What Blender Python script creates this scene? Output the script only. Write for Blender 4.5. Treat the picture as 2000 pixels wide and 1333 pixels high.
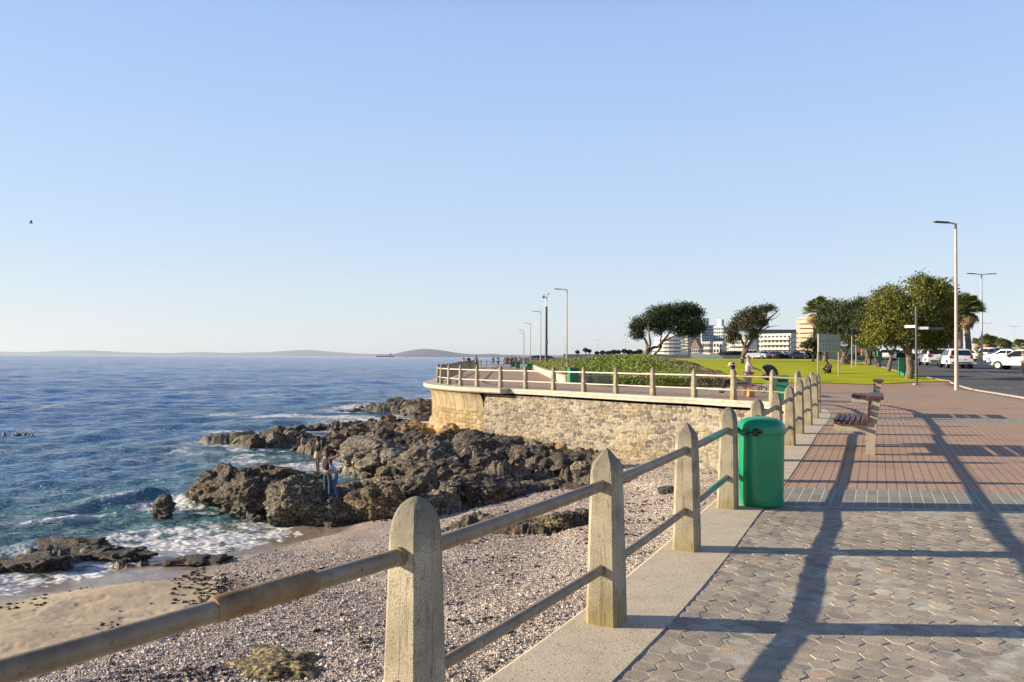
import bpy, bmesh, math, random
import numpy as np
from mathutils import Vector, Matrix, Euler
random.seed(7); RNG = np.random.default_rng(7)
S = bpy.context.scene
for o in list(bpy.data.objects): bpy.data.objects.remove(o)
COL = S.collection
R = math.radians
# ------------------------------------------------------------------ camera, sky, sun, exposure
cam_d = bpy.data.cameras.new('camera'); cam = bpy.data.objects.new('camera', cam_d); COL.objects.link(cam)
cam_d.lens = 28.8; cam_d.sensor_width = 36.0; cam_d.clip_start = 0.05; cam_d.clip_end = 90000
CAMZ = 1.65
cam.matrix_world = Matrix.Translation((0, 0, CAMZ)) @ Matrix.Rotation(R(90 + 1.128), 4, 'X') @ Matrix.Rotation(R(0.333), 4, 'Z')
S.camera = cam
SUN_EL = 17.0
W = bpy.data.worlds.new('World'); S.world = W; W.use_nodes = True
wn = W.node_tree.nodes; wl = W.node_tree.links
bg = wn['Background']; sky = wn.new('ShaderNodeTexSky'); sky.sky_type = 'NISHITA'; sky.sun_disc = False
sky.sun_elevation = R(SUN_EL); sky.sun_rotation = R(-88); sky.altitude = 0
sky.air_density = 1.0; sky.dust_density = 0.6; sky.ozone_density = 2.5
# sea haze: the clear-sky colours are washed towards a pale blue, palest at the horizon; the unseen zenith is darkened to cut fill light
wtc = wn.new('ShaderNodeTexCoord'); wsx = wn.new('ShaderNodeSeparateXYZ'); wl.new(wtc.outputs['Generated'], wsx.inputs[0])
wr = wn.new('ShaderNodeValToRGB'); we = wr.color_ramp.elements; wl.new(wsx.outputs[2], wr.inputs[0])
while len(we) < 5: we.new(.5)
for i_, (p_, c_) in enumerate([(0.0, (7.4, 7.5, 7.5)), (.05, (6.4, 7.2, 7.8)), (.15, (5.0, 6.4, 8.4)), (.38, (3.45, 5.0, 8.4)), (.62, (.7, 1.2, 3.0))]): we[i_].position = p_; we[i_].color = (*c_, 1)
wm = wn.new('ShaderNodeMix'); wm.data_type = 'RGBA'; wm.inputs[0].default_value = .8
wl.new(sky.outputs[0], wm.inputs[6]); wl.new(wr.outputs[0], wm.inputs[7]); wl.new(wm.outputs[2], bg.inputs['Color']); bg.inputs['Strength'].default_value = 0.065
sd = bpy.data.lights.new('sun', 'SUN'); so = bpy.data.objects.new('sun', sd); COL.objects.link(so)
sd.energy = 5.0; sd.angle = R(0.5); sd.color = (1.0, 0.85, 0.62)
TO_SUN = Vector((-math.cos(R(SUN_EL)), math.cos(R(SUN_EL)) * 0.035, math.sin(R(SUN_EL)))).normalized()
so.rotation_euler = TO_SUN.to_track_quat('Z', 'Y').to_euler()
S.view_settings.view_transform = 'Standard'; S.view_settings.look = 'None'
S.view_settings.exposure = 0.95; S.view_settings.gamma = 1.0
S.render.engine = 'CYCLES'
S.cycles.max_bounces = 6; S.cycles.volume_bounces = 0; S.cycles.transparent_max_bounces = 6
SEA = -4.0
# ------------------------------------------------------------------ helpers
def tag(o, label=None, cat=None, group=None, kind=None):
    if label: o['label'] = label
    if cat: o['category'] = cat
    if group: o['group'] = group
    if kind: o['kind'] = kind
    return o
def empty(name, loc=(0, 0, 0), rz=0, label=None, cat=None, group=None):
    o = bpy.data.objects.new(name, None); COL.objects.link(o); o.location = loc
    o.rotation_euler = (0, 0, rz); o.empty_display_size = 0.2
    return tag(o, label, cat, group)
def link_mesh(name, me, m=None, parent=None, loc=None):
    o = bpy.data.objects.new(name, me); COL.objects.link(o)
    if m is not None and not me.materials: me.materials.append(m)
    if parent: o.parent = parent
    if loc: o.location = loc
    return o
def copy_tree(o, parent=None):
    c = o.copy(); COL.objects.link(c); c.parent = parent
    for ch in list(o.children): copy_tree(ch, c)
    return c
class MB:
    """collects verts/faces and builds one mesh object"""
    def __init__(s): s.v = []; s.f = []
    def add(s, vs, fs):
        n = len(s.v); s.v.extend([tuple(p) for p in vs]); s.f.extend([tuple(i + n for i in f) for f in fs]); return s
    def box(s, c, d, rz=0, rx=0, ry=0, taper=1.0, bev=0.0):
        bm = bmesh.new(); bmesh.ops.create_cube(bm, size=1)
        for v in bm.verts:
            t = taper if v.co.z > 0 else 1
            v.co = Vector((v.co.x * d[0] * t, v.co.y * d[1] * t, v.co.z * d[2]))
        if bev: bmesh.ops.bevel(bm, geom=bm.edges[:], offset=bev, segments=1, affect='EDGES')
        M = Matrix.Translation(c) @ Euler((rx, ry, rz)).to_matrix().to_4x4()
        bm.transform(M); bm.verts.ensure_lookup_table(); bm.verts.index_update()
        s.add([v.co for v in bm.verts], [[v.index for v in f.verts] for f in bm.faces]); bm.free(); return s
    def tube(s, pts, rad, n=10, cap=True):
        pts = [Vector(p) for p in pts]
        rads = rad if hasattr(rad, '__len__') else [rad] * len(pts)
        rings = []; up = Vector((0, 0, 1))
        for i, p in enumerate(pts):
            a = pts[max(i - 1, 0)]; b = pts[min(i + 1, len(pts) - 1)]; t = (b - a).normalized()
            u = up if abs(t.z) < 0.95 else Vector((0, 1, 0))
            x = t.cross(u).normalized(); y = x.cross(t)
            rings.append([p + (x * math.cos(k * 2 * math.pi / n) + y * math.sin(k * 2 * math.pi / n)) * rads[i] for k in range(n)])
        vs = [v for r in rings for v in r]; fs = []
        for i in range(len(pts) - 1):
            for k in range(n):
                k2 = (k + 1) % n; fs.append((i * n + k, (i + 1) * n + k, (i + 1) * n + k2, i * n + k2))
        if cap:
            fs.append(tuple(range(n))); fs.append(tuple(reversed(range((len(pts) - 1) * n, len(pts) * n))))
        return s.add(vs, fs)
    def lathe(s, prof, n=32, c=(0, 0, 0), axis='Z', sq=1.0):
        vs = []; fs = []
        for (r, z) in prof:
            for k in range(n):
                a = 2 * math.pi * k / n
                if axis == 'Z': vs.append((c[0] + r * math.cos(a), c[1] + r * math.sin(a) * sq, c[2] + z))
                else: vs.append((c[0] + r * math.cos(a), c[1] + z, c[2] + r * math.sin(a)))
        for i in range(len(prof) - 1):
            for k in range(n):
                k2 = (k + 1) % n; fs.append((i * n + k, i * n + k2, (i + 1) * n + k2, (i + 1) * n + k))
        fs.append(tuple(reversed(range(n)))); fs.append(tuple(range((len(prof) - 1) * n, len(prof) * n)))
        return s.add(vs, fs)
    def prism(s, poly, y0, y1, narrow=None):
        """poly in x,z extruded along y"""
        n = len(poly); vs = []
        for yy in (y0, y1):
            for (x, z) in poly:
                k = narrow(z) if narrow else 1.0
                vs.append((x, yy * k, z))
        fs = [tuple(range(n)), tuple(reversed(range(n, 2 * n)))]
        for i in range(n): j = (i + 1) % n; fs.append((j, i, n + i, n + j))
        return s.add(vs, fs)
    def build(s, name, m, parent=None, smooth=False, loc=None, bevel=0):
        me = bpy.data.meshes.new(name); me.from_pydata(s.v, [], s.f); me.update()
        bm = bmesh.new(); bm.from_mesh(me); bmesh.ops.recalc_face_normals(bm, faces=bm.faces[:]); bm.to_mesh(me); bm.free()
        if smooth: set_smooth(me, 40)
        return link_mesh(name, me, m, parent, loc)
def set_smooth(me, angle=None):
    me.shade_smooth()
    if angle:
        try: me.set_sharp_from_angle(angle=R(angle))
        except Exception: pass
def np_mesh(name, V, F, m, parent=None, smooth=True, cols=None, floats=None):
    """fast mesh from numpy; F (n,k)"""
    me = bpy.data.meshes.new(name); V = np.ascontiguousarray(V, dtype=np.float32); F = np.ascontiguousarray(F, dtype=np.int32)
    k = F.shape[1]
    me.vertices.add(len(V)); me.vertices.foreach_set('co', V.ravel())
    me.loops.add(F.size); me.loops.foreach_set('vertex_index', F.ravel())
    me.polygons.add(len(F)); me.polygons.foreach_set('loop_start', np.arange(0, F.size, k, dtype=np.int32))
    me.polygons.foreach_set('loop_total', np.full(len(F), k, dtype=np.int32))
    me.update(calc_edges=True)
    me.polygons.foreach_set('use_smooth', np.full(len(F), bool(smooth)))
    for nm, c in (cols or {}).items():
        a = me.color_attributes.new(nm, 'FLOAT_COLOR', 'POINT')
        cc = np.ones((len(V), 4), dtype=np.float32); cc[:, :3] = c; a.data.foreach_set('color', cc.ravel())
    for nm, c in (floats or {}).items():
        a = me.attributes.new(nm, 'FLOAT', 'POINT'); a.data.foreach_set('value', np.ascontiguousarray(c, dtype=np.float32).ravel())
    me.update()
    return link_mesh(name, me, m, parent)
def grid_faces(nu, nv):
    i = np.arange(nu - 1)[:, None] * nv + np.arange(nv - 1)[None, :]
    return np.stack([i, i + nv, i + nv + 1, i + 1], -1).reshape(-1, 4)
# ---- numpy noise
def h3(ix, iy, iz, s=0):
    n = (ix.astype(np.int64) * 374761393 + iy.astype(np.int64) * 668265263 + iz.astype(np.int64) * 2147483647 + s * 974711) & 0xffffffff
    n = ((n ^ (n >> 13)) * 1274126177) & 0xffffffff
    n = ((n ^ (n >> 16)) * 2246822519) & 0xffffffff
    n = n ^ (n >> 13)
    return (n & 0xffffff) / float(0xffffff)
def vnoise(x, y, z=None, s=0):
    x = np.asarray(x, float); y = np.asarray(y, float); z = np.zeros_like(x) if z is None else np.asarray(z, float)
    ix, iy, iz = np.floor(x), np.floor(y), np.floor(z); fx, fy, fz = x - ix, y - iy, z - iz
    fx, fy, fz = fx * fx * (3 - 2 * fx), fy * fy * (3 - 2 * fy), fz * fz * (3 - 2 * fz)
    r = 0
    for a in (0, 1):
        for b in (0, 1):
            for c in (0, 1):
                w = (fx if a else 1 - fx) * (fy if b else 1 - fy) * (fz if c else 1 - fz)
                r = r + w * h3(ix + a, iy + b, iz + c, s)
    return r * 2 - 1
def fbm(x, y, z=None, o=4, s=0, g=0.5, l=2.03):
    r = 0; a = 1; t = 0; zz = None if z is None else np.asarray(z, float)
    for k in range(o):
        r = r + a * vnoise(x * l ** k, y * l ** k, None if zz is None else zz * l ** k, s + k * 17); t += a; a *= g
    return r / t
def ridged(x, y, z=None, o=4, s=0):
    r = 0; a = 1; t = 0
    for k in range(o):
        r = r + a * (1 - np.abs(vnoise(x * 2.1 ** k, y * 2.1 ** k, None if z is None else z * 2.1 ** k, s + k * 13)) * 2); t += a; a *= 0.5
    return r / t
def worley2(x, y, s=0, jit=0.9):
    ix, iy = np.floor(x), np.floor(y); f1 = np.full(x.shape, 9.0); f2 = f1.copy(); cid = np.zeros(x.shape)
    for a in (-1, 0, 1):
        for b in (-1, 0, 1):
            cx, cy = ix + a, iy + b
            px = cx + 0.5 + (h3(cx, cy, cx * 0, s) - 0.5) * jit; py = cy + 0.5 + (h3(cx, cy, cx * 0, s + 5) - 0.5) * jit
            d = np.hypot(px - x, py - y); idd = h3(cx, cy, cx * 0, s + 9)
            m = d < f1; f2 = np.where(m, f1, np.minimum(f2, d)); cid = np.where(m, idd, cid); f1 = np.where(m, d, f1)
    return f1, f2, cid
def worley3(x, y, z, s=0):
    ix, iy, iz = np.floor(x), np.floor(y), np.floor(z); f1 = np.full(x.shape, 9.0); f2 = f1.copy(); cid = np.zeros(x.shape)
    for a in (-1, 0, 1):
        for b in (-1, 0, 1):
            for c in (-1, 0, 1):
                cx, cy, cz = ix + a, iy + b, iz + c
                px = cx + h3(cx, cy, cz, s); py = cy + h3(cx, cy, cz, s + 5); pz = cz + h3(cx, cy, cz, s + 7)
                d = np.sqrt((px - x) ** 2 + (py - y) ** 2 + (pz - z) ** 2); idd = h3(cx, cy, cz, s + 9)
                m = d < f1; f2 = np.where(m, f1, np.minimum(f2, d)); cid = np.where(m, idd, cid); f1 = np.where(m, d, f1)
    return f1, f2, cid
def sstep(a, b, x):
    t = np.clip((np.asarray(x, float) - a) / (b - a), 0, 1); return t * t * (3 - 2 * t)
# ---- materials
def newmat(name):
    m = bpy.data.materials.new(name); m.use_nodes = True; nt = m.node_tree
    return m, nt, nt.nodes, nt.links, nt.nodes['Principled BSDF']
def ramp(nodes, stops, interp='LINEAR'):
    r = nodes.new('ShaderNodeValToRGB'); e = r.color_ramp.elements; r.color_ramp.interpolation = interp
    while len(e) < len(stops): e.new(0.5)
    for i, (p, c) in enumerate(stops): e[i].position = p; e[i].color = (*c, 1)
    return r
def mat(name, stops, scale=5, detail=4, rough=0.7, bump=0.0, bscale=None, metal=0.0, spec=0.5, dist=0.02, speck=None, stretch=None, bdet=6, coat=0):
    m, nt, N, L, P = newmat(name)
    tc = N.new('ShaderNodeTexCoord'); vec = tc.outputs['Object']
    if stretch:
        mp = N.new('ShaderNodeMapping'); mp.inputs['Scale'].default_value = stretch; L.new(vec, mp.inputs[0]); vec = mp.outputs[0]
    nz = N.new('ShaderNodeTexNoise'); nz.inputs['Scale'].default_value = scale; nz.inputs['Detail'].default_value = detail; nz.inputs['Roughness'].default_value = 0.65
    L.new(vec, nz.inputs['Vector'])
    n = len(stops); cr = ramp(N, [(0.3 + 0.4 * i / max(n - 1, 1), c) for i, c in enumerate(stops)]); L.new(nz.outputs[0], cr.inputs[0])
    out = cr.outputs[0]
    if speck:
        (sc, col, th) = speck; n2 = N.new('ShaderNodeTexNoise'); n2.inputs['Scale'].default_value = sc; n2.inputs['Detail'].default_value = 3
        L.new(tc.outputs['Object'], n2.inputs['Vector'])
        r2 = ramp(N, [(th, (0, 0, 0)), (th + 0.06, (1, 1, 1))]); L.new(n2.outputs[0], r2.inputs[0])
        mx = N.new('ShaderNodeMix'); mx.data_type = 'RGBA'; L.new(r2.outputs[0], mx.inputs[0]); L.new(out, mx.inputs[6]); mx.inputs[7].default_value = (*col, 1); out = mx.outputs[2]
    L.new(out, P.inputs['Base Color']); P.inputs['Roughness'].default_value = rough; P.inputs['Metallic'].default_value = metal
    P.inputs['Specular IOR Level'].default_value = spec; P.inputs['Coat Weight'].default_value = coat
    if bump:
        nb = N.new('ShaderNodeTexNoise'); nb.inputs['Scale'].default_value = bscale or scale * 4; nb.inputs['Detail'].default_value = bdet
        L.new(tc.outputs['Object'], nb.inputs['Vector'])
        b = N.new('ShaderNodeBump'); b.inputs['Strength'].default_value = bump; b.inputs['Distance'].default_value = dist
        L.new(nb.outputs[0], b.inputs['Height']); L.new(b.outputs[0], P.inputs['Normal'])
    return m
def flat(name, c, rough=0.6, metal=0, v=0.12, **k):
    return mat(name, [tuple(x * (1 - v) for x in c), tuple(min(1, x * (1 + v)) for x in c)], rough=rough, metal=metal, **k)
# ------------------------------------------------------------------ the lie of the land
FN = [(-3.2, -1.3), (-1.62, 1.55), (-.385, 3.33), (.60, 5.15), (1.52, 7.1), (2.39, 9.07), (3.33, 11.1), (4.24, 13.15), (5.13, 15.15), (6.0, 17.15), (6.93, 19.2), (7.9, 21.4), (8.75, 23.5), (9.35, 25.5),
      (9.6, 27.5), (9.35, 29.4), (8.3, 30.7), (7.2, 32.35), (5.8, 33.7), (4.5, 35.35), (3.25, 36.9), (1.97, 38.6), (.68, 40.1), (-.56, 41.4), (-1.8, 42.8), (-2.75, 44.3), (-3.5, 45.9), (-4.07, 47.5), (-4.42, 49.3), (-4.6, 51.2)]
FS = [(-4.6 - .6 * i / 36., 51.2 + 2.1 * i) for i in range(1, 37)]
FS += [(-4.9, 128.9), (-4.1, 131), (-3.0, 133.5), (-1.5, 136.5), (0.2, 140), (2.2, 144), (4.2, 149), (6.2, 155)]
ALLF = FN + FS
_fy = np.array([p[1] for p in ALLF]); _fx = np.array([p[0] for p in ALLF])
def xL(y):
    return np.interp(y, np.concatenate([_fy, [200, 300, 900]]), np.concatenate([_fx, [16, 30, 60]]))
def G(x, y):
    """ground height of the land"""
    x = np.asarray(x, float); y = np.asarray(y, float)
    base = 0.10 * sstep(11, 19, y) - 0.02 * sstep(36, 44, y)
    side = sstep(0.07, 0.2, x / np.maximum(y, 1.0))
    rise = np.interp(y, [0, 42, 46, 50, 56, 62, 75, 90, 105, 150, 3000], [0, 0, .10, .34, .62, .85, 1.08, 1.25, 1.38, 1.5, 1.5])
    return base + rise * side
def YH(px): return 692.2 + .0058 * px
def gp(px, py, dz=0.0):
    """where a sight line meets the land: used to read distances"""
    D = 20.0
    for _ in range(60):
        X = (px - 1000) / 1600 * D; z = float(G(X, D)) + dz
        Dn = max((CAMZ - z), .02) * 1600 / max(py - YH(px), .5)
        D = D * .6 + Dn * .4
    return Vector(((px - 1000) / 1600 * D, D, float(G((px - 1000) / 1600 * D, D)) + dz))
def at(px, D, z=None):
    X = (px - 1000) / 1600 * D
    return Vector((X, D, float(G(X, D)) if z is None else z))
def zpx(py, D, px=1000): return CAMZ - (py - YH(px)) / 1600 * D
BV = np.array([math.sin(R(24)), math.cos(R(24))])
# ------------------------------------------------------------------ materials of the ground
def concrete(name, c, stain=(.10, .095, .07), **k):
    return mat(name, [tuple(x * .82 for x in c), c, tuple(min(1, x * 1.1) for x in c)], scale=3.5, detail=8, rough=.85, bump=.5, bscale=60, dist=.006, speck=(38, stain, .60), **k)
M = {}
M['coping'] = concrete('coping concrete', (.52, .44, .32), (.32, .27, .20))
M['post'] = None
M['rail'] = None
def post_material():
    m, nt, N, L, P = newmat('post concrete')
    tc = N.new('ShaderNodeTexCoord'); oi = N.new('ShaderNodeObjectInfo')
    sep = N.new('ShaderNodeSeparateXYZ'); L.new(tc.outputs['Object'], sep.inputs[0])
    add = N.new('ShaderNodeVectorMath'); add.operation = 'ADD'; L.new(tc.outputs['Object'], add.inputs[0]); L.new(oi.outputs['Location'], add.inputs[1])
    n1 = N.new('ShaderNodeTexNoise'); n1.inputs['Scale'].default_value = 5; n1.inputs['Detail'].default_value = 7; L.new(add.outputs[0], n1.inputs['Vector'])
    c1 = ramp(N, [(.3, (.24, .205, .135)), (.5, (.37, .32, .225)), (.7, (.46, .40, .29))]); L.new(n1.outputs[0], c1.inputs[0])
    # exposed grit specks
    n2 = N.new('ShaderNodeTexNoise'); n2.inputs['Scale'].default_value = 150; n2.inputs['Detail'].default_value = 2; L.new(add.outputs[0], n2.inputs['Vector'])
    r2 = ramp(N, [(.36, (.45, .43, .38)), (.50, (1, 1, 1))]); L.new(n2.outputs[0], r2.inputs[0])
    mu = N.new('ShaderNodeMix'); mu.data_type = 'RGBA'; mu.blend_type = 'MULTIPLY'; mu.inputs[0].default_value = .75; L.new(c1.outputs[0], mu.inputs[6]); L.new(r2.outputs[0], mu.inputs[7])
    # dark weathered cap and lichen
    n3 = N.new('ShaderNodeTexNoise'); n3.inputs['Scale'].default_value = 9; n3.inputs['Detail'].default_value = 5; L.new(add.outputs[0], n3.inputs['Vector'])
    ad = N.new('ShaderNodeMath'); ad.operation = 'MULTIPLY_ADD'; L.new(n3.outputs[0], ad.inputs[0]); ad.inputs[1].default_value = .22; L.new(sep.outputs[2], ad.inputs[2])
    r3 = ramp(N, [(0, (0, 0, 0)), (1, (1, 1, 1))]); mr = N.new('ShaderNodeMapRange'); mr.inputs[1].default_value = 1.0; mr.inputs[2].default_value = 1.12; L.new(ad.outputs[0], mr.inputs[0])
    mm = N.new('ShaderNodeMath'); mm.operation = 'MULTIPLY'; mm.inputs[1].default_value = .8; L.new(mr.outputs[0], mm.inputs[0])
    mx = N.new('ShaderNodeMix'); mx.data_type = 'RGBA'; L.new(mm.outputs[0], mx.inputs[0]); L.new(mu.outputs[2], mx.inputs[6]); mx.inputs[7].default_value = (.17, .15, .115, 1)
    # lichen at the foot
    mr2 = N.new('ShaderNodeMapRange'); mr2.inputs[1].default_value = .30; mr2.inputs[2].default_value = .12; L.new(ad.outputs[0], mr2.inputs[0])
    mm2 = N.new('ShaderNodeMath'); mm2.operation = 'MULTIPLY'; mm2.inputs[1].default_value = .6; L.new(mr2.outputs[0], mm2.inputs[0])
    mx2 = N.new('ShaderNodeMix'); mx2.data_type = 'RGBA'; L.new(mm2.outputs[0], mx2.inputs[0]); L.new(mx.outputs[2], mx2.inputs[6]); mx2.inputs[7].default_value = (.26, .20, .05, 1)
    # vertical streaks / cracks
    mp = N.new('ShaderNodeMapping'); mp.inputs['Scale'].default_value = (22, 22, .9); L.new(add.outputs[0], mp.inputs[0])
    n4 = N.new('ShaderNodeTexNoise'); n4.inputs['Scale'].default_value = 1; n4.inputs['Detail'].default_value = 3; L.new(mp.outputs[0], n4.inputs['Vector'])
    r4 = ramp(N, [(.485, (1, 1, 1)), (.5, (.45, .40, .30)), (.515, (1, 1, 1))]); L.new(n4.outputs[0], r4.inputs[0])
    mx3 = N.new('ShaderNodeMix'); mx3.data_type = 'RGBA'; mx3.blend_type = 'MULTIPLY'; mx3.inputs[0].default_value = .9; L.new(mx2.outputs[2], mx3.inputs[6]); L.new(r4.outputs[0], mx3.inputs[7])
    L.new(mx3.outputs[2], P.inputs['Base Color']); P.inputs['Roughness'].default_value = .9
    b = N.new('ShaderNodeBump'); b.inputs['Strength'].default_value = .7; b.inputs['Distance'].default_value = .004
    L.new(n2.outputs[0], b.inputs['Height']); L.new(b.outputs[0], P.inputs['Normal'])
    return m
M['post'] = post_material()
M['rail'] = mat('galvanised pipe', [(.17, .115, .065), (.25, .185, .115), (.33, .265, .185)], scale=6, detail=8, rough=.5, metal=.12, bump=.4, bscale=90, dist=.002, speck=(45, (.16, .11, .06), .62), stretch=(1, 1, 1))
M['railpale'] = mat('pale painted pipe', [(.50, .44, .36), (.66, .61, .53)], scale=5, rough=.5)
M['sleeve'] = mat('rusty sleeve', [(.13, .075, .035), (.26, .16, .08), (.34, .25, .14)], scale=9, detail=8, rough=.75, metal=.2, bump=.6, bscale=80, dist=.003)
M['greenpaint'] = mat('green pipe paint', [(.05, .22, .13), (.10, .36, .24)], scale=14, rough=.4)
# brick / sett paving: one sheet, patterns by position
def paving_material():
    m, nt, N, L, P = newmat('red brick paving')
    g = N.new('ShaderNodeNewGeometry'); pos = g.outputs['Position']
    def dot(vx, vy, off=0):
        d = N.new('ShaderNodeVectorMath'); d.operation = 'DOT_PRODUCT'; L.new(pos, d.inputs[0]); d.inputs[1].default_value = (vx, vy, 0)
        a = N.new('ShaderNodeMath'); a.operation = 'ADD'; L.new(d.outputs['Value'], a.inputs[0]); a.inputs[1].default_value = off; return a.outputs[0]
    # u = across (constant on lines running at 24 deg), v = along (constant on cross joints at -7 deg)
    a = R(24); c = R(-7)
    u = dot(math.cos(a), -math.sin(a)); v = dot(-math.sin(c), math.cos(c), 0)
    cmb = N.new('ShaderNodeCombineXYZ'); L.new(v, cmb.inputs[0]); L.new(u, cmb.inputs[1])
    br = N.new('ShaderNodeTexBrick'); br.inputs['Scale'].default_value = 1; br.offset = .5
    br.inputs['Brick Width'].default_value = .24; br.inputs['Row Height'].default_value = .118; br.inputs['Mortar Size'].default_value = .0062; br.inputs['Mortar Smooth'].default_value = .3
    br.inputs['Color1'].default_value = (.49, .31, .205, 1); br.inputs['Color2'].default_value = (.43, .295, .215, 1); br.inputs['Mortar'].default_value = (.16, .11, .08, 1)
    L.new(cmb.outputs[0], br.inputs['Vector'])
    g2 = N.new('ShaderNodeTexBrick'); g2.inputs['Scale'].default_value = 1; g2.offset = .0
    g2.inputs['Brick Width'].default_value = .40; g2.inputs['Row Height'].default_value = .122; g2.inputs['Mortar Size'].default_value = .011; g2.inputs['Mortar Smooth'].default_value = .4
    g2.inputs['Color1'].default_value = (.235, .225, .19, 1); g2.inputs['Color2'].default_value = (.32, .30, .255, 1); g2.inputs['Mortar'].default_value = (.44, .41, .33, 1)
    L.new(cmb.outputs[0], g2.inputs['Vector'])
    # band mask : v in ranges
    def band(lo, hi):
        q = N.new('ShaderNodeMath'); q.operation = 'GREATER_THAN'; L.new(v, q.inputs[0]); q.inputs[1].default_value = lo
        w = N.new('ShaderNodeMath'); w.operation = 'LESS_THAN'; L.new(v, w.inputs[0]); w.inputs[1].default_value = hi
        e = N.new('ShaderNodeMath'); e.operation = 'MULTIPLY'; L.new(q.outputs[0], e.inputs[0]); L.new(w.outputs[0], e.inputs[1]); return e.outputs[0]
    b1 = band(9.6, 10.88); b2 = band(21.4, 23.0); b3 = band(36.5, 38.2)
    s1 = N.new('ShaderNodeMath'); s1.operation = 'ADD'; L.new(b1, s1.inputs[0]); L.new(b2, s1.inputs[1])
    s2 = N.new('ShaderNodeMath'); s2.operation = 'ADD'; L.new(s1.outputs[0], s2.inputs[0]); L.new(b3, s2.inputs[1])
    mx = N.new('ShaderNodeMix'); mx.data_type = 'RGBA'; L.new(s2.outputs[0], mx.inputs[0]); L.new(br.outputs[0], mx.inputs[6]); L.new(g2.outputs[0], mx.inputs[7])
    # large tonal variation, dirt; yellowish bricks
    nz = N.new('ShaderNodeTexNoise'); nz.inputs['Scale'].default_value = .9; nz.inputs['Detail'].default_value = 9; nz.inputs['Roughness'].default_value = .7; L.new(pos, nz.inputs['Vector'])
    r1 = ramp(N, [(.3, (.72, .76, .82)), (.5, (1, 1, 1)), (.72, (1.0, 1.0, .86))]); L.new(nz.outputs[0], r1.inputs[0])
    mu = N.new('ShaderNodeMix'); mu.data_type = 'RGBA'; mu.blend_type = 'MULTIPLY'; mu.inputs[0].default_value = 1; L.new(mx.outputs[2], mu.inputs[6]); L.new(r1.outputs[0], mu.inputs[7])
    n5 = N.new('ShaderNodeTexNoise'); n5.inputs['Scale'].default_value = 7.3; n5.inputs['Detail'].default_value = 2; L.new(pos, n5.inputs['Vector'])
    r5 = ramp(N, [(.55, (0, 0, 0)), (.7, (1, 1, 1))]); L.new(n5.outputs[0], r5.inputs[0])
    f5 = N.new('ShaderNodeMath'); f5.operation = 'MULTIPLY'; L.new(r5.outputs[0], f5.inputs[0]); f5.inputs[1].default_value = .35
    m5 = N.new('ShaderNodeMix'); m5.data_type = 'RGBA'; L.new(f5.outputs[0], m5.inputs[0]); L.new(mu.outputs[2], m5.inputs[6]); m5.inputs[7].default_value = (.36, .26, .16, 1)
    n6 = N.new('ShaderNodeTexNoise'); n6.inputs['Scale'].default_value = 110; n6.inputs['Detail'].default_value = 3; L.new(pos, n6.inputs['Vector'])
    r6 = ramp(N, [(.35, (.72, .72, .72)), (.6, (1.1, 1.1, 1.1))]); L.new(n6.outputs[0], r6.inputs[0])
    m6 = N.new('ShaderNodeMix'); m6.data_type = 'RGBA'; m6.blend_type = 'MULTIPLY'; m6.inputs[0].default_value = 1; L.new(m5.outputs[2], m6.inputs[6]); L.new(r6.outputs[0], m6.inputs[7])
    L.new(m6.outputs[2], P.inputs['Base Color']); P.inputs['Roughness'].default_value = .85; P.inputs['Specular IOR Level'].default_value = .3
    fb = N.new('ShaderNodeMath'); fb.operation = 'MAXIMUM'; L.new(br.outputs['Fac'], fb.inputs[0]); L.new(g2.outputs['Fac'], fb.inputs[1])
    mxf = N.new('ShaderNodeMix'); L.new(s2.outputs[0], mxf.inputs[0]); L.new(br.outputs['Fac'], mxf.inputs[2]); L.new(g2.outputs['Fac'], mxf.inputs[3])
    iv = N.new('ShaderNodeMath'); iv.operation = 'SUBTRACT'; iv.inputs[0].default_value = 1; L.new(mxf.outputs[0], iv.inputs[1])
    ad = N.new('ShaderNodeMath'); ad.operation = 'MULTIPLY_ADD'; L.new(n6.outputs[0], ad.inputs[0]); ad.inputs[1].default_value = .3; L.new(iv.outputs[0], ad.inputs[2])
    b = N.new('ShaderNodeBump'); b.inputs['Strength'].default_value = .6; b.inputs['Distance'].default_value = .006; L.new(ad.outputs[0], b.inputs['Height']); L.new(b.outputs[0], P.inputs['Normal'])
    return m
M['paving'] = paving_material()
def bandline(x):
    """y of the near edge of the first grey sett band at x"""
    c = R(-7); return (9.6 + math.sin(c) * x) / math.cos(c)
def undul(x, y):
    return (0.05 * fbm(np.asarray(x) * .45 + 3, np.asarray(y) * .35, o=2, s=4) - .008) * sstep(9.9, 8.3, y) * sstep(.3, 1.2, np.asarray(x) - xL(y))
# edges of lawn and road, as distances along bearings
KA, KB = (20.8, 33.3), (25.9, 48.4)        # kerb line of the road
def kerb_D(px):
    t = (px - 1000) / 1600; m_ = (KB[0] - KA[0]) / (KB[1] - KA[1]); return (KA[0] - m_ * KA[1]) / np.maximum(t - m_, 1e-3)
_e = [(1196, 756), (1300, 756), (1420, 756), (1440, 752), (1500, 749), (1600, 748.5), (1700, 752), (1800, 747), (1857, 746)]
NE = [(p, gp(p, q)[1]) for p, q in _e]
def near_edge(px):
    px = np.asarray(px, float); d = np.interp(px, [0, 1100, 1101] + [p for p, _ in NE], [900, 900, 60] + [q for _, q in NE]); return np.where(px > 1857, kerb_D(px), d)
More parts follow.
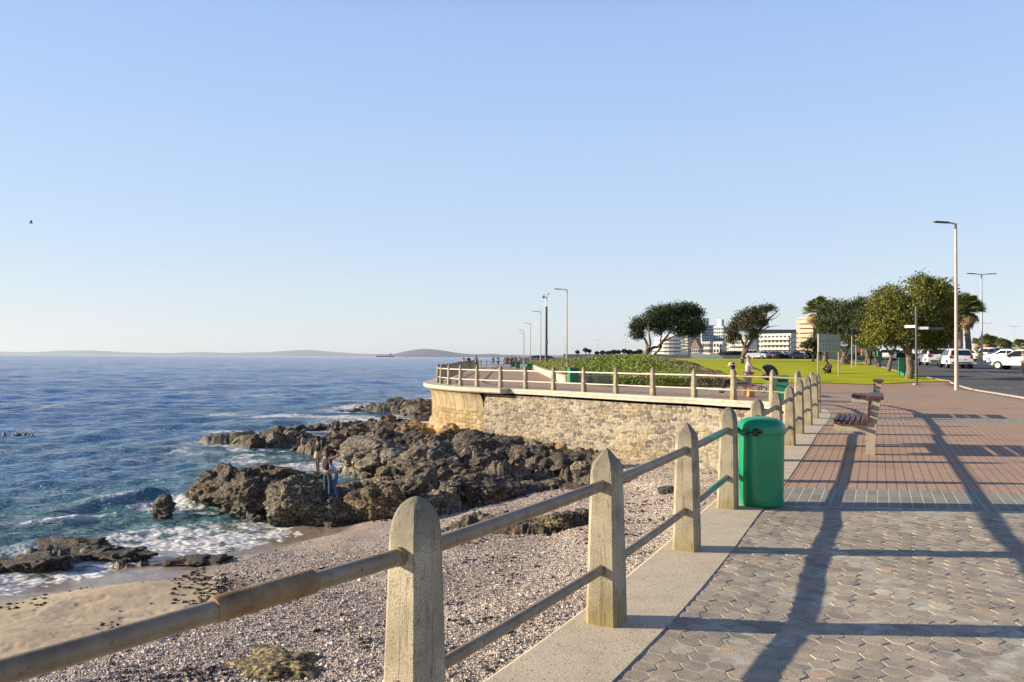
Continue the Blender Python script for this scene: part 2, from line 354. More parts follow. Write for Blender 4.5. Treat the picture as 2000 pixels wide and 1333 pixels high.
# promenade sheet
ys = np.concatenate([np.arange(-3, 8, .3), np.arange(8, 11.5, .06), np.arange(11.5, 60, .3), np.arange(60, 160, 2.0), np.arange(160, 700, 12)])
us = np.concatenate([[0, .3], np.linspace(.8, 30, 50), np.linspace(34, 260, 30)])
YY, UU = np.meshgrid(ys, us, indexing='ij'); XX = xL(YY) + UU
ZZ = G(XX, YY) - .13 * sstep(-.01, -.20, YY - (9.6 + math.sin(R(-7)) * XX) / math.cos(R(-7)))
_px = 1000 + 1600 * XX / np.maximum(YY, 1); ZZ = ZZ - .5 * sstep(.2, 2.2, YY - near_edge(_px)) * (YY > 30)
np_mesh('promenade', np.stack([XX, YY, ZZ], -1).reshape(-1, 3), grid_faces(len(ys), len(us)), M['paving']); bpy.data.objects['promenade']['kind'] = 'structure'
# hexagonal cobbles (near the camera)
def hex_pavers():
    Wd = .162; a = R(26.5); ux = np.array([math.cos(a), -math.sin(a)]); vx = np.array([math.sin(a), math.cos(a)])
    V = []; F = []; C = []; n = 0
    for i in range(-40, 110):
        for j in range(-60, 110):
            p = ux * (i * .75 * Wd) + vx * ((j + .5 * (i % 2)) * Wd * .866)
            x, y = p
            if y < -.5 or y > 9.75 or x < -3 or x > 10.5: continue
            if x < xL(y) + .36 or y > bandline(x) - .045: continue
            if abs(math.atan2(x, max(y, .01))) > R(50) and y > .5: continue
            r0 = Wd * .5 * random.uniform(.955, .985); jx, jy = random.gauss(0, .0014), random.gauss(0, .0014)
            uu = undul(np.array([x, x + .05, x]), np.array([y, y, y + .05])); zb = float(uu[0]) + random.gauss(0, .0016); tx, ty = float(uu[1] - uu[0]) / .05 + random.gauss(0, .011), float(uu[2] - uu[0]) / .05 + random.gauss(0, .011)
            tone = random.random(); worn = vnoise(np.array([x * .8]), np.array([y * .8]), s=31)[0]
            # pale, broken patch running through the cobbles
            pw = abs((x - 2.95) - .10 * math.sin(y * 3) - (y - 5) * -.12); broken = pw < .10 and y < 7.2
            if broken and random.random() < .35: zb -= .012
            k = random.uniform(.85, 1.12) * (1 + .12 * worn)
            base = random.choice([(.235, .212, .18), (.25, .225, .19), (.225, .205, .178), (.26, .23, .19), (.24, .212, .182)])
            if tone > .985: base = (.29, .225, .17)
            if broken: base = (.34, .31, .25)
            base = (base[0] * 1.48, base[1] * 1.42, base[2] * 1.34); ring = []
            for q in range(6):
                th = a * -1 + q * math.pi / 3 + random.gauss(0, .035); rr = r0 * random.uniform(.93, 1.04)
                ring.append((math.cos(th) * rr, math.sin(th) * rr))
            for lvl, (sc, dz) in enumerate(((1.0, -.03), (1.0, -.0016), (.94, .0))):
                for (rx, ry) in ring:
                    xx, yy = rx * sc, ry * sc
                    V.append((x + jx + xx, y + jy + yy, zb + dz + xx * tx + yy * ty)); C.append([b_ * k * (1.0 if lvl > 1 else 1.0) for b_ in base])
            V.append((x + jx, y + jy, zb + .0004)); C.append([b_ * k for b_ in base])
            for q in range(6):
                q2 = (q + 1) % 6
                for l in (0, 1): F.append((n + l * 6 + q, n + l * 6 + q2, n + l * 6 + 6 + q2)); F.append((n + l * 6 + q, n + l * 6 + 6 + q2, n + l * 6 + 6 + q))
                F.append((n + 12 + q, n + 12 + q2, n + 18))
            n += 19
    m, nt, N, L, P = newmat('cobble')
    at_ = N.new('ShaderNodeAttribute'); at_.attribute_name = 'col'
    g = N.new('ShaderNodeNewGeometry'); nz = N.new('ShaderNodeTexNoise'); nz.inputs['Scale'].default_value = 170; nz.inputs['Detail'].default_value = 3; L.new(g.outputs['Position'], nz.inputs['Vector'])
    r = ramp(N, [(.33, (.42, .42, .42)), (.5, (1, 1, 1)), (.68, (1.45, 1.42, 1.36))]); L.new(nz.outputs[0], r.inputs[0])
    n2 = N.new('ShaderNodeTexNoise'); n2.inputs['Scale'].default_value = 5; n2.inputs['Detail'].default_value = 8; L.new(g.outputs['Position'], n2.inputs['Vector'])
    r2 = ramp(N, [(.35, (.72, .74, .78)), (.6, (1.12, 1.08, 1.0))]); L.new(n2.outputs[0], r2.inputs[0])
    mu = N.new('ShaderNodeMix'); mu.data_type = 'RGBA'; mu.blend_type = 'MULTIPLY'; mu.inputs[0].default_value = 1; L.new(at_.outputs['Color'], mu.inputs[6]); L.new(r.outputs[0], mu.inputs[7])
    mv = N.new('ShaderNodeMix'); mv.data_type = 'RGBA'; mv.blend_type = 'MULTIPLY'; mv.inputs[0].default_value = 1; L.new(mu.outputs[2], mv.inputs[6]); L.new(r2.outputs[0], mv.inputs[7])
    L.new(mv.outputs[2], P.inputs['Base Color']); P.inputs['Roughness'].default_value = .9
    b = N.new('ShaderNodeBump'); b.inputs['Strength'].default_value = .8; b.inputs['Distance'].default_value = .004; L.new(nz.outputs[0], b.inputs['Height']); L.new(b.outputs[0], P.inputs['Normal'])
    o = np_mesh('cobble_paving', np.array(V), np.array(F), m, smooth=False, cols={'col': np.array(C)}); tag(o, kind='structure')
    # sandy bed between the cobbles
    xs = np.linspace(0, 1, 90); yv = np.arange(-1.5, 9.95, .06)
    Yb, Ub = np.meshgrid(yv, xs, indexing='ij')
    x0 = xL(Yb) + .30; Xb = x0 + Ub * (11 - x0); yb = np.minimum(Yb, (9.6 + math.sin(R(-7)) * Xb) / math.cos(R(-7)) - .005)
    Zb = undul(Xb, yb) - .0030 + .0015 * fbm(Xb * 6, yb * 6, o=3, s=3) + .012 * np.maximum(0, fbm(Xb * 2.2, yb * 2.6, o=5, s=33) - .16) + .007 * np.exp(-((Xb - 2.95 - .10 * np.sin(yb * 3) + (yb - 5) * .12) / .09) ** 2) * (yb < 7.2) * (.3 + vnoise(Xb * 14, yb * 14, s=8))
    mb = mat('jointing sand', [(.24, .215, .17), (.40, .365, .29), (.56, .52, .43)], scale=9, detail=8, rough=.95, bump=.6, bscale=120, dist=.006)
    o = np_mesh('sand_bed', np.stack([Xb, yb, Zb], -1).reshape(-1, 3), grid_faces(len(yv), len(xs)), mb); tag(o, kind='structure')
hex_pavers()
# ---- sweeps along the fence line
def catmull(P, n=6):
    P = [np.array(p, float) for p in P]; out = []
    for i in range(len(P) - 1):
        p0 = P[max(i - 1, 0)]; p1 = P[i]; p2 = P[i + 1]; p3 = P[min(i + 2, len(P) - 1)]
        for k in range(n):
            t = k / n; out.append(.5 * ((2 * p1) + (-p0 + p2) * t + (2 * p0 - 5 * p1 + 4 * p2 - p3) * t * t + (-p0 + 3 * p1 - 3 * p2 + p3) * t ** 3))
    out.append(P[-1]); return np.array(out)
def normals(L_):
    t = np.gradient(L_, axis=0); t /= np.linalg.norm(t, axis=1)[:, None]; return np.stack([-t[:, 1], t[:, 0]], -1)   # seaward
CL = catmull(ALLF, 6); CN = normals(CL)
CS = np.concatenate([[0], np.cumsum(np.linalg.norm(np.diff(CL, axis=0), axis=1))])
def sweep(name, i0, i1, prof, m, kind='structure', label=None, cat=None):
    """prof: list of (seaward offset, z, follows-ground?)"""
    A = CL[i0:i1 + 1]; Nn = CN[i0:i1 + 1]; V = []
    for (p, n) in zip(A, Nn):
        g = float(G(p[0], p[1]))
        for q in prof: V.append((p[0] + n[0] * q[0], p[1] + n[1] * q[0], (g if q[2] else 0) + q[1]))
    o = np_mesh(name, np.array(V), grid_faces(len(A), len(prof)), m, smooth=False); 
    return tag(o, label, cat, kind=kind)
I_COVE = 24 * 6 - 3           # where the curved wave wall begins
last = len(CL) - 1
M['copewhite'] = mat('pale coping concrete', [(.34, .30, .23), (.46, .41, .33), (.52, .47, .39)], scale=3, detail=8, rough=.85, bump=.4, bscale=30, dist=.01, speck=(8, (.36, .31, .22), .62))
COPE = [(-.36, -.05, 1), (-.36, .005, 1), (.20, .006, 1), (.225, -.004, 1), (.225, -.10, 1), (.35, -.112, 1), (.36, -.125, 1), (.36, -.23, 1), (.26, -.25, 1)]
# rubble wall (real relief, colour of each stone)
def rubble(name, i0, i1, z0, z1, off0, batter, res=.04, label=None):
    s0, s1 = CS[i0], CS[i1]; ss = np.arange(s0, s1, res); zz = np.arange(z0, z1 + res, res)
    X = np.interp(ss, CS, CL[:, 0]); Y = np.interp(ss, CS, CL[:, 1]); NX = np.interp(ss, CS, CN[:, 0]); NY = np.interp(ss, CS, CN[:, 1])
    SS, ZZ = np.meshgrid(ss, zz, indexing='ij')
    wx = SS / .34 + .35 * fbm(SS * 1.3, ZZ * 1.3, s=3, o=2); wy = ZZ / .165 + .5 * fbm(SS * .9 + 9, ZZ * .9, s=5, o=2)
    f1, f2, cid = worley2(wx + .5 * (np.floor(wy) % 2), wy, s=2, jit=.75)
    edge = sstep(.03, .16, f2 - f1)
    rel = edge * (.045 + .045 * (cid - .3)) + .016 * fbm(SS * 9, ZZ * 9, s=1, o=3) * edge + .02 * fbm(SS * .5, ZZ * .6, s=8, o=2)
    off = off0 + batter * (z1 - ZZ) + rel
    V = np.stack([X[:, None] + NX[:, None] * off, Y[:, None] + NY[:, None] * off, ZZ], -1).reshape(-1, 3)
    pal = np.array([(.36, .29, .19), (.42, .36, .26), (.29, .24, .18), (.22, .19, .155), (.46, .40, .30), (.30, .235, .15), (.18, .16, .14), (.38, .31, .22)])
    c = .70 * np.array([.98, 1.0, 1.06]) * pal[(cid * 7.99).astype(int)] * (1 + .18 * fbm(SS * 5, ZZ * 5, s=6, o=3))[..., None]
    mort = np.array([.40, .36, .28]) * (1 + .12 * fbm(SS * 8, ZZ * 8, s=16))[..., None]
    c = c * edge[..., None] + mort * (1 - edge[..., None])
    och = sstep(.0, .5, fbm(SS * .6, ZZ * .8, s=21, o=3))[..., None] * .4
    c = c * (1 - och) + c * np.array([1.05, .92, .66]) * och
    low = sstep(-2.0, -3.0, ZZ)[..., None] * .35
    c = c * (1 - low) + np.array([.20, .16, .09]) * low
    o = np_mesh(name, V, grid_faces(len(ss), len(zz)), M['vcol_stone'], cols={'col': c.reshape(-1, 3)}); return tag(o, label, 'wall')
def vcol_material(name, rough=.9, bscale=40, bump=.6, dist=.01, vary=.25, vscale=20):
    m, nt, N, L, P = newmat(name); a = N.new('ShaderNodeAttribute'); a.attribute_name = 'col'
    g = N.new('ShaderNodeNewGeometry'); nz = N.new('ShaderNodeTexNoise'); nz.inputs['Scale'].default_value = vscale; nz.inputs['Detail'].default_value = 6; L.new(g.outputs['Position'], nz.inputs['Vector'])
    r = ramp(N, [(.3, (1 - vary,) * 3), (.7, (1 + vary,) * 3)]); L.new(nz.outputs[0], r.inputs[0])
    mu = N.new('ShaderNodeMix'); mu.data_type = 'RGBA'; mu.blend_type = 'MULTIPLY'; mu.inputs[0].default_value = 1; L.new(a.outputs['Color'], mu.inputs[6]); L.new(r.outputs[0], mu.inputs[7])
    L.new(mu.outputs[2], P.inputs['Base Color']); P.inputs['Roughness'].default_value = rough; P.inputs['Specular IOR Level'].default_value = .3
    nb = N.new('ShaderNodeTexNoise'); nb.inputs['Scale'].default_value = bscale; nb.inputs['Detail'].default_value = 5; L.new(g.outputs['Position'], nb.inputs['Vector'])
    b = N.new('ShaderNodeBump'); b.inputs['Strength'].default_value = bump; b.inputs['Distance'].default_value = dist; L.new(nb.outputs[0], b.inputs['Height']); L.new(b.outputs[0], P.inputs['Normal'])
    return m
M['vcol_stone'] = vcol_material('rubble stone')
w_ = rubble('stone_sea_wall', 12 * 6, I_COVE, -4.4, -.24, .27, .05, label='rubble stone sea wall of tan and grey stones below the pale coping of the cove')
c_ = sweep('coping', 12 * 6, I_COVE - 6, COPE, M['copewhite'], kind=None); c_.parent = w_
w_ = rubble('stone_sea_wall', 0, 12 * 6, -4.4, -.24, .27, .05, res=.09, label='rubble stone sea wall directly below the nearest railing posts')
c_ = sweep('coping', 0, 12 * 6, COPE, M['coping'], kind=None); c_.parent = w_
# curved wave return wall with overhang
prof = [(-.42, -.05, 1), (-.42, .012, 1), (.86, .012, 1), (.88, -.0, 1), (.88, -.18, 1), (.80, -.24, 1)]
def cove_wall(i0, i1):
    st = np.arange(CS[i0], CS[i1], .08)
    X = np.interp(st, CS, CL[:, 0]); Y = np.interp(st, CS, CL[:, 1]); NX = np.interp(st, CS, CN[:, 0]); NY = np.interp(st, CS, CN[:, 1])
    P_ = [(.80, -.10)] + [(.80 - .48 * math.sin(t * math.pi / 2) ** .8, -.16 - 1.05 * (1 - math.cos(t * math.pi / 2))) for t in np.linspace(0.02, 1, 14)]
    P_ += [(.325 + .0 * k, z) for k, z in enumerate(np.linspace(-1.25, -2.1, 20))] + [(.50, -2.12), (.50, -2.3)] + [(.55 + .10 * k, -2.35 - .15 * k) for k in range(1, 15)]
    P_ = np.array(P_); nP = len(P_)
    SS, K = np.meshgrid(st, np.arange(nP), indexing='ij')
    off = P_[K, 0].copy(); z = P_[K, 1]
    rib = np.abs((SS / 1.15) % 1 - .5); groove = sstep(.45, .49, rib)            # joints between cast ribs
    up = z > -1.2; off -= groove * .03 * up
    low = (z <= -1.2) & (z > -2.11); f1, f2, cid = worley2(SS / .34, z / .20, s=4, jit=.45); edge = sstep(.03, .22, f2 - f1)
    off += low * edge * .025
    tal = z < -2.32; off += tal * .16 * fbm(SS * 2, z * 2, s=9, o=4)
    c = np.zeros(SS.shape + (3,)); c[:] = (.37, .30, .19)
    c *= (1 + .3 * fbm(SS * 2, z * 4, s=2))[..., None]; c[up] *= (1 - .7 * groove[up])[..., None]
    pal = np.array([(.37, .28, .155), (.31, .23, .12), (.40, .33, .21), (.28, .20, .105)]); cc = pal[(cid * 3.99).astype(int)]
    c[low] = cc[low] * (.35 + .65 * edge[low])[..., None]
    st2 = sstep(.0, .4, fbm(SS * 4, z * .6, s=12))[..., None]; c = c * (1 - .6 * st2) + np.array([.27, .16, .05]) * .6 * st2; st3 = sstep(.15, .5, fbm(SS * 1.5 + 4, z * 2.2, s=14))[..., None]; c = c * (1 - .5 * st3) + np.array([.16, .13, .09]) * .5 * st3
    c[tal] = (np.array([.36, .22, .07]) * (1 + .4 * fbm(SS * 5, z * 5, s=13))[..., None])[tal]
    V = np.stack([X[:, None] + NX[:, None] * off, Y[:, None] + NY[:, None] * off, z], -1).reshape(-1, 3)
    o = np_mesh('wave_return_wall', V, grid_faces(len(st), nP), M['vcol_stone'], cols={'col': c.reshape(-1, 3)}); tag(o, 'yellowish curved concrete wave wall with overhanging lip at the far corner', 'wall')
    c_ = sweep('coping', i0 - 6, i1, prof + [(-.42, -.24, 1)], M['copewhite'], kind=None); c_.parent = o
    p, n = CL[i0 - 6], CN[i0 - 6]; g = float(G(*p)); mb = MB(); mb.add([(p[0] + n[0] * a, p[1] + n[1] * a, g + z) for a, z in ((-.42, .012), (.86, .012), (.88, 0), (.88, -.22), (.80, -.24), (-.42, -.24))], [(0, 1, 2, 3, 4, 5)]); mb.build('coping_end', M['copewhite'], c_)
cove_wall(I_COVE, 24 * 6 + 120)
w_ = sweep('sea_wall', 24 * 6 + 120, last, [(.80, -.1, 0), (.4, -1.0, 0), (.35, -2.2, 0), (1.5, -4.6, 0)], M['copewhite'], kind=None, label='long pale sea wall running away beyond the far corner of the walkway', cat='wall')
c_ = sweep('coping', 24 * 6 + 120, last, prof, M['copewhite'], kind=None); c_.parent = w_
# ------------------------------------------------------------------ railings
POSTH = 1.10
def post_mesh(style, seed):
    """tapered chamfered square post; style 'dome' or 'peak'"""
    rnd = random.Random(seed); bm = bmesh.new(); levels = [(-.03, .108, .024), (.012, .106, .024), (.45, .098, .026), (.93, .087, .028), (.965, .0865, .028), (.972, .083, .028)]
    if style == 'dome': levels += [(.995, .081, .028), (1.02, .076, .028), (1.045, .066, .025), (1.068, .052, .02), (1.086, .034, .014), (1.096, .018, .008), (1.10, .006, .003)]
    else: levels += [(1.0, .081, .028), (1.012, .074, .026), (1.05, .046, .018), (1.088, .017, .008), (1.10, .005, .003)]
    rings = []
    for (z, h, ch) in levels:
        pts = [(h, -h + ch), (h, h - ch), (h - ch, h), (-h + ch, h), (-h, h - ch), (-h, -h + ch), (-h + ch, -h), (h - ch, -h)]
        rings.append([bm.verts.new((x + rnd.gauss(0, .0008), y + rnd.gauss(0, .0008), z)) for x, y in pts])
    for a, b in zip(rings[:-1], rings[1:]):
        for k in range(8): bm.faces.new((a[k], a[(k + 1) % 8], b[(k + 1) % 8], b[k]))
    bm.faces.new(rings[-1]); bm.faces.new(list(reversed(rings[0])))
    bmesh.ops.recalc_face_normals(bm, faces=bm.faces[:])
    me = bpy.data.meshes.new('post'); bm.to_mesh(me); bm.free(); me.materials.append(M['post']); me.shade_smooth()
    try: me.set_sharp_from_angle(angle=R(24))
    except Exception: pass
    return me
PM = {'dome': [post_mesh('dome', i) for i in range(3)], 'peak': [post_mesh('peak', i + 9) for i in range(2)]}
r1 = empty('railing', (FN[0][0], FN[0][1], 0), label='long railing of tapered concrete posts and two grey pipes curving round the cove', cat='railing')
styles = {2: 'dome', 3: 'peak', 4: 'peak'}
def fence(root, pts, base_i=0, railsep=True, pale_from=99):
    org = Vector(root.location)
    prev = None
    for i, (x, y) in enumerate(pts):
        g = float(G(x, y)); a = pts[max(i - 1, 0)]; b = pts[min(i + 1, len(pts) - 1)]
        ang = math.atan2(b[1] - a[1], b[0] - a[0])
        st = styles.get(i, 'dome') if base_i == 0 else 'dome'
        me = PM[st][i % len(PM[st])]
        o = bpy.data.objects.new('post', me); COL.objects.link(o); o.parent = root
        o.location = Vector((x, y, g)) - org; o.rotation_euler = (random.gauss(0, .006), random.gauss(0, .006), ang + (math.pi / 2) * random.randrange(4))
        o.scale = (1, 1, random.uniform(.985, 1.015) * (1.0 if i < 9 else 1.04))
        if base_i == 0 and i == 2: o.rotation_euler = (0, 0, ang); o['label'] = 'cracked post with domed grey cap'
    return
fence(r1, FN)
def rail_seg(mb, p, q, h, r):
    mb.tube([(p[0], p[1], float(G(*p)) + h - .0), (q[0], q[1], float(G(*q)) + h)], r, n=14, cap=False)
UPH, LOH = .86, .345
for i in range(len(FN) - 1):
    for h in (UPH, LOH):
        hh = h + (.03 if i > 8 else 0)
        mb = MB(); p, q = FN[i], FN[i + 1]; g1, g2 = float(G(*p)) + hh, float(G(*q)) + hh
        P0 = Vector((*p, g1)); P1 = Vector((*q, g2)); sag = Vector((0, 0, -.004))
        rr = .034 if h == UPH else .029
        mb.tube([P0, P0.lerp(P1, .33) + sag, P0.lerp(P1, .66) + sag, P1], rr, n=16, cap=False)
        m = M['railpale'] if i > 15 else M['rail']
        o = mb.build('rail', m, r1, smooth=True); o.location = -Vector(r1.location)
        if i < 12:   # collars at the post faces
            d = (P1 - P0).normalized()
            for (E, sgn) in ((P0, 1), (P1, -1)):
                cb = MB(); cb.tube([E + d * sgn * .085, E + d * sgn * .112], rr + .004, n=14); cb.build('collar', M['rail'], o, smooth=True)
        if i == 1 and h == UPH:
            d = (P1 - P0); sb = MB(); sb.tube([P0 + d * .565, P0 + d * .57, P0 + d * .748, P0 + d * .752], [.038, .043, .043, .038], n=18)
            k = sb.build('sleeve', M['sleeve'], o, smooth=True); k['label'] = 'rusty brown pipe sleeve'
        if i in (4,):
            d = (P1 - P0); sb = MB(); sb.tube([P0 + d * .45, P0 + d * .93], rr + .0025, n=16); k = sb.build('paint_band', M['greenpaint'], o, smooth=True); k['label'] = 'green painted pipe length'
r2 = empty('railing', (-4.6, 51.2, 0), label='distant railing receding along the sea edge of the walkway beyond the corner', cat='railing')
fence(r2, FS, base_i=1)
for h in (UPH, LOH):
    mb = MB(); mb.tube([(-4.6, 51.2, .08 + h)] + [(x, y, .08 + h) for x, y in FS], .03, n=8)
    o = mb.build('rail', M['rail'], r2, smooth=True); o.location = -Vector(r2.location)
# ------------------------------------------------------------------ beach and reef
CP = np.array([  # x, y, z  base of the beach / sea floor
 (-13, 20.9, -4.0), (-11.1, 21.7, -4.0), (-9.6, 22.8, -4.0), (-8.3, 23.7, -4.02), (-7.3, 25.5, -4.0), (-6.6, 27.5, -3.95), (-17, 19, -4.0), (-22, 17.5, -4.0),
 (-16, 25, -4.9), (-13, 27, -4.8), (-10, 28.5, -4.7), (-9, 27, -4.25), (-20, 24, -5.0), (-14, 33, -5.2), (-11, 37, -5.2), (-8, 33.5, -4.5), (-8.5, 37, -4.7), (-6.5, 38, -4.3), (-20, 40, -6), (-30, 30, -6), (-22, 55, -6), (-30, 70, -6), (-30, 100, -6), (-20, 90, -5),
 (-13, 16, -3.62), (-9, 14, -3.4), (-18, 14, -3.6), (-8.5, 18.5, -3.68), (-9, 21, -3.85), (-7, 22, -3.78), (-5, 20, -3.55), (-5, 24, -3.75), (-3.5, 26.5, -3.7), (-4, 16, -3.25), (-5, 12, -3.1), (-10, 10, -3.0), (-2, 8, -2.8), (-1, 12, -3.0), (-1, 18, -3.25), (1, 15, -2.95), (0, 22, -3.3),
 (0, 26, -3.3), (3, 28, -3.0), (3, 22, -3.0), (3.5, 17, -2.75), (5.5, 22, -2.65), (6.5, 26, -2.6), (6, 30, -2.6), (8, 29, -2.45), (5, 32.5, -2.55), (1, 8, -2.6), (1.5, 32, -3.1), (3.5, 35, -2.6), (0, 39, -2.7), (-3, 41.5, -2.55), (-5.3, 46, -2.6), (-5.8, 50, -2.7),
 (-3, 30, -3.7), (-6, 30.5, -3.75), (-1, 34, -3.5), (-3.5, 36, -3.7), (-6, 43, -3.8), (-8, 47, -4.1), (-10, 53, -4.3), (-6.5, 58, -4.1), (-7, 70, -4.2), (-7, 90, -4.2), (-14, 60, -4.6), (-9, 45, -4.45), (-13, 48, -4.6), (-18.8, 52.9, -4.4), (-16.5, 52.2, -4.3), (-6.5, 110, -4.6)])
def tbase(x, y):
    num = 0; den = 0
    for (a, b, c) in CP:
        sc = .12 * max(b, 15) + 1.0
        d2 = ((x - a) ** 2 + (y - b) ** 2) / sc ** 2; w = 1 / (d2 + .03) ** 2; num = num + w * c; den = den + w
    return num / den
HUMPS = [  # cx, cy, rx, ry, rot, height, blockiness
 (-14.5, 51.0, 3.6, 1.5, .12, 1.35), (-10.5, 48.8, 3.0, 2.2, .1, 1.45), (-18.3, 52.8, 2.3, .9, .05, 1.2), (-7.6, 44.5, 1.8, 2.0, 0, 1.0), (-6.4, 40.0, 1.9, 2.6, .2, 1.5), (-4.6, 38.5, 1.6, 1.8, 0, 1.1),
 (-3.6, 33.2, 2.3, 2.4, .2, 1.0), (-1.2, 35.2, 2.2, 1.9, .1, 1.25), (1.2, 34.0, 1.8, 1.2, -.1, .85), (-5.9, 29.2, 2.6, 1.6, .2, .75), (-2.6, 29.5, 2.3, 1.4, .1, .85), (-.8, 31.8, 1.6, 1.1, 0, .8), (-8.4, 28.9, 1.3, 1.0, .3, .7),
 (-9.9, 30.9, 1.2, 1.0, .4, .7), (1.0, 23.6, 1.7, .8, .15, .25), (-.6, 24.8, 1.5, .8, 0, .32), (2.9, 31.8, 1.2, .8, 0, .6), (-3.4, 43.0, 1.8, 2.0, 0, .5), (-5.6, 47.5, 1.7, 3.0, .1, .5), (-.8, 40.0, 1.6, 1.2, -.6, .35), (2.6, 36.0, 2.0, .9, -.85, .35),
 (-11.5, 63.5, 5.0, 2.4, .05, 1.45), (-8.0, 60.0, 2.6, 3.0, 0, 1.3), (-15.2, 63.0, 2.2, 1.3, 0, 1.1), (-8.4, 54.5, 2.2, 2.2, 0, 1.0), (-12.5, 86, 4.8, 3.8, 0, 1.9), (-9.0, 82, 2.8, 5, 0, 1.9), (-16.8, 84, 2.4, 2.0, 0, 1.3), (-7.6, 74, 1.7, 3.0, 0, 1.0), (-12, 104, 4, 2.5, 0, 1.2), (-8.5, 100, 2, 6, 0, 1.4),
 (-12.4, 22.0, .9, .5, .3, .30), (-11.4, 22.9, .7, .35, .2, .28), (-10.0, 22.0, .8, .3, .4, .22)]
def terrain(x, y, detail=True):
    z = tbase(x, y)
    wx = x + .55 * fbm(x * .8, y * .8, s=41, o=3) + .18 * fbm(x * 3, y * 3, s=43, o=2); wy = y + .55 * fbm(x * .8 + 7, y * .8, s=42, o=3) + .18 * fbm(x * 3, y * 3 + 5, s=44, o=2)
    rock = np.zeros_like(x); add = np.zeros_like(x)
    for (cx, cy, rx, ry, rot, h) in HUMPS:
        h = h * (.72 if cy > 55 else .9 if cy > 42 else 1); dx, dy = wx - cx, wy - cy; c, s = math.cos(rot), math.sin(rot)
        r = np.sqrt(((dx * c + dy * s) / rx) ** 2 + ((-dx * s + dy * c) / ry) ** 2)
        k = sstep(1.12, .55, r); add = np.maximum(add, h * k * (1 - .18 * np.minimum(r, 1) ** 2)); rock = np.maximum(rock, sstep(1.25, .95, r))
    low = sstep(-4.75, -3.9, z)
    reef = sstep(27.5, 30.5, y) * sstep(5.2, 2.5, x) * sstep(-9.5, -7.5, x - (y - 30) * -.11) ; reef = np.maximum(reef, sstep(33, 36, y) * sstep(-4.9, -4.3, z)); rock = np.maximum(rock, .85 * reef)
    if detail:
        f1, f2, cid = worley2(wx / 1.3, wy / 1.0, s=51); g1, g2, cid2 = worley2(wx / .42 + .3, wy / .36, s=52)
        blocks = (cid - .45) * .34 * sstep(.0, .5, f2 - f1) + (cid2 - .45) * .10 * sstep(0, .4, g2 - g1)
        crack = -(1 - sstep(0, .16, f2 - f1)) * .16 - (1 - sstep(0, .2, g2 - g1)) * .05
        rd = .22 * ridged(x * .8, y * .8, s=60, o=4) + .12 * ridged(x * 2.6, y * 3.4, s=61, o=3) + .03 * fbm(x * 9, y * 9, s=62, o=2)
        big = sstep(.0, .7, add + .35 * reef); dfar = np.interp(y, [38, 70], [1, .45])
        z = z + add + rock * dfar * (blocks * (.35 + .65 * big) + crack + rd * .8 - .12)
        z = z + (1 - rock) * (.035 * fbm(x * .5, y * .5, s=70, o=3) + .012 * fbm(x * 2.5, y * 2.5, s=71, o=3) + .008 * np.maximum(0, fbm(x * 9, y * 9, s=72, o=2)))
        # footprints and dips in the sand
        sand = sandmask(x, y); f1, f2, cid = worley2(x / .7, y / .9, s=77); z = z - sand * .02 * sstep(.1, .5, fbm(x * 2.2, y * 3.0, s=78, o=3))
    else: z = z + add
    return z, rock
def sandmask(x, y):
    bx = np.interp(y, [8, 12, 13.8, 15, 17, 19, 21, 23, 25, 27.5], [-11.5, -8.6, -7.6, -6.4, -5.9, -6.8, -7.8, -8.0, -6.6, -5.2]) + .35 * fbm(x * 1.2, y * 1.2, s=81, o=4)
    return sstep(.35, -.15, x - bx)
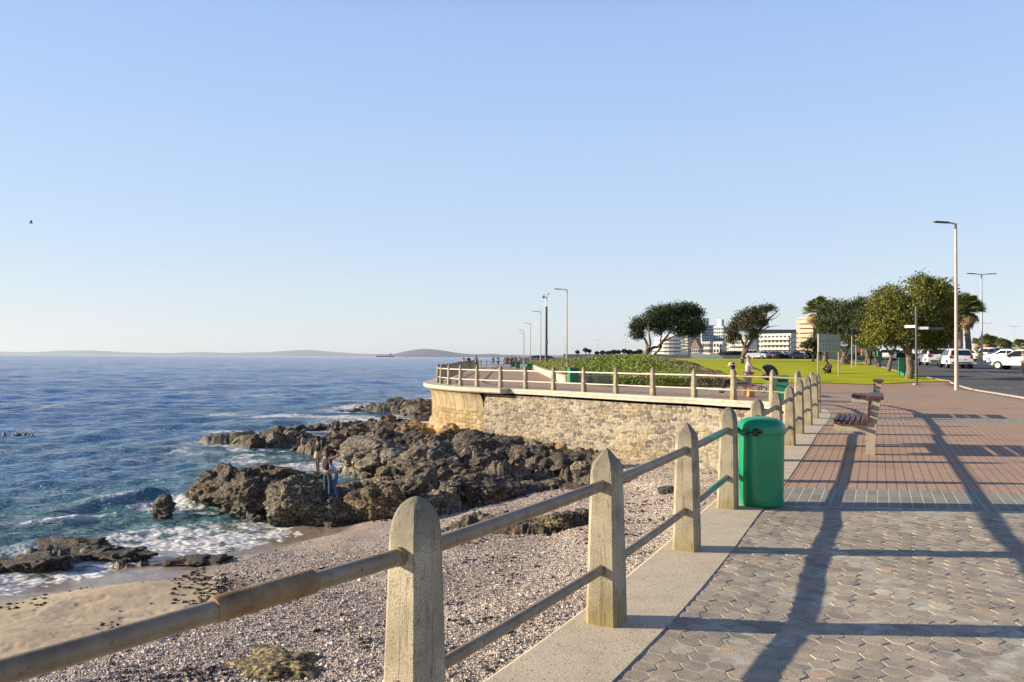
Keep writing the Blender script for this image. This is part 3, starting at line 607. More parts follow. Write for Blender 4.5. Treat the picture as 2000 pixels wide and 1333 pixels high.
def beach():
    az = np.arange(-47, 22, .055); r = np.exp(np.linspace(math.log(6.0), math.log(125), 700))
    A, Rr = np.meshgrid(np.radians(az), r, indexing='ij'); X = np.sin(A) * Rr; Y = np.cos(A) * Rr
    Z, rock = terrain(X, Y)
    # keep clear of the inside of the promenade
    inside = sstep(.3, 1.0, X - xL(Y)); Z = Z * (1 - inside) + np.minimum(Z, -2.9) * inside
    tocoast = xL(Y) - X
    sand = sandmask(X, Y)
    n1 = fbm(X * .6, Y * .6, s=91, o=4); n2 = fbm(X * 2.5, Y * 2.5, s=92, o=4)
    peb = np.array([.40, .35, .30]); pale = np.array([.60, .545, .45]); dk = np.array([.12, .09, .085]); sd_ = np.array([.42, .325, .215]); pink = np.array([.42, .30, .235]); wet = np.array([.21, .165, .125])
    C = np.zeros(X.shape + (3,)); C[:] = peb
    def mixin(mask, col): C[:] = C * (1 - mask[..., None]) + col * mask[..., None]
    mixin(np.clip(sstep(-.1, .5, n2) * .35 * sstep(26, 18, Y), 0, 1), dk)
    mixin(sstep(6.8, 2.6, tocoast * np.interp(Y, [0, 16, 30], [.75, .8, .7])) * (.75 + .25 * sstep(-.3, .2, n2)), pale)
    mixin(sstep(22.5, 25.5, Y) * sstep(-3.4, -4.8, X) * .9, pink)
    mixin(sand, sd_)
    mixin(np.clip(sstep(.28, .5, n2) * sand * .45, 0, 1), dk * 1.6)
    seam = np.exp(-((X - np.interp(Y, [8, 12, 13.8, 15, 17, 19, 21, 23], [-11.5, -8.6, -7.6, -6.4, -5.9, -6.8, -7.8, -8.0]) - .25) / .5) ** 2) * sstep(22.5, 20, Y)
    mixin(np.clip(seam * sstep(-.15, .3, n2) * .9, 0, 1), dk * .7)
    wetm = sstep(-3.74, -3.9, Z) * (1 - rock); mixin(wetm * .85, wet)
    C *= (1 + .16 * fbm(X * 1.3, Y * 1.3, s=95, o=3))[..., None]
    # rock tones
    n3 = fbm(X * .5, Y * .5, s=96, o=3); n4 = fbm(X * 4, Y * 4, s=97, o=4)
    rc = np.zeros_like(C); rc[:] = (.14, .108, .078); t = sstep(-.25, .35, n3)[..., None]; rc = rc * (1 - t) + np.array([.25, .215, .165]) * t
    t = sstep(.0, .45, n4)[..., None] * .55; rc = rc * (1 - t) + np.array([.075, .055, .04]) * t
    t = (sstep(.15, .5, fbm(X * .9, Y * .9, s=98, o=3)) * .5)[..., None]; rc = rc * (1 - t) + np.array([.22, .14, .075]) * t
    wl_ = sstep(-3.15, -3.75, Z)[..., None] * .55; rc = rc * (1 - wl_) + np.array([.05, .042, .036]) * wl_
    rc *= .68; bt = (sstep(.02, .22, fbm(X * 13, Y * 13, s=99, o=3)) * sstep(-2.6, -3.0, Z) * sstep(-4.0, -3.75, Z) * sstep(-.1, .25, n3 + .1))[..., None] * .7; rc = rc * (1 - bt) + np.array([.36, .33, .26]) * bt
    och = (sstep(2.6, .6, tocoast) * sstep(37, 40, Y) * sstep(60, 52, Y))[..., None] * .8; rc = rc * (1 - och) + np.array([.36, .23, .085]) * och
    tal = (sstep(1.8, .5, tocoast * .8) * sstep(27, 30, Y) * sstep(40, 37, Y))[..., None] * .6; rc = rc * (1 - tal) + np.array([.36, .30, .20]) * tal
    far = sstep(55, 75, Y)[..., None] * .4; rc = rc * (1 - far) + np.array([.09, .07, .055]) * far
    rk = sstep(.35, .6, rock)[..., None]; C = C * (1 - rk) + rc * rk
    wetf = np.clip(wetm + .8 * sstep(-3.5, -3.9, Z) * rock, 0, 1)
    m, nt, N, L, P = newmat('beach and reef')
    a = N.new('ShaderNodeAttribute'); a.attribute_name = 'col'; ra = N.new('ShaderNodeAttribute'); ra.attribute_name = 'rock'; wa = N.new('ShaderNodeAttribute'); wa.attribute_name = 'wet'; sa = N.new('ShaderNodeAttribute'); sa.attribute_name = 'sand'
    g = N.new('ShaderNodeNewGeometry')
    vo = N.new('ShaderNodeTexVoronoi'); vo.inputs['Scale'].default_value = 33; L.new(g.outputs['Position'], vo.inputs['Vector'])
    cr = ramp(N, [(0, (.18, .13, .15)), (.3, (.55, .45, .46)), (.5, (1.0, .93, .90)), (.7, (1.5, 1.4, 1.32)), (1, (2.3, 2.2, 2.1))]); sc = N.new('ShaderNodeSeparateColor'); L.new(vo.outputs['Color'], sc.inputs[0]); L.new(sc.outputs[0], cr.inputs[0])
    nzs = N.new('ShaderNodeTexNoise'); nzs.inputs['Scale'].default_value = 60; nzs.inputs['Detail'].default_value = 4; L.new(g.outputs['Position'], nzs.inputs['Vector']); rs = ramp(N, [(.35, (.84, .84, .84)), (.65, (1.14, 1.14, 1.14))]); L.new(nzs.outputs[0], rs.inputs[0])
    nr = N.new('ShaderNodeTexNoise'); nr.inputs['Scale'].default_value = 14; nr.inputs['Detail'].default_value = 8; nr.inputs['Roughness'].default_value = .75; L.new(g.outputs['Position'], nr.inputs['Vector']); rr_ = ramp(N, [(.38, (.14, .12, .11)), (.5, (.8, .8, .8)), (.62, (2.3, 2.2, 2.0))]); L.new(nr.outputs[0], rr_.inputs[0])
    m1 = N.new('ShaderNodeMix'); m1.data_type = 'RGBA'; L.new(sa.outputs['Fac'], m1.inputs[0]); L.new(cr.outputs[0], m1.inputs[6]); L.new(rs.outputs[0], m1.inputs[7])
    m2 = N.new('ShaderNodeMix'); m2.data_type = 'RGBA'; L.new(ra.outputs['Fac'], m2.inputs[0]); L.new(m1.outputs[2], m2.inputs[6]); L.new(rr_.outputs[0], m2.inputs[7])
    mu = N.new('ShaderNodeMix'); mu.data_type = 'RGBA'; mu.blend_type = 'MULTIPLY'; mu.inputs[0].default_value = 1; L.new(a.outputs['Color'], mu.inputs[6]); L.new(m2.outputs[2], mu.inputs[7])
    L.new(mu.outputs[2], P.inputs['Base Color'])
    rg = N.new('ShaderNodeMapRange'); rg.inputs[3].default_value = .9; rg.inputs[4].default_value = .22; L.new(wa.outputs['Fac'], rg.inputs[0]); L.new(rg.outputs[0], P.inputs['Roughness'])
    # relief: pebbles / rock
    bh = N.new('ShaderNodeMix'); L.new(ra.outputs['Fac'], bh.inputs[0]); L.new(vo.outputs['Distance'], bh.inputs[2]); L.new(nr.outputs[0], bh.inputs[3])
    b1 = N.new('ShaderNodeBump'); L.new(bh.outputs[0], b1.inputs['Height']); b1.inputs['Distance'].default_value = .10
    st_ = N.new('ShaderNodeMath'); st_.operation = 'MAXIMUM'; inv = N.new('ShaderNodeMath'); inv.operation = 'SUBTRACT'; inv.inputs[0].default_value = 1; L.new(sa.outputs['Fac'], inv.inputs[1]); L.new(inv.outputs[0], st_.inputs[0]); L.new(ra.outputs['Fac'], st_.inputs[1])
    st2 = N.new('ShaderNodeMath'); st2.operation = 'MULTIPLY_ADD'; st2.inputs[1].default_value = .7; st2.inputs[2].default_value = .05; L.new(st_.outputs[0], st2.inputs[0]); L.new(st2.outputs[0], b1.inputs['Strength']); L.new(b1.outputs[0], P.inputs['Normal'])
    o = np_mesh('beach', np.stack([X, Y, Z], -1).reshape(-1, 3), grid_faces(len(az), len(r)), m, cols={'col': C.reshape(-1, 3)}, floats={'rock': rk[..., 0], 'wet': wetf, 'sand': np.clip(sand + wetm + .75 * sstep(22.5, 25.0, Y) * sstep(-3.0, -4.4, X), 0, 1)})
    tag(o, kind='structure')
beach()
# ------------------------------------------------------------------ sea
SWELL = [((-24, 22.5), (-16.5, 25.3), (-13.6, 28.2), .5, .24), ((-15.5, 31.5), (-13.5, 32.5), (-12.2, 31.6), .5, .16)]
def segdist(x, y, pts):
    d = np.full(x.shape, 99.0)
    for (a, b) in zip(pts[:-1], pts[1:]):
        ax, ay = a; bx, by = b; t = np.clip(((x - ax) * (bx - ax) + (y - ay) * (by - ay)) / ((bx - ax) ** 2 + (by - ay) ** 2), 0, 1)
        d = np.minimum(d, np.hypot(x - ax - t * (bx - ax), y - ay - t * (by - ay)))
    return d
def sea():
    az = np.arange(-52, 24, .075); r = np.exp(np.linspace(math.log(12), math.log(60000), 1150))
    A, Rr = np.meshgrid(np.radians(az), r, indexing='ij'); X = np.sin(A) * Rr; Y = np.cos(A) * Rr
    Z = np.full(X.shape, SEA); rng = np.random.default_rng(3)
    near = (Rr < 900)
    z = np.zeros_like(X); step = Rr * (math.log(60000 / 12) / 1150)
    for k in range(46):
        lam = 0.55 * 1.105 ** k; th = rng.normal(2.7, .55); amp = .0150 * lam ** .55 * rng.uniform(.6, 1.2)
        amp = min(amp, .06); kx, ky = math.cos(th) * 2 * math.pi / lam, math.sin(th) * 2 * math.pi / lam
        wsp = 1.0 * sstep(lam * .45, lam * .22, step)
        ph = kx * X + ky * Y + rng.uniform(0, 6.28) + 1.6 * vnoise(X / (lam * 3.5), Y / (lam * 3.5), s=100 + k)
        z += 1.25 * amp * wsp * (np.sin(ph) + .25 * np.sin(2 * ph + .6)) * (.55 + .45 * vnoise(X / (lam * 6), Y / (lam * 6), s=200 + k))
    tb, rock = terrain(np.clip(X, -35, 14), np.clip(Y, 5, 125), detail=False)
    inreg = (X > -35) & (X < 14) & (Y < 125); depth = np.where(inreg, SEA - tb, 5.0)
    z *= .25 + .75 * sstep(.05, 1.0, depth)
    foam = np.zeros_like(X)
    for (a, b, c, w, h) in SWELL:
        d = segdist(X + .25 * vnoise(X * .7, Y * .7, s=5), Y + .4 * vnoise(X * .5, Y * .5, s=6), [a, b, c]); z += h * np.exp(-(d / w) ** 2)
        foam = np.maximum(foam, .85 * np.exp(-((d) / (w * .85)) ** 2) * sstep(-.3, .5, vnoise(X * .6, Y * .6, s=9) + .3))
    n1 = fbm(X * .55, Y * .55, s=111, o=5); n2 = ridged(X * 1.5, Y * 1.9, s=112, o=4)
    fo = sstep(1.15, .05, depth) * sstep(-.25, .35, n1 + .15) * inreg; foam = np.maximum(foam, fo * sstep(-.2, .6, n2 + .1))
    # swash zone on the small beach
    sw = np.clip(1.0 * np.exp(-((X + 10.8) / 4.3) ** 2 - ((Y - 25.2 - (X + 10.8) * .45) / 2.1) ** 2), 0, 1); foam = np.maximum(foam, sw * sstep(-.15, .5, n2) * 1.0)
    # surf in the gullies between the reefs
    for (cx, cy, rx, ry) in ((-9.5, 72, 4.5, 3.0), (-13, 56.5, 4.0, 1.6), (-7.5, 52.5, 3, 1.6), (-14, 93, 6, 5), (-19, 77, 5, 2.5), (-8, 112, 4, 9), (-12.6, 31.2, 1.6, .9), (-19, 60, 3.5, 1.2)):
        q = np.exp(-((X - cx) / rx) ** 2 - ((Y - cy) / ry) ** 2); foam = np.maximum(foam, np.clip(1.5 * q, 0, 1) * sstep(-.45, .15, n2 + n1 * .5))
    # drifting foam streaks further out
    for (px, py, wpx, hpx) in ((370, 765, 90, 9), (520, 771, 70, 6), (200, 815, 80, 7), (80, 800, 60, 8), (450, 808, 70, 4), (300, 756, 120, 5), (640, 800, 60, 5), (560, 850, 50, 4), (100, 880, 70, 5), (270, 905, 70, 5), (150, 960, 90, 5)):
        b_ = py - YH(px); D = (CAMZ - SEA) * 1600 / b_; cx = (px - 1000) / 1600 * D; rx = wpx / 1600 * D; ry = hpx * D / b_
        q = np.exp(-((X - cx) / rx) ** 2 - ((Y - cy if False else Y - D) / ry) ** 2); sc_ = 30 / D
        foam = np.maximum(foam, q * .62 * sstep(.1, .6, fbm(X * 1.2 * sc_, Y * 1.0 * sc_, s=130, o=5) + .28))
    # scattered whitecaps
    wc = sstep(.52, .7, fbm(X * .09, Y * .16, s=140, o=6)) * sstep(40, 90, Rr) * sstep(2500, 800, Rr) * .5; foam = np.maximum(foam, wc)
    Z = SEA + z + .03 * foam * vnoise(X * 6, Y * 6, s=7)
    sh = np.clip(sstep(3.2, .2, depth) * inreg, 0, 1)
    turq = np.clip(sh * .55 + np.exp(-((X + 12) / 8) ** 2 - ((Y - 27) / 8) ** 2) * .5 + np.exp(-((X + 12) / 7) ** 2 - ((Y - 45) / 8) ** 2) * .35 + .12 * fbm(X * .1, Y * .1, s=150), 0, 1)
    deep = np.array([.009, .10, .31]); tq = np.array([.075, .17, .16]); sandy = np.array([.22, .21, .155])
    C = deep * (1 - turq[..., None]) + tq * turq[..., None]
    s2 = (sstep(.55, .0, depth) * inreg)[..., None] * .75; C = C * (1 - s2) + sandy * s2
    C *= (1 + .35 * fbm(X * .02, Y * .035, s=151, o=4))[..., None]
    m, nt, N, L, P = newmat('sea water')
    a = N.new('ShaderNodeAttribute'); a.attribute_name = 'col'; f = N.new('ShaderNodeAttribute'); f.attribute_name = 'foam'
    g = N.new('ShaderNodeNewGeometry'); nz = N.new('ShaderNodeTexNoise'); nz.inputs['Scale'].default_value = 7; nz.inputs['Detail'].default_value = 6; nz.inputs['Roughness'].default_value = .7; L.new(g.outputs['Position'], nz.inputs['Vector'])
    ff = N.new('ShaderNodeMath'); ff.operation = 'MULTIPLY_ADD'; L.new(nz.outputs[0], ff.inputs[0]); ff.inputs[1].default_value = 1.5; ff.inputs[2].default_value = -.95
    fs = N.new('ShaderNodeMath'); fs.operation = 'MULTIPLY_ADD'; L.new(f.outputs['Fac'], fs.inputs[0]); fs.inputs[1].default_value = 1.5; L.new(ff.outputs[0], fs.inputs[2])
    fm = N.new('ShaderNodeMapRange'); fm.inputs[1].default_value = .15; fm.inputs[2].default_value = .75; L.new(fs.outputs[0], fm.inputs[0])
    gate = N.new('ShaderNodeMath'); gate.operation = 'MULTIPLY'; g3 = N.new('ShaderNodeMapRange'); g3.inputs[1].default_value = .02; g3.inputs[2].default_value = .25; L.new(f.outputs['Fac'], g3.inputs[0]); L.new(fm.outputs[0], gate.inputs[0]); L.new(g3.outputs[0], gate.inputs[1])
    mx = N.new('ShaderNodeMix'); mx.data_type = 'RGBA'; L.new(gate.outputs[0], mx.inputs[0]); L.new(a.outputs['Color'], mx.inputs[6]); mx.inputs[7].default_value = (.62, .62, .62, 1)
    L.new(mx.outputs[2], P.inputs['Base Color']); P.inputs['IOR'].default_value = 1.33; P.inputs['Specular IOR Level'].default_value = .36
    rg = N.new('ShaderNodeMapRange'); rg.inputs[3].default_value = .11; rg.inputs[4].default_value = .8; L.new(gate.outputs[0], rg.inputs[0]); L.new(rg.outputs[0], P.inputs['Roughness'])
    # ripples finer than the mesh
    mp = N.new('ShaderNodeMapping'); mp.inputs['Rotation'].default_value = (0, 0, .5); mp.inputs['Scale'].default_value = (1.0, 2.2, 1); L.new(g.outputs['Position'], mp.inputs[0])
    n2_ = N.new('ShaderNodeTexNoise'); n2_.inputs['Scale'].default_value = 1.5; n2_.inputs['Detail'].default_value = 7; n2_.inputs['Roughness'].default_value = .62; L.new(mp.outputs[0], n2_.inputs['Vector'])
    n3_ = N.new('ShaderNodeTexNoise'); n3_.inputs['Scale'].default_value = .10; n3_.inputs['Detail'].default_value = 6; n3_.inputs['Roughness'].default_value = .7; L.new(mp.outputs[0], n3_.inputs['Vector'])
    b0 = N.new('ShaderNodeBump'); b0.inputs['Strength'].default_value = 1; b0.inputs['Distance'].default_value = 2.2; L.new(n3_.outputs[0], b0.inputs['Height'])
    b1 = N.new('ShaderNodeBump'); b1.inputs['Strength'].default_value = 1; b1.inputs['Distance'].default_value = .16; L.new(n2_.outputs[0], b1.inputs['Height']); L.new(b0.outputs[0], b1.inputs['Normal'])
    L.new(b1.outputs[0], P.inputs['Normal'])
    o = np_mesh('sea', np.stack([X, Y, Z], -1).reshape(-1, 3), grid_faces(len(az), len(r)), m, cols={'col': C.reshape(-1, 3)}, floats={'foam': np.clip(foam, 0, 1)}); tag(o, kind='structure')
sea()
# ------------------------------------------------------------------ boulders
M['rock'] = None
def rock_material():
    m, nt, N, L, P = newmat('boulder rock'); a = N.new('ShaderNodeAttribute'); a.attribute_name = 'col'; g = N.new('ShaderNodeNewGeometry')
    nr = N.new('ShaderNodeTexNoise'); nr.inputs['Scale'].default_value = 12; nr.inputs['Detail'].default_value = 8; nr.inputs['Roughness'].default_value = .75; L.new(g.outputs['Position'], nr.inputs['Vector'])
    r = ramp(N, [(.40, (.10, .09, .08)), (.5, (.8, .8, .8)), (.60, (2.7, 2.6, 2.3))]); L.new(nr.outputs[0], r.inputs[0])
    mu = N.new('ShaderNodeMix'); mu.data_type = 'RGBA'; mu.blend_type = 'MULTIPLY'; mu.inputs[0].default_value = 1; L.new(a.outputs['Color'], mu.inputs[6]); L.new(r.outputs[0], mu.inputs[7]); L.new(mu.outputs[2], P.inputs['Base Color'])
    P.inputs['Roughness'].default_value = .7
    b = N.new('ShaderNodeBump'); b.inputs['Strength'].default_value = 1; b.inputs['Distance'].default_value = .13; L.new(nr.outputs[0], b.inputs['Height']); L.new(b.outputs[0], P.inputs['Normal'])
    return m
M['rock'] = rock_material()
def boulder(name, label, c, r, seed, base=(.125, .095, .068), rot=0.0, rough=1.0, sub=6, wet=None, group=None, lump=.22, cat='rock', tilt=0):
    bm = bmesh.new(); bmesh.ops.create_icosphere(bm, subdivisions=sub, radius=1)
    V = np.array([v.co[:] for v in bm.verts]); F = np.array([[v.index for v in f.verts] for f in bm.faces]); bm.free()
    rr = np.array(r, float); n = V.copy(); P = np.sign(V) * np.abs(V) ** .82; P /= np.linalg.norm(P, axis=1)[:, None] ** .6   # slightly blocky
    rg_ = np.random.default_rng(seed); kk = np.full(len(V), 1.06)
    for _ in range(16):
        nn = rg_.normal(0, 1, 3); nn /= np.linalg.norm(nn); hh = rg_.uniform(.68, .98); dd = V @ nn; kk = np.where(dd > .05, np.minimum(kk, hh / np.maximum(dd, .05)), kk)
    P = V * kk[:, None] * 1.10 * np.array([1.06, 1.06, .9])
    Q = P * rr; s0 = seed * 7.3; mean = rr.mean()
    k = 1.0 / mean
    q = Q * k + s0
    f1, f2, cid = worley3(q[:, 0] * 1.15, q[:, 1] * 1.15, q[:, 2] * 1.15, s=seed)
    g1, g2, cid2 = worley3(q[:, 0] * 3.1, q[:, 1] * 3.1, q[:, 2] * 3.1, s=seed + 3)
    d = lump * (.9 * (.55 - f1)) * rough + .3 * lump * (.5 - g1) * rough + .14 * fbm(q[:, 0] * 1.2, q[:, 1] * 1.2, q[:, 2] * 1.2, s=seed, o=3)
    W_ = Q * 1.0
    d += .20 / mean * (ridged(W_[:, 0] * 1.7 + s0, W_[:, 1] * 1.7, W_[:, 2] * 3.6, s=seed + 1, o=4) - .3) + .045 / mean * fbm(W_[:, 0] * 7, W_[:, 1] * 7, W_[:, 2] * 9, s=seed + 2, o=3)
    e1, e2, ec = worley3(W_[:, 0] * 3.4 + s0, W_[:, 1] * 3.4, W_[:, 2] * 4.6, s=seed + 8); d += (.10 / mean) * (ec - .5) * sstep(.0, .2, e2 - e1)
    d -= (1 - sstep(0, .10, f2 - f1)) * .07 * rough
    Q = Q * (1 + d)[:, None]
    ca, sa = math.cos(rot), math.sin(rot); Q = np.stack([Q[:, 0] * ca - Q[:, 1] * sa, Q[:, 0] * sa + Q[:, 1] * ca, Q[:, 2] + tilt * Q[:, 0]], -1)
    wz = Q[:, 2] + c[2]; C = np.zeros_like(Q); C[:] = base
    t = sstep(-.1, .4, fbm(W_[:, 0] * 1.3 + s0, W_[:, 1] * 1.3, W_[:, 2] * 1.3, s=seed + 4, o=4))[:, None] * .55; C = C * (1 - t) + np.array([.24, .165, .095]) * t
    t = sstep(.05, .4, fbm(W_[:, 0] * 5 + s0, W_[:, 1] * 5, W_[:, 2] * 5, s=seed + 5, o=4))[:, None] * .6; C = C * (1 - t) + np.array([.06, .048, .038]) * t
    C *= .68; bt = (sstep(.0, .2, fbm(W_[:, 0] * 12 + s0, W_[:, 1] * 12, W_[:, 2] * 12, s=seed + 6, o=3)) * sstep(c[2] + rr[2] * .55, c[2] - rr[2] * .1, wz) * sstep(-.25, .2, fbm(W_[:, 0] * 1.6 + s0, W_[:, 1] * 1.6, W_[:, 2] * 1.6, s=seed + 7, o=2)))[:, None] * (.7 if wet is None else .15 * (wet > 0)); C = C * (1 - bt) + np.array([.38, .35, .27]) * bt
    wl_ = sstep(-3.55, -3.95, wz)[:, None] * (.6 if wet is None else wet); C = C * (1 - wl_) + np.array([.045, .038, .032]) * wl_
    o = np_mesh(name, Q, F, M['rock'], cols={'col': C}); o.location = c
    return tag(o, label, cat, group)
# the big boulders at the water's edge, left of and under the people
boulder('boulder', 'big dark craggy boulder at the left tip of the rocks with waves breaking beside it', (-10.75, 31.2, -3.4), (1.3, 1.0, 1.0), 11)
boulder('boulder', 'dark humped boulder in front of the big leftmost one, rising from the shallows', (-8.95, 29.3, -3.5), (1.15, .9, .82), 12, tilt=.12)
boulder('boulder', 'brown rounded top of rock behind the humped boulders, right of the big leftmost one', (-9.0, 31.6, -3.15), (1.5, .8, .62), 13, base=(.17, .12, .075))
boulder('boulder', 'shell crusted rounded boulder standing where the small sandy beach meets the rocks', (-7.2, 28.2, -3.45), (.95, .95, .98), 14, base=(.23, .20, .14))
boulder('boulder', 'low mussel covered boulder right beside the shell crusted one', (-6.05, 27.8, -3.80), (.95, .8, .62), 15, base=(.22, .19, .13))
boulder('boulder', 'ochre brown block of rock under the feet of the people', (-5.7, 28.7, -3.45), (1.0, .7, .55), 16, base=(.24, .165, .085))
boulder('boulder', 'ochre brown rounded rock right of the block under the people', (-4.35, 27.7, -3.45), (1.0, .75, .70), 17, base=(.25, .18, .10))
boulder('boulder', 'long light grey rock mass covered in shells directly behind the people', (-6.3, 40.0, -3.1), (1.75, 2.2, .95), 18, base=(.34, .30, .22), lump=.16)
boulder('boulder', 'largest dark rounded rock below the stone wall, grey and lined with cracks', (-1.4, 36.6, -2.65), (1.75, 1.3, .95), 19, base=(.15, .125, .10), lump=.14)
boulder('boulder', 'dark lumpy rock right of the largest rounded rock below the wall', (.9, 34.6, -2.8), (1.4, 1.0, .72), 20, base=(.145, .115, .09))
boulder('boulder', 'flat topped dark rock at the right end of the reef near the cove wall', (2.5, 33.4, -2.75), (1.3, .8, .5), 21, base=(.14, .11, .09), sub=5)
boulder('boulder', 'smooth brown rock with a split across it, in the middle of the reef', (-3.9, 32.4, -3.15), (1.2, .9, .62), 22, base=(.23, .165, .105), lump=.12)
boulder('boulder', 'brown rounded rock right of the split brown rock in the middle of the reef', (-2.3, 31.2, -3.15), (1.0, .8, .55), 23, base=(.22, .16, .10), lump=.13)
boulder('boulder', 'dark overhanging rock at the edge of the shingle below the reef', (-1.1, 29.6, -3.05), (1.15, .9, .62), 24, base=(.11, .085, .065))
boulder('boulder', 'shell covered grey rock between the light mass and the large rounded rock', (-3.4, 36.0, -3.0), (1.2, 1.1, .8), 25, base=(.26, .23, .18))
boulder('boulder', 'dark rock in deep shade left of the yellowish wave wall footing', (-4.6, 40.6, -2.9), (1.0, 1.2, .75), 26, base=(.10, .08, .06))
boulder('boulder', 'lone upright dark rock standing in the shallow surf off the beach', (-12.15, 28.85, -3.75), (.36, .34, .52), 27, sub=4, base=(.13, .11, .08), lump=.15)
for i, (x, y, z, rx, ry, rz, lb) in enumerate([(-13.7, 21.4, -3.95, .9, .5, .22, 'flat black wet rock at the left frame edge where surf runs over the sand'), (-12.3, 21.6, -3.88, .75, .42, .30, 'jagged black wet rock with pale shells facing the sand, lowest of the surf rocks'), (-12.7, 23.8, -3.85, .95, .4, .24, 'long black wet rock furthest out among the surf rocks at lower left'), (-11.6, 22.9, -3.9, .6, .35, .2, 'small black rock in white foam between the other surf rocks'), (-10.5, 22.7, -3.85, .75, .3, .16, 'thin dark ledge of rock between foam and dry sand'), (-8.3, 21.9, -3.86, .95, .35, .17, 'flat dark slab of rock beside the wet sand pool')]):
    boulder('rock', lb, (x, y, z), (rx, ry, rz), 40 + i, base=(.075, .06, .055), sub=5, wet=.3)
boulder('rock', 'low yellowish sandstone rock poking out of the shingle near the rail', (-3.5, 12.6, -3.1), (.68, .5, .17), 50, base=(.42, .34, .17), rough=1.2, wet=0)
boulder('rock', 'square edged stone block lying on the shingle behind the second post', (1.35, 23.4, -3.05), (.55, .4, .30), 51, base=(.28, .225, .14), lump=.1, wet=0)
boulder('rock', 'darker stone block touching the square edged block on the shingle', (2.2, 23.7, -3.02), (.42, .36, .30), 52, base=(.19, .15, .11), lump=.1, wet=0)
boulder('rock', 'small dark stone alone on the shingle near the cove wall', (5.05, 26.4, -2.6), (.30, .22, .17), 53, base=(.13, .12, .11), sub=4, wet=0)
boulder('rock', 'small dark stone at the edge of the reef by the third post', (3.9, 29.8, -2.75), (.45, .35, .28), 54, base=(.13, .11, .10), sub=4, wet=0)
# rubble of broken rock over the whole reef
def reef_rubble(n=2000):
    T = []
    for t in range(7):
        bm = bmesh.new(); bmesh.ops.create_icosphere(bm, subdivisions=3, radius=1); V = np.array([v.co[:] for v in bm.verts]); F = np.array([[v.index for v in f.verts] for f in bm.faces]); bm.free()
        rg_ = np.random.default_rng(900 + t); kk = np.full(len(V), 1.1)
        for _ in range(12):
            nn = rg_.normal(0, 1, 3); nn /= np.linalg.norm(nn); hh = rg_.uniform(.55, .95); dd = V @ nn; kk = np.where(dd > .05, np.minimum(kk, hh / np.maximum(dd, .05)), kk)
        V = V * kk[:, None]; V = V * (1 + .22 * ridged(V[:, 0] * 2 + t, V[:, 1] * 2, V[:, 2] * 2, s=t, o=3) * .6 + .10 * fbm(V[:, 0] * 5, V[:, 1] * 5, V[:, 2] * 5, s=t, o=2))[:, None]; T.append(V)
    D = np.exp(RNG.uniform(math.log(26), math.log(100), n * 9)); a = np.radians(RNG.uniform(-24, 8, n * 9)); x = np.sin(a) * D; y = np.cos(a) * D; z, rock = terrain(x, y)
    ok = (x < xL(y) - .9) & (rock > .5) & (z > SEA - .1); x, y, z = x[ok][:n], y[ok][:n], z[ok][:n]; k = len(x)
    sz = RNG.lognormal(-1.55, .5, k) * np.interp(y, [26, 90], [.8, 1.15]); Vs = []; Cs = []
    for i in range(k):
        V = T[i % 7] * sz[i] * RNG.uniform(.65, 1.25, 3); E_ = np.array(Euler(RNG.uniform(-.5, .5, 3) * np.array([1, 1, 12])).to_matrix()); V = V @ E_.T; V[:, 2] *= .75
        V += np.array([x[i], y[i], z[i] - .1 * sz[i]]); b = np.array([(.14, .11, .08), (.22, .18, .13), (.075, .058, .045), (.27, .22, .16), (.20, .13, .075)][RNG.integers(0, 5)]) * RNG.uniform(.7, 1.25)
        b = b * .8
        if y[i] > 55: b = b * .7
        tc_ = xL(y[i]) - x[i]
        if tc_ < 2.6 and 36 < y[i] < 60: b = np.array([.34, .22, .09]) * RNG.uniform(.6, 1.2)
        w_ = sstep(-3.3, -3.9, V[:, 2])[:, None] * .6; Vs.append(V); Cs.append(b * (1 - w_) + np.array([.045, .038, .032]) * w_)
    F_ = (F[None] + (np.arange(k) * len(T[0]))[:, None, None]).reshape(-1, 3)
    o = np_mesh('reef_rubble', np.concatenate(Vs), F_, M['rock'], smooth=False, cols={'col': np.concatenate(Cs)}); tag(o, 'broken dark rock covering the reef between the boulders', 'rocks', kind='stuff')
reef_rubble()
# ---- loose shells / pebbles / kelp scraps
def scatter(name, n, fn, size, colfn, m, flatn=.5):
    V = []; F = []; C = []
    base = np.array([(1, 0, 0), (-.9, .1, 0), (0, .8, 0), (.1, -.85, 0), (0, 0, 1), (0, 0, -1)]); tri = [(0, 2, 4), (2, 1, 4), (1, 3, 4), (3, 0, 4), (2, 0, 5), (1, 2, 5), (3, 1, 5), (0, 3, 5)]
    pts = fn(n); k = len(pts[0]); sz = size(k); a = RNG.uniform(0, 6.28, k)
    B = base[None] * np.stack([sz, sz * RNG.uniform(.5, 1, k), sz * flatn * RNG.uniform(.5, 1.2, k)], -1)[:, None, :]
    X = B[..., 0] * np.cos(a)[:, None] - B[..., 1] * np.sin(a)[:, None] + pts[0][:, None]; Y = B[..., 0] * np.sin(a)[:, None] + B[..., 1] * np.cos(a)[:, None] + pts[1][:, None]; Z = B[..., 2] + pts[2][:, None] + (sz * .2)[:, None]
    V = np.stack([X, Y, Z], -1).reshape(-1, 3); F = (np.array(tri)[None] + (np.arange(k) * 6)[:, None, None]).reshape(-1, 3)
    C = np.repeat(colfn(k), 6, axis=0)
    return np_mesh(name, V, F, m, smooth=False, cols={'col': C})
def beach_pts(n, keep):
    D = np.exp(RNG.uniform(math.log(9), math.log(33), n)); a = np.radians(RNG.uniform(-38, 20, n)); x = np.sin(a) * D; y = np.cos(a) * D
    z, rock = terrain(x, y); ok = (x < xL(y) - .35) & (z > -3.85) & (rock < .35); s_ = sandmask(x, y); ok &= keep(x, y, s_)
    return x[ok], y[ok], z[ok]
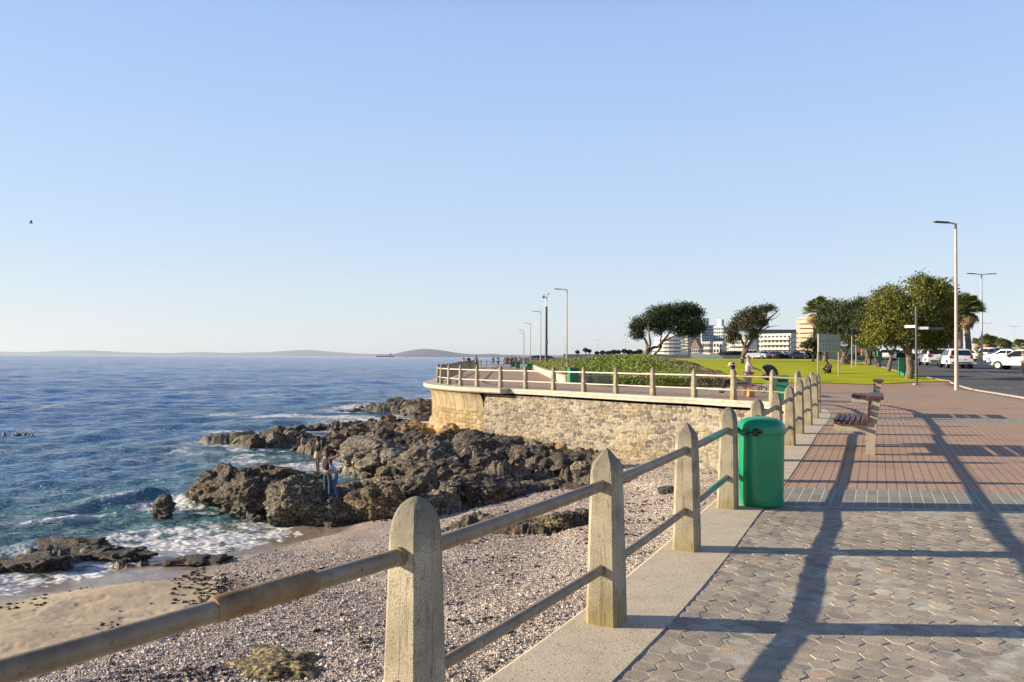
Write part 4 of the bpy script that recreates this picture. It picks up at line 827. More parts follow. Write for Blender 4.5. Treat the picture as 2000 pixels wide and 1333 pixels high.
PCOL = np.array([(.52, .47, .41), (.28, .235, .22), (.11, .09, .085), (.60, .56, .50), (.42, .31, .23), (.19, .155, .14), (.44, .36, .32), (.68, .64, .58)])
M['shell'] = vcol_material('shell grit', rough=.6, bump=.1)
o = scatter('shell_shingle', 130000, lambda n: beach_pts(n, lambda x, y, s_: ((s_ < .2) & ((y < 22.8) | (x > -3.4) | (RNG.random(len(x)) < .15))) | (RNG.random(len(x)) < .01)), lambda k: RNG.lognormal(-4.0, .5, k), lambda k: PCOL[RNG.integers(0, 8, k)] * RNG.uniform(.75, 1.2, (k, 1)), M['shell'])
tag(o, 'loose broken shells and pebbles strewn over the beach', 'shingle', kind='stuff')
M['kelp'] = flat('dried kelp', (.035, .022, .015), rough=.5, v=.5)
def kelp_keep(x, y, s_):
    seam = np.interp(y, [8, 12, 13.8, 15, 17, 19, 21, 23], [-11.5, -8.6, -7.6, -6.4, -5.9, -6.8, -7.8, -8.0]) - .1
    w = np.exp(-((x - seam) / .5) ** 2) * sstep(22.5, 20, y) * (vnoise(x * 1.1, y * 1.1, s=5) > -.2) + .35 * (vnoise(x * .9, y * 1.3, s=6) > .62) * (s_ < .5) + .12 * (vnoise(x * 1.3, y * 1.3, s=7) > .55) * (s_ > .5)
    return RNG.random(len(x)) < w
o = scatter('kelp_scraps', 60000, lambda n: beach_pts(n, kelp_keep), lambda k: RNG.uniform(.03, .09, k), lambda k: np.tile([.04, .028, .02], (k, 1)) * RNG.uniform(.5, 2, (k, 1)), M['shell'], flatn=.35)
tag(o, 'dark dried kelp scraps lying along the tide line', 'kelp', kind='stuff')
# ------------------------------------------------------------------ people
SKIN = {}
def fcol(name, c, rough=.85, **k):
    if name not in SKIN: SKIN[name] = flat(name, c, rough=rough, v=.15, scale=14, bump=.3, bscale=30, dist=.01, **k)
    return SKIN[name]
def skin_mesh(name, pts, edges, rad, m, parent, sub=1, root=0):
    me = bpy.data.meshes.new(name); me.from_pydata([tuple(p) for p in pts], edges, []); o = bpy.data.objects.new(name, me); COL.objects.link(o)
    md = o.modifiers.new('s', 'SKIN'); md.use_smooth_shade = True; md.branch_smoothing = .3
    for i, v in enumerate(me.skin_vertices[0].data):
        r = rad[i]; v.radius = r if isinstance(r, tuple) else (r, r); v.use_root = (i == root)
    if sub: sm = o.modifiers.new('u', 'SUBSURF'); sm.levels = sub; sm.render_levels = sub
    dg = bpy.context.evaluated_depsgraph_get(); dg.update(); ev = o.evaluated_get(dg)
    nm = bpy.data.meshes.new_from_object(ev); o.modifiers.clear(); o.data = nm; nm.name = name
    nm.materials.clear(); nm.materials.append(m); nm.shade_smooth(); o.parent = parent
    return o
STAND = dict(pelvis=(0, 0, .95), spine=(0, 0, 1.12), chest=(.0, 0, 1.33), neck=(0, 0, 1.47), head=(.02, 0, 1.565), top=(.01, 0, 1.66), nose=(.115, 0, 1.57),
             lsh=(0, .165, 1.40), rsh=(0, -.165, 1.40), lel=(-.02, .22, 1.13), rel=(-.02, -.22, 1.13), lwr=(.06, .23, .89), rwr=(.06, -.23, .89), lha=(.09, .23, .81), rha=(.09, -.23, .81),
             lhi=(0, .085, .90), rhi=(0, -.085, .90), lkn=(.02, .10, .50), rkn=(.02, -.10, .50), lan=(-.01, .10, .08), ran=(-.01, -.10, .08), lto=(.14, .12, .03), rto=(.14, -.12, .03))
def person(label, loc, face, pose=None, skin=(.30, .17, .11), top=(.2, .2, .2), legs=(.05, .06, .1), hair=(.03, .02, .015), shoes=(.05, .05, .05), sleeves='short', trousers='long', fingers=False, hairlen=.0, scale=1.0, group=None, hat=None, skirt=None, wide=1.0):
    J = dict(STAND); J.update(pose or {})
    root = empty('person', loc, face, label, 'person', group); root.scale = (scale,) * 3
    names = ['pelvis', 'spine', 'chest', 'neck', 'head', 'top', 'lsh', 'rsh', 'lel', 'rel', 'lwr', 'rwr', 'lha', 'rha', 'lhi', 'rhi', 'lkn', 'rkn', 'lan', 'ran', 'lto', 'rto', 'nose']
    P = [Vector(J[n]) for n in names]; ix = {n: i for i, n in enumerate(names)}
    Ed = [('pelvis', 'spine'), ('spine', 'chest'), ('chest', 'neck'), ('neck', 'head'), ('head', 'top'), ('chest', 'lsh'), ('chest', 'rsh'), ('lsh', 'lel'), ('rsh', 'rel'), ('lel', 'lwr'), ('rel', 'rwr'), ('lwr', 'lha'), ('rwr', 'rha'), ('pelvis', 'lhi'), ('pelvis', 'rhi'), ('lhi', 'lkn'), ('rhi', 'rkn'), ('lkn', 'lan'), ('rkn', 'ran'), ('lan', 'lto'), ('ran', 'rto'), ('head', 'nose')]
    Rd = dict(pelvis=(.10, .10), spine=(.095, .09), chest=(.12, .10), neck=.055, head=.092, top=.06, lsh=.058, rsh=.058, lel=.042, rel=.042, lwr=.028, rwr=.028, lha=.03, rha=.03, lhi=.085, rhi=.085, lkn=.056, rkn=.056, lan=.04, ran=.04, lto=.032, rto=.032, nose=.016)
    E = [(ix[a], ix[b]) for a, b in Ed]; rad = [Rd[n] for n in names]
    if fingers:
        for h, w in (('lha', 'lwr'), ('rha', 'rwr')):
            d = (P[ix[h]] - P[ix[w]]).normalized(); sd_ = d.cross(Vector((0, 0, 1))) if abs(d.z) < .9 else Vector((1, 0, 0)); sd_.normalize(); bend = d.cross(sd_)
            for q in range(5):
                off = (q - 1.5) * .017 if q < 4 else .036; ln = (.062, .072, .066, .052, .045)[q]
                b0 = P[ix[h]] + sd_ * off * .9 + d * (.012 if q < 4 else -.03); b1 = b0 + d * ln * .55 + sd_ * off * .25 + bend * .008; b2 = b1 + d * ln * .45 + bend * .02
                i0 = len(P); P += [b0, b1, b2]; E += [(ix[h], i0), (i0, i0 + 1), (i0 + 1, i0 + 2)]; rad += [.010, .009, .007]
    skin_mesh('body', P, E, rad, fcol('skin %.2f' % skin[0], skin, .6), root)
    def part(nm, seq, edges, radd, c, key=None):
        pp = [Vector(J[n]) if isinstance(n, str) else Vector(n) for n in seq]
        return skin_mesh(nm, pp, edges, radd, fcol('cloth %.2f %.2f %.2f' % c, c), root)
    def mid(a, b, t): return tuple(Vector(J[a]).lerp(Vector(J[b]), t))
    # top
    seq = ['pelvis', 'spine', 'chest', mid('chest', 'neck', .55), 'lsh', 'rsh']; ed = [(0, 1), (1, 2), (2, 3), (2, 4), (2, 5)]; rd = [(.150 * wide, .128), (.142 * wide, .122), (.152 * wide, .122), (.07, .07), .072, .072]
    n = len(seq)
    if sleeves == 'long': seq += ['lel', mid('lel', 'lwr', .92), 'rel', mid('rel', 'rwr', .92)]; ed += [(4, n), (n, n + 1), (5, n + 2), (n + 2, n + 3)]; rd += [.058, .044, .058, .044]
    elif sleeves == 'short': seq += [mid('lsh', 'lel', .8), mid('rsh', 'rel', .8)]; ed += [(4, n), (5, n + 1)]; rd += [.060, .060]
    part('top', seq, ed, rd, top)
    t = {'long': .93, 'short': .0, 'none': 0}[trousers]
    if trousers == 'long': seq = [mid('pelvis', 'spine', .3), 'pelvis', 'lhi', 'rhi', 'lkn', 'rkn', mid('lkn', 'lan', .93), mid('rkn', 'ran', .93)]; ed = [(0, 1), (1, 2), (1, 3), (2, 4), (3, 5), (4, 6), (5, 7)]; rd = [(.135, .135), (.145, .14), .098, .098, .068, .068, .054, .054]; part('trousers', seq, ed, rd, legs)
    elif trousers == 'short': seq = [mid('pelvis', 'spine', .3), 'pelvis', 'lhi', 'rhi', mid('lhi', 'lkn', .75), mid('rhi', 'rkn', .75)]; ed = [(0, 1), (1, 2), (1, 3), (2, 4), (3, 5)]; rd = [(.135, .115), (.14, .12), .10, .10, .085, .085]; part('shorts', seq, ed, rd, legs)
    if skirt:
        mb = MB(); hp = Vector(J['pelvis']); kn = (Vector(J['lkn']) + Vector(J['rkn'])) / 2; mb.tube([hp + Vector((0, 0, .06)), hp.lerp(kn, .5), hp.lerp(kn, skirt[1])], [.135, .185, .20 + .1 * skirt[1]], n=14); mb.build('skirt', fcol('cloth %.2f %.2f %.2f' % skirt[0], skirt[0]), root, smooth=True)
    hd = Vector(J['head']); tp = Vector(J['top']); up = (tp - hd).normalized(); fw = (Vector(J['nose']) - hd); fw = (fw - up * fw.dot(up)).normalized()
    hp_ = [hd + up * .035 - fw * .03, tp - fw * .02 + up * .012]; hr = [.100, .072]; he = [(0, 1)]
    if hairlen: hp_ += [hd - fw * .06 - up * hairlen * .5, hd - fw * .075 - up * hairlen]; hr += [.075, .045]; he += [(0, 2), (2, 3)]
    skin_mesh('hair', hp_, he, hr, fcol('hair %.2f' % hair[0], hair), root)
    for s_ in 'lr':
        a_, b_ = Vector(J[s_ + 'an']), Vector(J[s_ + 'to']); skin_mesh('shoe', [a_ + Vector((-.02, 0, -.03)), b_ + (b_ - a_) * .12], [(0, 1)], [.05, .042], fcol('shoe %.2f' % shoes[0], shoes), root)
    if hat:
        mb = MB(); mb.lathe([(.17, -.012), (.175, 0), (.105, .012), (.10, .07), (.07, .10), (.01, .108)], 20); h_ = mb.build('hat', fcol('hat %.2f' % hat[0], hat), root, smooth=True); h_.location = tp - up * .045
        h_.rotation_euler = (0, math.atan2(up.x, up.z), 0)
    return root
SIT = dict(pelvis=(0, 0, .0), spine=(.02, 0, .18), chest=(.05, 0, .40), neck=(.09, 0, .54), head=(.13, 0, .63), top=(.14, 0, .73), nose=(.225, 0, .62), lsh=(.05, .165, .47), rsh=(.05, -.165, .47), lel=(.10, .2, .20), rel=(.10, -.2, .20), lwr=(.32, .1, .12), rwr=(.32, -.1, .12), lha=(.39, .07, .12), rha=(.39, -.07, .12),
           lhi=(.03, .09, -.02), rhi=(.03, -.09, -.02), lkn=(.43, .11, .02), rkn=(.43, -.11, .02), lan=(.46, .11, -.38), ran=(.46, -.11, -.38), lto=(.60, .12, -.43), rto=(.60, -.12, -.43))
def ground_rock(x, y): return float(terrain(np.array([x]), np.array([y]))[0][0])
# three people on the rocks
boulder('rock', 'low dark rock at the water under the person in the cream skirt', (-8.55, 36.1, -3.85), (.8, .6, .35), 60, base=(.09, .07, .055), sub=4)
o = bpy.data.objects['boulder.005']; o.location = (-6.05, 28.9, -3.75)
DARK = (.008, .008, .010)
person('person in black sleeveless top and dark jeans on the rocks, one hand on the head', (-6.22, 27.85, -3.20), R(60), dict(rel=(.12, -.42, 1.50), rwr=(.16, -.22, 1.66), rha=(.15, -.13, 1.66), lel=(.04, .26, 1.12), lwr=(.10, .22, .90), lha=(.13, .21, .83), lkn=(.05, .13, .50), lan=(.02, .16, .08), lto=(.16, .18, .03)), skin=(.28, .15, .10), top=DARK, legs=(.022, .05, .075), hair=(.05, .03, .02), shoes=(.4, .38, .35), sleeves='none', fingers=True, hairlen=.22, scale=1.0)
person('person in pale blue jacket and jeans, legs wide apart, partly behind the one in black', (-6.02, 28.2, -3.2), R(200), dict(pelvis=(0, 0, .80), spine=(.10, 0, .96), chest=(.22, 0, 1.13), neck=(.30, 0, 1.24), head=(.36, 0, 1.31), top=(.38, 0, 1.40), nose=(.45, 0, 1.29), lsh=(.22, .17, 1.16), rsh=(.22, -.17, 1.16), lel=(.20, .40, 1.02), rel=(.20, -.40, 1.02), lwr=(.26, .42, 1.22), rwr=(.26, -.36, .80), lha=(.28, .42, 1.30), rha=(.28, -.33, .73), lhi=(0, .10, .76), rhi=(0, -.10, .76), lkn=(.10, .33, .43), rkn=(.10, -.33, .43), lan=(.0, .45, .06), ran=(.0, -.40, .06), lto=(.13, .50, .02), rto=(.13, -.45, .02)), skin=(.30, .18, .12), top=(.24, .40, .66), legs=(.05, .12, .24), hair=(.04, .03, .02), shoes=(.10, .09, .12), sleeves='long', fingers=True, scale=1.0)
person('person in black top and cream skirt on the rocks at the edge of the water', (-8.5, 36.1, -3.52), R(215), dict(lel=(.05, .26, 1.18), lwr=(.16, .12, 1.22), lha=(.20, .06, 1.24)), skin=(.12, .065, .04), top=(.02, .018, .018), legs=(.10, .06, .04), hair=(.05, .03, .02), shoes=(.05, .05, .05), sleeves='long', trousers='none', fingers=True, skirt=((.40, .31, .20), .5), hairlen=.15, scale=.97)
# ------------------------------------------------------------------ litter bins
M['green'] = mat('glossy green plastic', [(.004, .20, .085), (.010, .29, .13)], scale=3, detail=9, rough=.30, spec=.6, bump=.15, bscale=14, dist=.004, speck=(26, (.05, .27, .15), .66))
M['greenbox'] = flat('green bin paint', (.012, .20, .10), rough=.45)
M['black'] = flat('black fittings', (.012, .012, .013), rough=.4)
M['white'] = flat('white paint', (.72, .72, .70), rough=.5, v=.05)
b_ = empty('litter_bin', (2.82, 9.27, float(undul(2.82, 9.0)) + .005), R(26), 'tall round green plastic litter bin strapped to the fourth post of the railing', 'bin')
mb = MB(); mb.lathe([(.215, 0), (.235, .012), (.242, .05), (.246, .4), (.250, .84)], 40); mb.build('body', M['green'], b_, smooth=True)
mb = MB(); mb.lathe([(.260, .80), (.266, .81), (.266, .832), (.264, .87), (.252, .912), (.222, .950), (.17, .975), (.10, .988), (.01, .992)], 40); mb.build('lid', M['green'], b_, smooth=True)
mb = MB(); mb.box((-.225, -.155, .835), (.07, .06, .085), rz=R(35), bev=.012); mb.tube([(-.20, -.21, .84), (-.25, -.21, .86)], .022, 10); mb.build('latch', M['black'], b_)
mb = MB(); mb.tube([(-.27, -.04, .80), (-.262, -.10, .83), (-.24, -.15, .84)], .010, 8); mb.build('strap', M['black'], b_)
def box_bin(x, y, w, h, label, rz=0, group=None):
    g = float(G(x, y)); o = empty('litter_bin', (x, y, g), rz, label, 'bin', group)
    mb = MB(); mb.box((0, 0, h * .47), (w, w * .95, h * .90), bev=.02); mb.build('body', M['greenbox'], o)
    mb = MB(); mb.box((0, 0, h * .955), (w * 1.06, w * 1.02, h * .075), bev=.012); mb.build('lid', M['greenbox'], o)
    mb = MB(); mb.box((0, -w * .48, h * .80), (w * .7, .02, h * .13)); mb.build('opening', M['black'], o)
    return o
box_bin(3.72, 51.0 - 1.2, .56, .97, 'green square litter bin before the low stone wall, nearest of the bins along it', .2)
box_bin(1.86, 88, .58, .90, 'green litter bin standing beside the low stone wall, second along the walkway', .1)
box_bin(.80, 112, .58, .90, 'green litter bin on the walkway between the walkers and the low wall', .1)
box_bin(.30, 132, .58, .90, 'furthest green litter bin on the walkway right behind the walkers', .1)
box_bin(9.98, 30.3, .46, .95, 'green square litter bin just inside the railing where the cove wall turns', -.3)
b2_ = box_bin(25.4, 53, .55, 1.22, 'tall green and white litter bin on the grass against the nearest big tree trunk', .3)
mb = MB(); mb.box((.12, -.275, .72), (.28, .02, .5), bev=.004); mb.build('poster', M['white'], b2_)
box_bin(at(1716, 95)[0], 95, .6, 1.25, 'green litter bin across the road behind the leaning tree trunks', .2)
# ------------------------------------------------------------------ benches
M['slat'] = mat('dark brown painted slats', [(.055, .022, .018), (.085, .035, .026)], scale=8, rough=.45, stretch=(1, .2, 1), spec=.5)
M['benchpost'] = concrete('bench concrete', (.36, .30, .22))
def make_bench(length=1.6):
    """faces local -x; runs along +y"""
    o = empty('bench', (0, 0, 0))
    for y in (.0, length - .1):
        mb = MB(); mb.prism([(.0, -.02), (.14, -.02), (.155, .40), (.235, .93), (.12, .935), (.03, .507), (-.50, .507), (-.50, .385), (.005, .385)], y, y + .11); mb.build('support', M['benchpost'], o, bevel=0)
    for k in range(6):
        x = -.475 + k * .088; mb = MB(); mb.box((x, length / 2, .545), (.068, length + .12, .075), bev=.006); mb.build('seat_slat', M['slat'], o)
    for k, (x, z) in enumerate(((.075, .60), (.082, .715), (.092, .82))):
        mb = MB(); mb.box((x - .035, length / 2, z), (.045, length + .12, .085), ry=R(6), bev=.006); mb.build('back_slat', M['slat'], o)
    mb = MB(); mb.box((.155, length / 2, .965), (.255, length + .14, .062), bev=.01); mb.build('top_board', M['slat'], o)
    return o
bench = make_bench()
spots = [((6.02, 13.95), R(-24), 'near slatted wooden bench on concrete legs beside the railing, facing the sea'), ((9.62, 21.9), R(-24), 'slatted bench standing behind the near one in the same row'), ((9.55, 33.3), R(-10), 'slatted bench beyond the cove railing where a person in a hat sits')]
for i, ((x, y), rz, lb) in enumerate(spots):
    o = bench if i == 0 else copy_tree(bench); o.location = (x, y, float(G(x, y))); o.rotation_euler = (0, 0, rz); tag(o, lb, 'bench', 'slatted benches along the walkway')
# seated person, person with pram
gz = float(G(9.1, 33.3))
person('seated person in pale sun hat and black trousers on the bench beyond the cove railing', (9.12, 33.55, gz + .60), R(180), SIT, skin=(.30, .17, .11), top=(.42, .42, .44), legs=(.012, .012, .014), hair=(.02, .015, .012), shoes=(.03, .03, .03), sleeves='short', fingers=True, hairlen=.28, hat=(.55, .52, .48))
mb = MB(); mb.box((0, 0, .17), (.30, .22, .34), bev=.05, taper=.85); mb.tube([(-.09, 0, .33), (-.06, 0, .45), (.06, 0, .45), (.09, 0, .33)], .012, 8); o = mb.build('bag', fcol('bag', (.62, .26, .12)), loc=(9.62, 33.0, float(G(9.6, 33)))); tag(o, 'orange bag on the ground beside the bench with the hatted person', 'bag')
px_, py_ = 10.83, 37.6; gz = float(G(px_, py_))
person('grey haired person in a pink shirt and light skirt pushing the pram', (px_, py_, gz), R(-6), dict(lel=(.14, .21, 1.16), rel=(.14, -.21, 1.16), lwr=(.38, .17, 1.06), rwr=(.38, -.17, 1.06), lha=(.46, .16, 1.06), rha=(.46, -.16, 1.06), lkn=(.14, .09, .48), lan=(.12, .09, .10), lto=(.27, .10, .03), ran=(-.22, -.09, .12), rto=(-.09, -.10, .03), rkn=(-.04, -.09, .50)), skin=(.40, .25, .19), top=(.62, .42, .50), legs=(.4, .3, .3), hair=(.42, .38, .34), shoes=(.5, .3, .25), sleeves='short', trousers='none', skirt=((.34, .28, .26), .35), fingers=True, scale=1.0)
def pram(x, y, rz):
    g = float(G(x, y)); o = empty('pram', (x, y, g), rz, 'black pram with raised hood and yellow green frame pushed along the walkway', 'pram'); o.scale = (1.12,) * 3
    hood = MB(); n = 12; vs = []; fs = []
    for i in range(n + 1):
        a = math.radians(-20 + 150 * i / n); vs += [(.34 * math.cos(a) * 1.0 + .02, -.20, .78 + .34 * math.sin(a)), (.36 * math.cos(a) + .02, 0, .79 + .37 * math.sin(a)), (.34 * math.cos(a) + .02, .20, .78 + .34 * math.sin(a))]
    for i in range(n): fs += [(3 * i, 3 * i + 1, 3 * i + 4, 3 * i + 3), (3 * i + 1, 3 * i + 2, 3 * i + 5, 3 * i + 4)]
    c0 = len(vs); vs += [(.02, -.2, .74), (.02, .2, .74)]
    for i in range(n): fs += [(3 * i, 3 * i + 3, c0), (3 * i + 5, 3 * i + 2, c0 + 1)]
    hood.add(vs, fs); hood.build('hood', M['black'], o, smooth=True)
    mb = MB(); mb.prism([(-.30, .62), (-.05, .50), (.30, .42), (.42, .62), (.36, .80), (-.10, .80)], -.20, .20); mb.build('seat', M['black'], o)
    mb = MB()
    for s in (-.23, .23): mb.tube([(-.55, s, 1.02), (-.30, s, .88), (.05, s, .55), (.42, s, .16)], .014, 8); mb.tube([(.10, s, .60), (-.22, s, .14)], .014, 8)
    mb.tube([(-.55, -.23, 1.02), (-.57, 0, 1.03), (-.55, .23, 1.02)], .017, 8); mb.build('frame', flat('pram frame', (.45, .50, .18), .4), o, smooth=True)
    for (wx, s) in ((-.22, -.26), (-.22, .26), (.42, -.26), (.42, .26)):
        w = MB(); w.lathe([(.125, -.02), (.13, 0), (.125, .02)], 20, (wx, s, .13), 'Y'); wo = w.build('wheel', M['black'], o, smooth=True)
        w = MB(); w.lathe([(.085, -.024), (.085, .024)], 16, (wx, s, .13), 'Y'); w.build('rim', flat('pram rim', (.6, .6, .6), .4), wo, smooth=True)
    return o
pram(11.75, 37.6, R(-6))
# ------------------------------------------------------------------ lawn, road, mound
M['lawn'] = mat('mown lawn', [(.26, .30, .012), (.40, .41, .018), (.50, .48, .03)], scale=.55, detail=12, rough=.95, bump=.8, bscale=9, dist=.05, spec=.1, speck=(18, (.09, .13, .01), .60))
M['asphalt'] = mat('asphalt', [(.075, .073, .070), (.10, .096, .092)], scale=1.2, detail=10, rough=.85, bump=.3, bscale=60, dist=.01)
def bearing_sheet(name, pxs, d0, d1, m, dz, nr=60, kind='structure', label=None, cat=None):
    pxs = np.array(pxs, float); t = np.linspace(0, 1, nr) ** 1.6; D0 = np.array([d0(p) for p in pxs]); D1 = np.array([d1(p) for p in pxs])
    Y = D0[:, None] + (D1 - D0)[:, None] * t[None]; X = (pxs[:, None] - 1000) / 1600 * Y
    o = np_mesh(name, np.stack([X, Y, G(X, Y) + dz], -1).reshape(-1, 3), grid_faces(len(pxs), nr), m, smooth=False); return tag(o, label, cat, kind=kind)
_f = [(1640, 705), (1690, 709), (1720, 717.5), (1760, 728), (1800, 736), (1830, 742), (1857, 745.9)]
FE = [(p, gp(p, q)[1]) for p, q in _f]
def far_edge(px):
    return float(np.interp(px, [1100, 1600, 1625] + [p for p, _ in FE], [150, 150, 140] + [q for _, q in FE]))
bearing_sheet('lawn', np.arange(1196, 1858, 4), lambda p: float(near_edge(p)) + .02 if p > 1424 else float(np.interp(p, [1196, 1262, 1290, 1340, 1400, 1424], [149, 111, 83, 61, 50.8, 48.0])), lambda p: max(far_edge(p), float(near_edge(p)) + .1), M['lawn'], .03)
M['field'] = mat('dry far ground', [(.16, .14, .08), (.11, .13, .05), (.24, .21, .14)], scale=.06, detail=8, rough=.95)
bearing_sheet('field', np.arange(1030, 1645, 6), lambda p: 150 if p > 1100 else 200, lambda p: 900, M['field'], .05)
bearing_sheet('road', np.concatenate([np.arange(1640, 1857, 6), np.arange(1857, 2500, 12)]), lambda p: far_edge(p) + .01 if p < 1857 else float(kerb_D(p)), lambda p: 700, M['asphalt'], .035, nr=90)
# kerb stones along promenade and lawn edge
def kerb(name, pts, label, w=.10, h=.055, m=None):
    mb = MB(); P_ = catmull([(p[0], p[1]) for p in pts], 5)
    V = []; t = np.gradient(P_, axis=0); t /= np.linalg.norm(t, axis=1)[:, None]; n = np.stack([t[:, 1], -t[:, 0]], -1)
    for p, q in zip(P_, n):
        g = float(G(*p)); V += [(p[0] - q[0] * w / 2, p[1] - q[1] * w / 2, g - .1), (p[0] - q[0] * w / 2, p[1] - q[1] * w / 2, g + h), (p[0] + q[0] * w / 2, p[1] + q[1] * w / 2, g + h), (p[0] + q[0] * w / 2, p[1] + q[1] * w / 2, g - .1)]
    o = np_mesh(name, np.array(V), grid_faces(len(P_), 4), m or M['kerb'], smooth=False); return tag(o, kind='structure')
M['kerb'] = flat('pale kerb stone', (.36, .32, .26), rough=.8)
kd = (KB[0] - KA[0], KB[1] - KA[1])
kerb('kerb', [(KA[0] - kd[0] * .9, KA[1] - kd[1] * .9), (KA[0] - kd[0] * .4, KA[1] - kd[1] * .4), KA, ((KA[0] + KB[0]) / 2, (KA[1] + KB[1]) / 2), KB], 'kerb')
kerb('kerb', [((p - 1000) / 1600 * d, d) for p, d in reversed(FE)], 'kerb', h=.06)
M['line'] = flat('road paint', (.62, .60, .55), rough=.7)
def road_line(p0, p1, w=.10):
    a, b = Vector((*p0, 0)), Vector((*p1, 0)); d = (b - a); n = Vector((d.y, -d.x, 0)).normalized() * w / 2; k = max(2, int(d.length / 1.5)); V = []
    for i in range(k + 1):
        c = a + d * i / k
        for s in (1, -1):
            q = c + n * s; V.append((q.x, q.y, float(G(q.x, q.y)) + .05))
    tag(np_mesh('road_marking', np.array(V), grid_faces(k + 1, 2), M['line'], smooth=False), kind='structure')
def gpt(px, py): v = gp(px, py); return (v.x, v.y)
road_line(gpt(1872, 724), gpt(1900, 727)); road_line(gpt(1905, 727.5), gpt(1935, 731)); road_line(gpt(1938, 731.5), gpt(2040, 740)); road_line(gpt(1962, 760), gpt(1975, 761), .14); road_line(gpt(1820, 719), gpt(1836, 720))
kerb('kerb', [gpt(1890, 709), gpt(1905, 711), gpt(1918, 710.5), gpt(1925, 708)], 'kerb', h=.1)
# low stone wall with pale coping on the inland side
def low_wall():
    o = empty('low_wall', (3.2, 50.2, 0), 0, 'low wall of pale stone with a flat top between the walkway and the green mound', 'wall'); org = Vector(o.location)
    pts = [(6.25, 50.9), (4.6, 50.4), (3.5, 50.2), (3.25, 51.5), (3.15, 60), (3.05, 75), (3.0, 95), (3.3, 118)]
    P_ = catmull(pts, 14); t = np.gradient(P_, axis=0); t /= np.linalg.norm(t, axis=1)[:, None]; n = np.stack([t[:, 1], -t[:, 0]], -1)
    def sw(prof): return np.array([(p[0] + q[0] * a - org.x, p[1] + q[1] * a - org.y, z) for p, q in zip(P_, n) for a, z in prof])
    prof = [(-.15, 0), (-.15, .24), (-.15, .48), (.15, .48), (.15, 0)]
    V = sw([(-.16, 0.03), (-.16, .50), (.16, .50), (.16, .03)]); w = np_mesh('stonework', V, grid_faces(len(P_), 4), M['cladding'], o, smooth=False)
    V = sw([(-.20, .49), (-.20, .57), (.20, .57), (.20, .49), (-.20, .49)]); np_mesh('coping', V, grid_faces(len(P_), 5), M['copewhite'], o, smooth=False)
    mb = MB(); mb.box((6.3 - org.x, 50.9 - org.y, .28), (.30, .42, .60)); mb.build('end_face', M['copewhite'], o)
    return o
def cladding():
    m, nt, N, L, P = newmat('stone cladding'); g = N.new('ShaderNodeNewGeometry'); mp = N.new('ShaderNodeMapping'); mp.inputs['Scale'].default_value = (4, 4, 2.6); L.new(g.outputs['Position'], mp.inputs[0])
    vo = N.new('ShaderNodeTexVoronoi'); vo.inputs['Scale'].default_value = 1; L.new(mp.outputs[0], vo.inputs['Vector']); sc = N.new('ShaderNodeSeparateColor'); L.new(vo.outputs['Color'], sc.inputs[0])
    r = ramp(N, [(0, (.22, .17, .11)), (.25, (.50, .42, .30)), (.6, (.62, .54, .42)), (1, (.36, .25, .15))]); L.new(sc.outputs[0], r.inputs[0]); L.new(r.outputs[0], P.inputs['Base Color']); P.inputs['Roughness'].default_value = .9; return m
M['cladding'] = cladding()
low_wall()
mb = MB(); mb.box((0, 0, .52), (.42, .42, 1.04), bev=.02); mb.box((0, 0, 1.06), (.50, .50, .07), bev=.01); o = mb.build('pillar', M['copewhite'], loc=(6.62, 51.6, .05)); tag(o, 'short square concrete pillar with cap behind the end of the low wall', 'pillar')
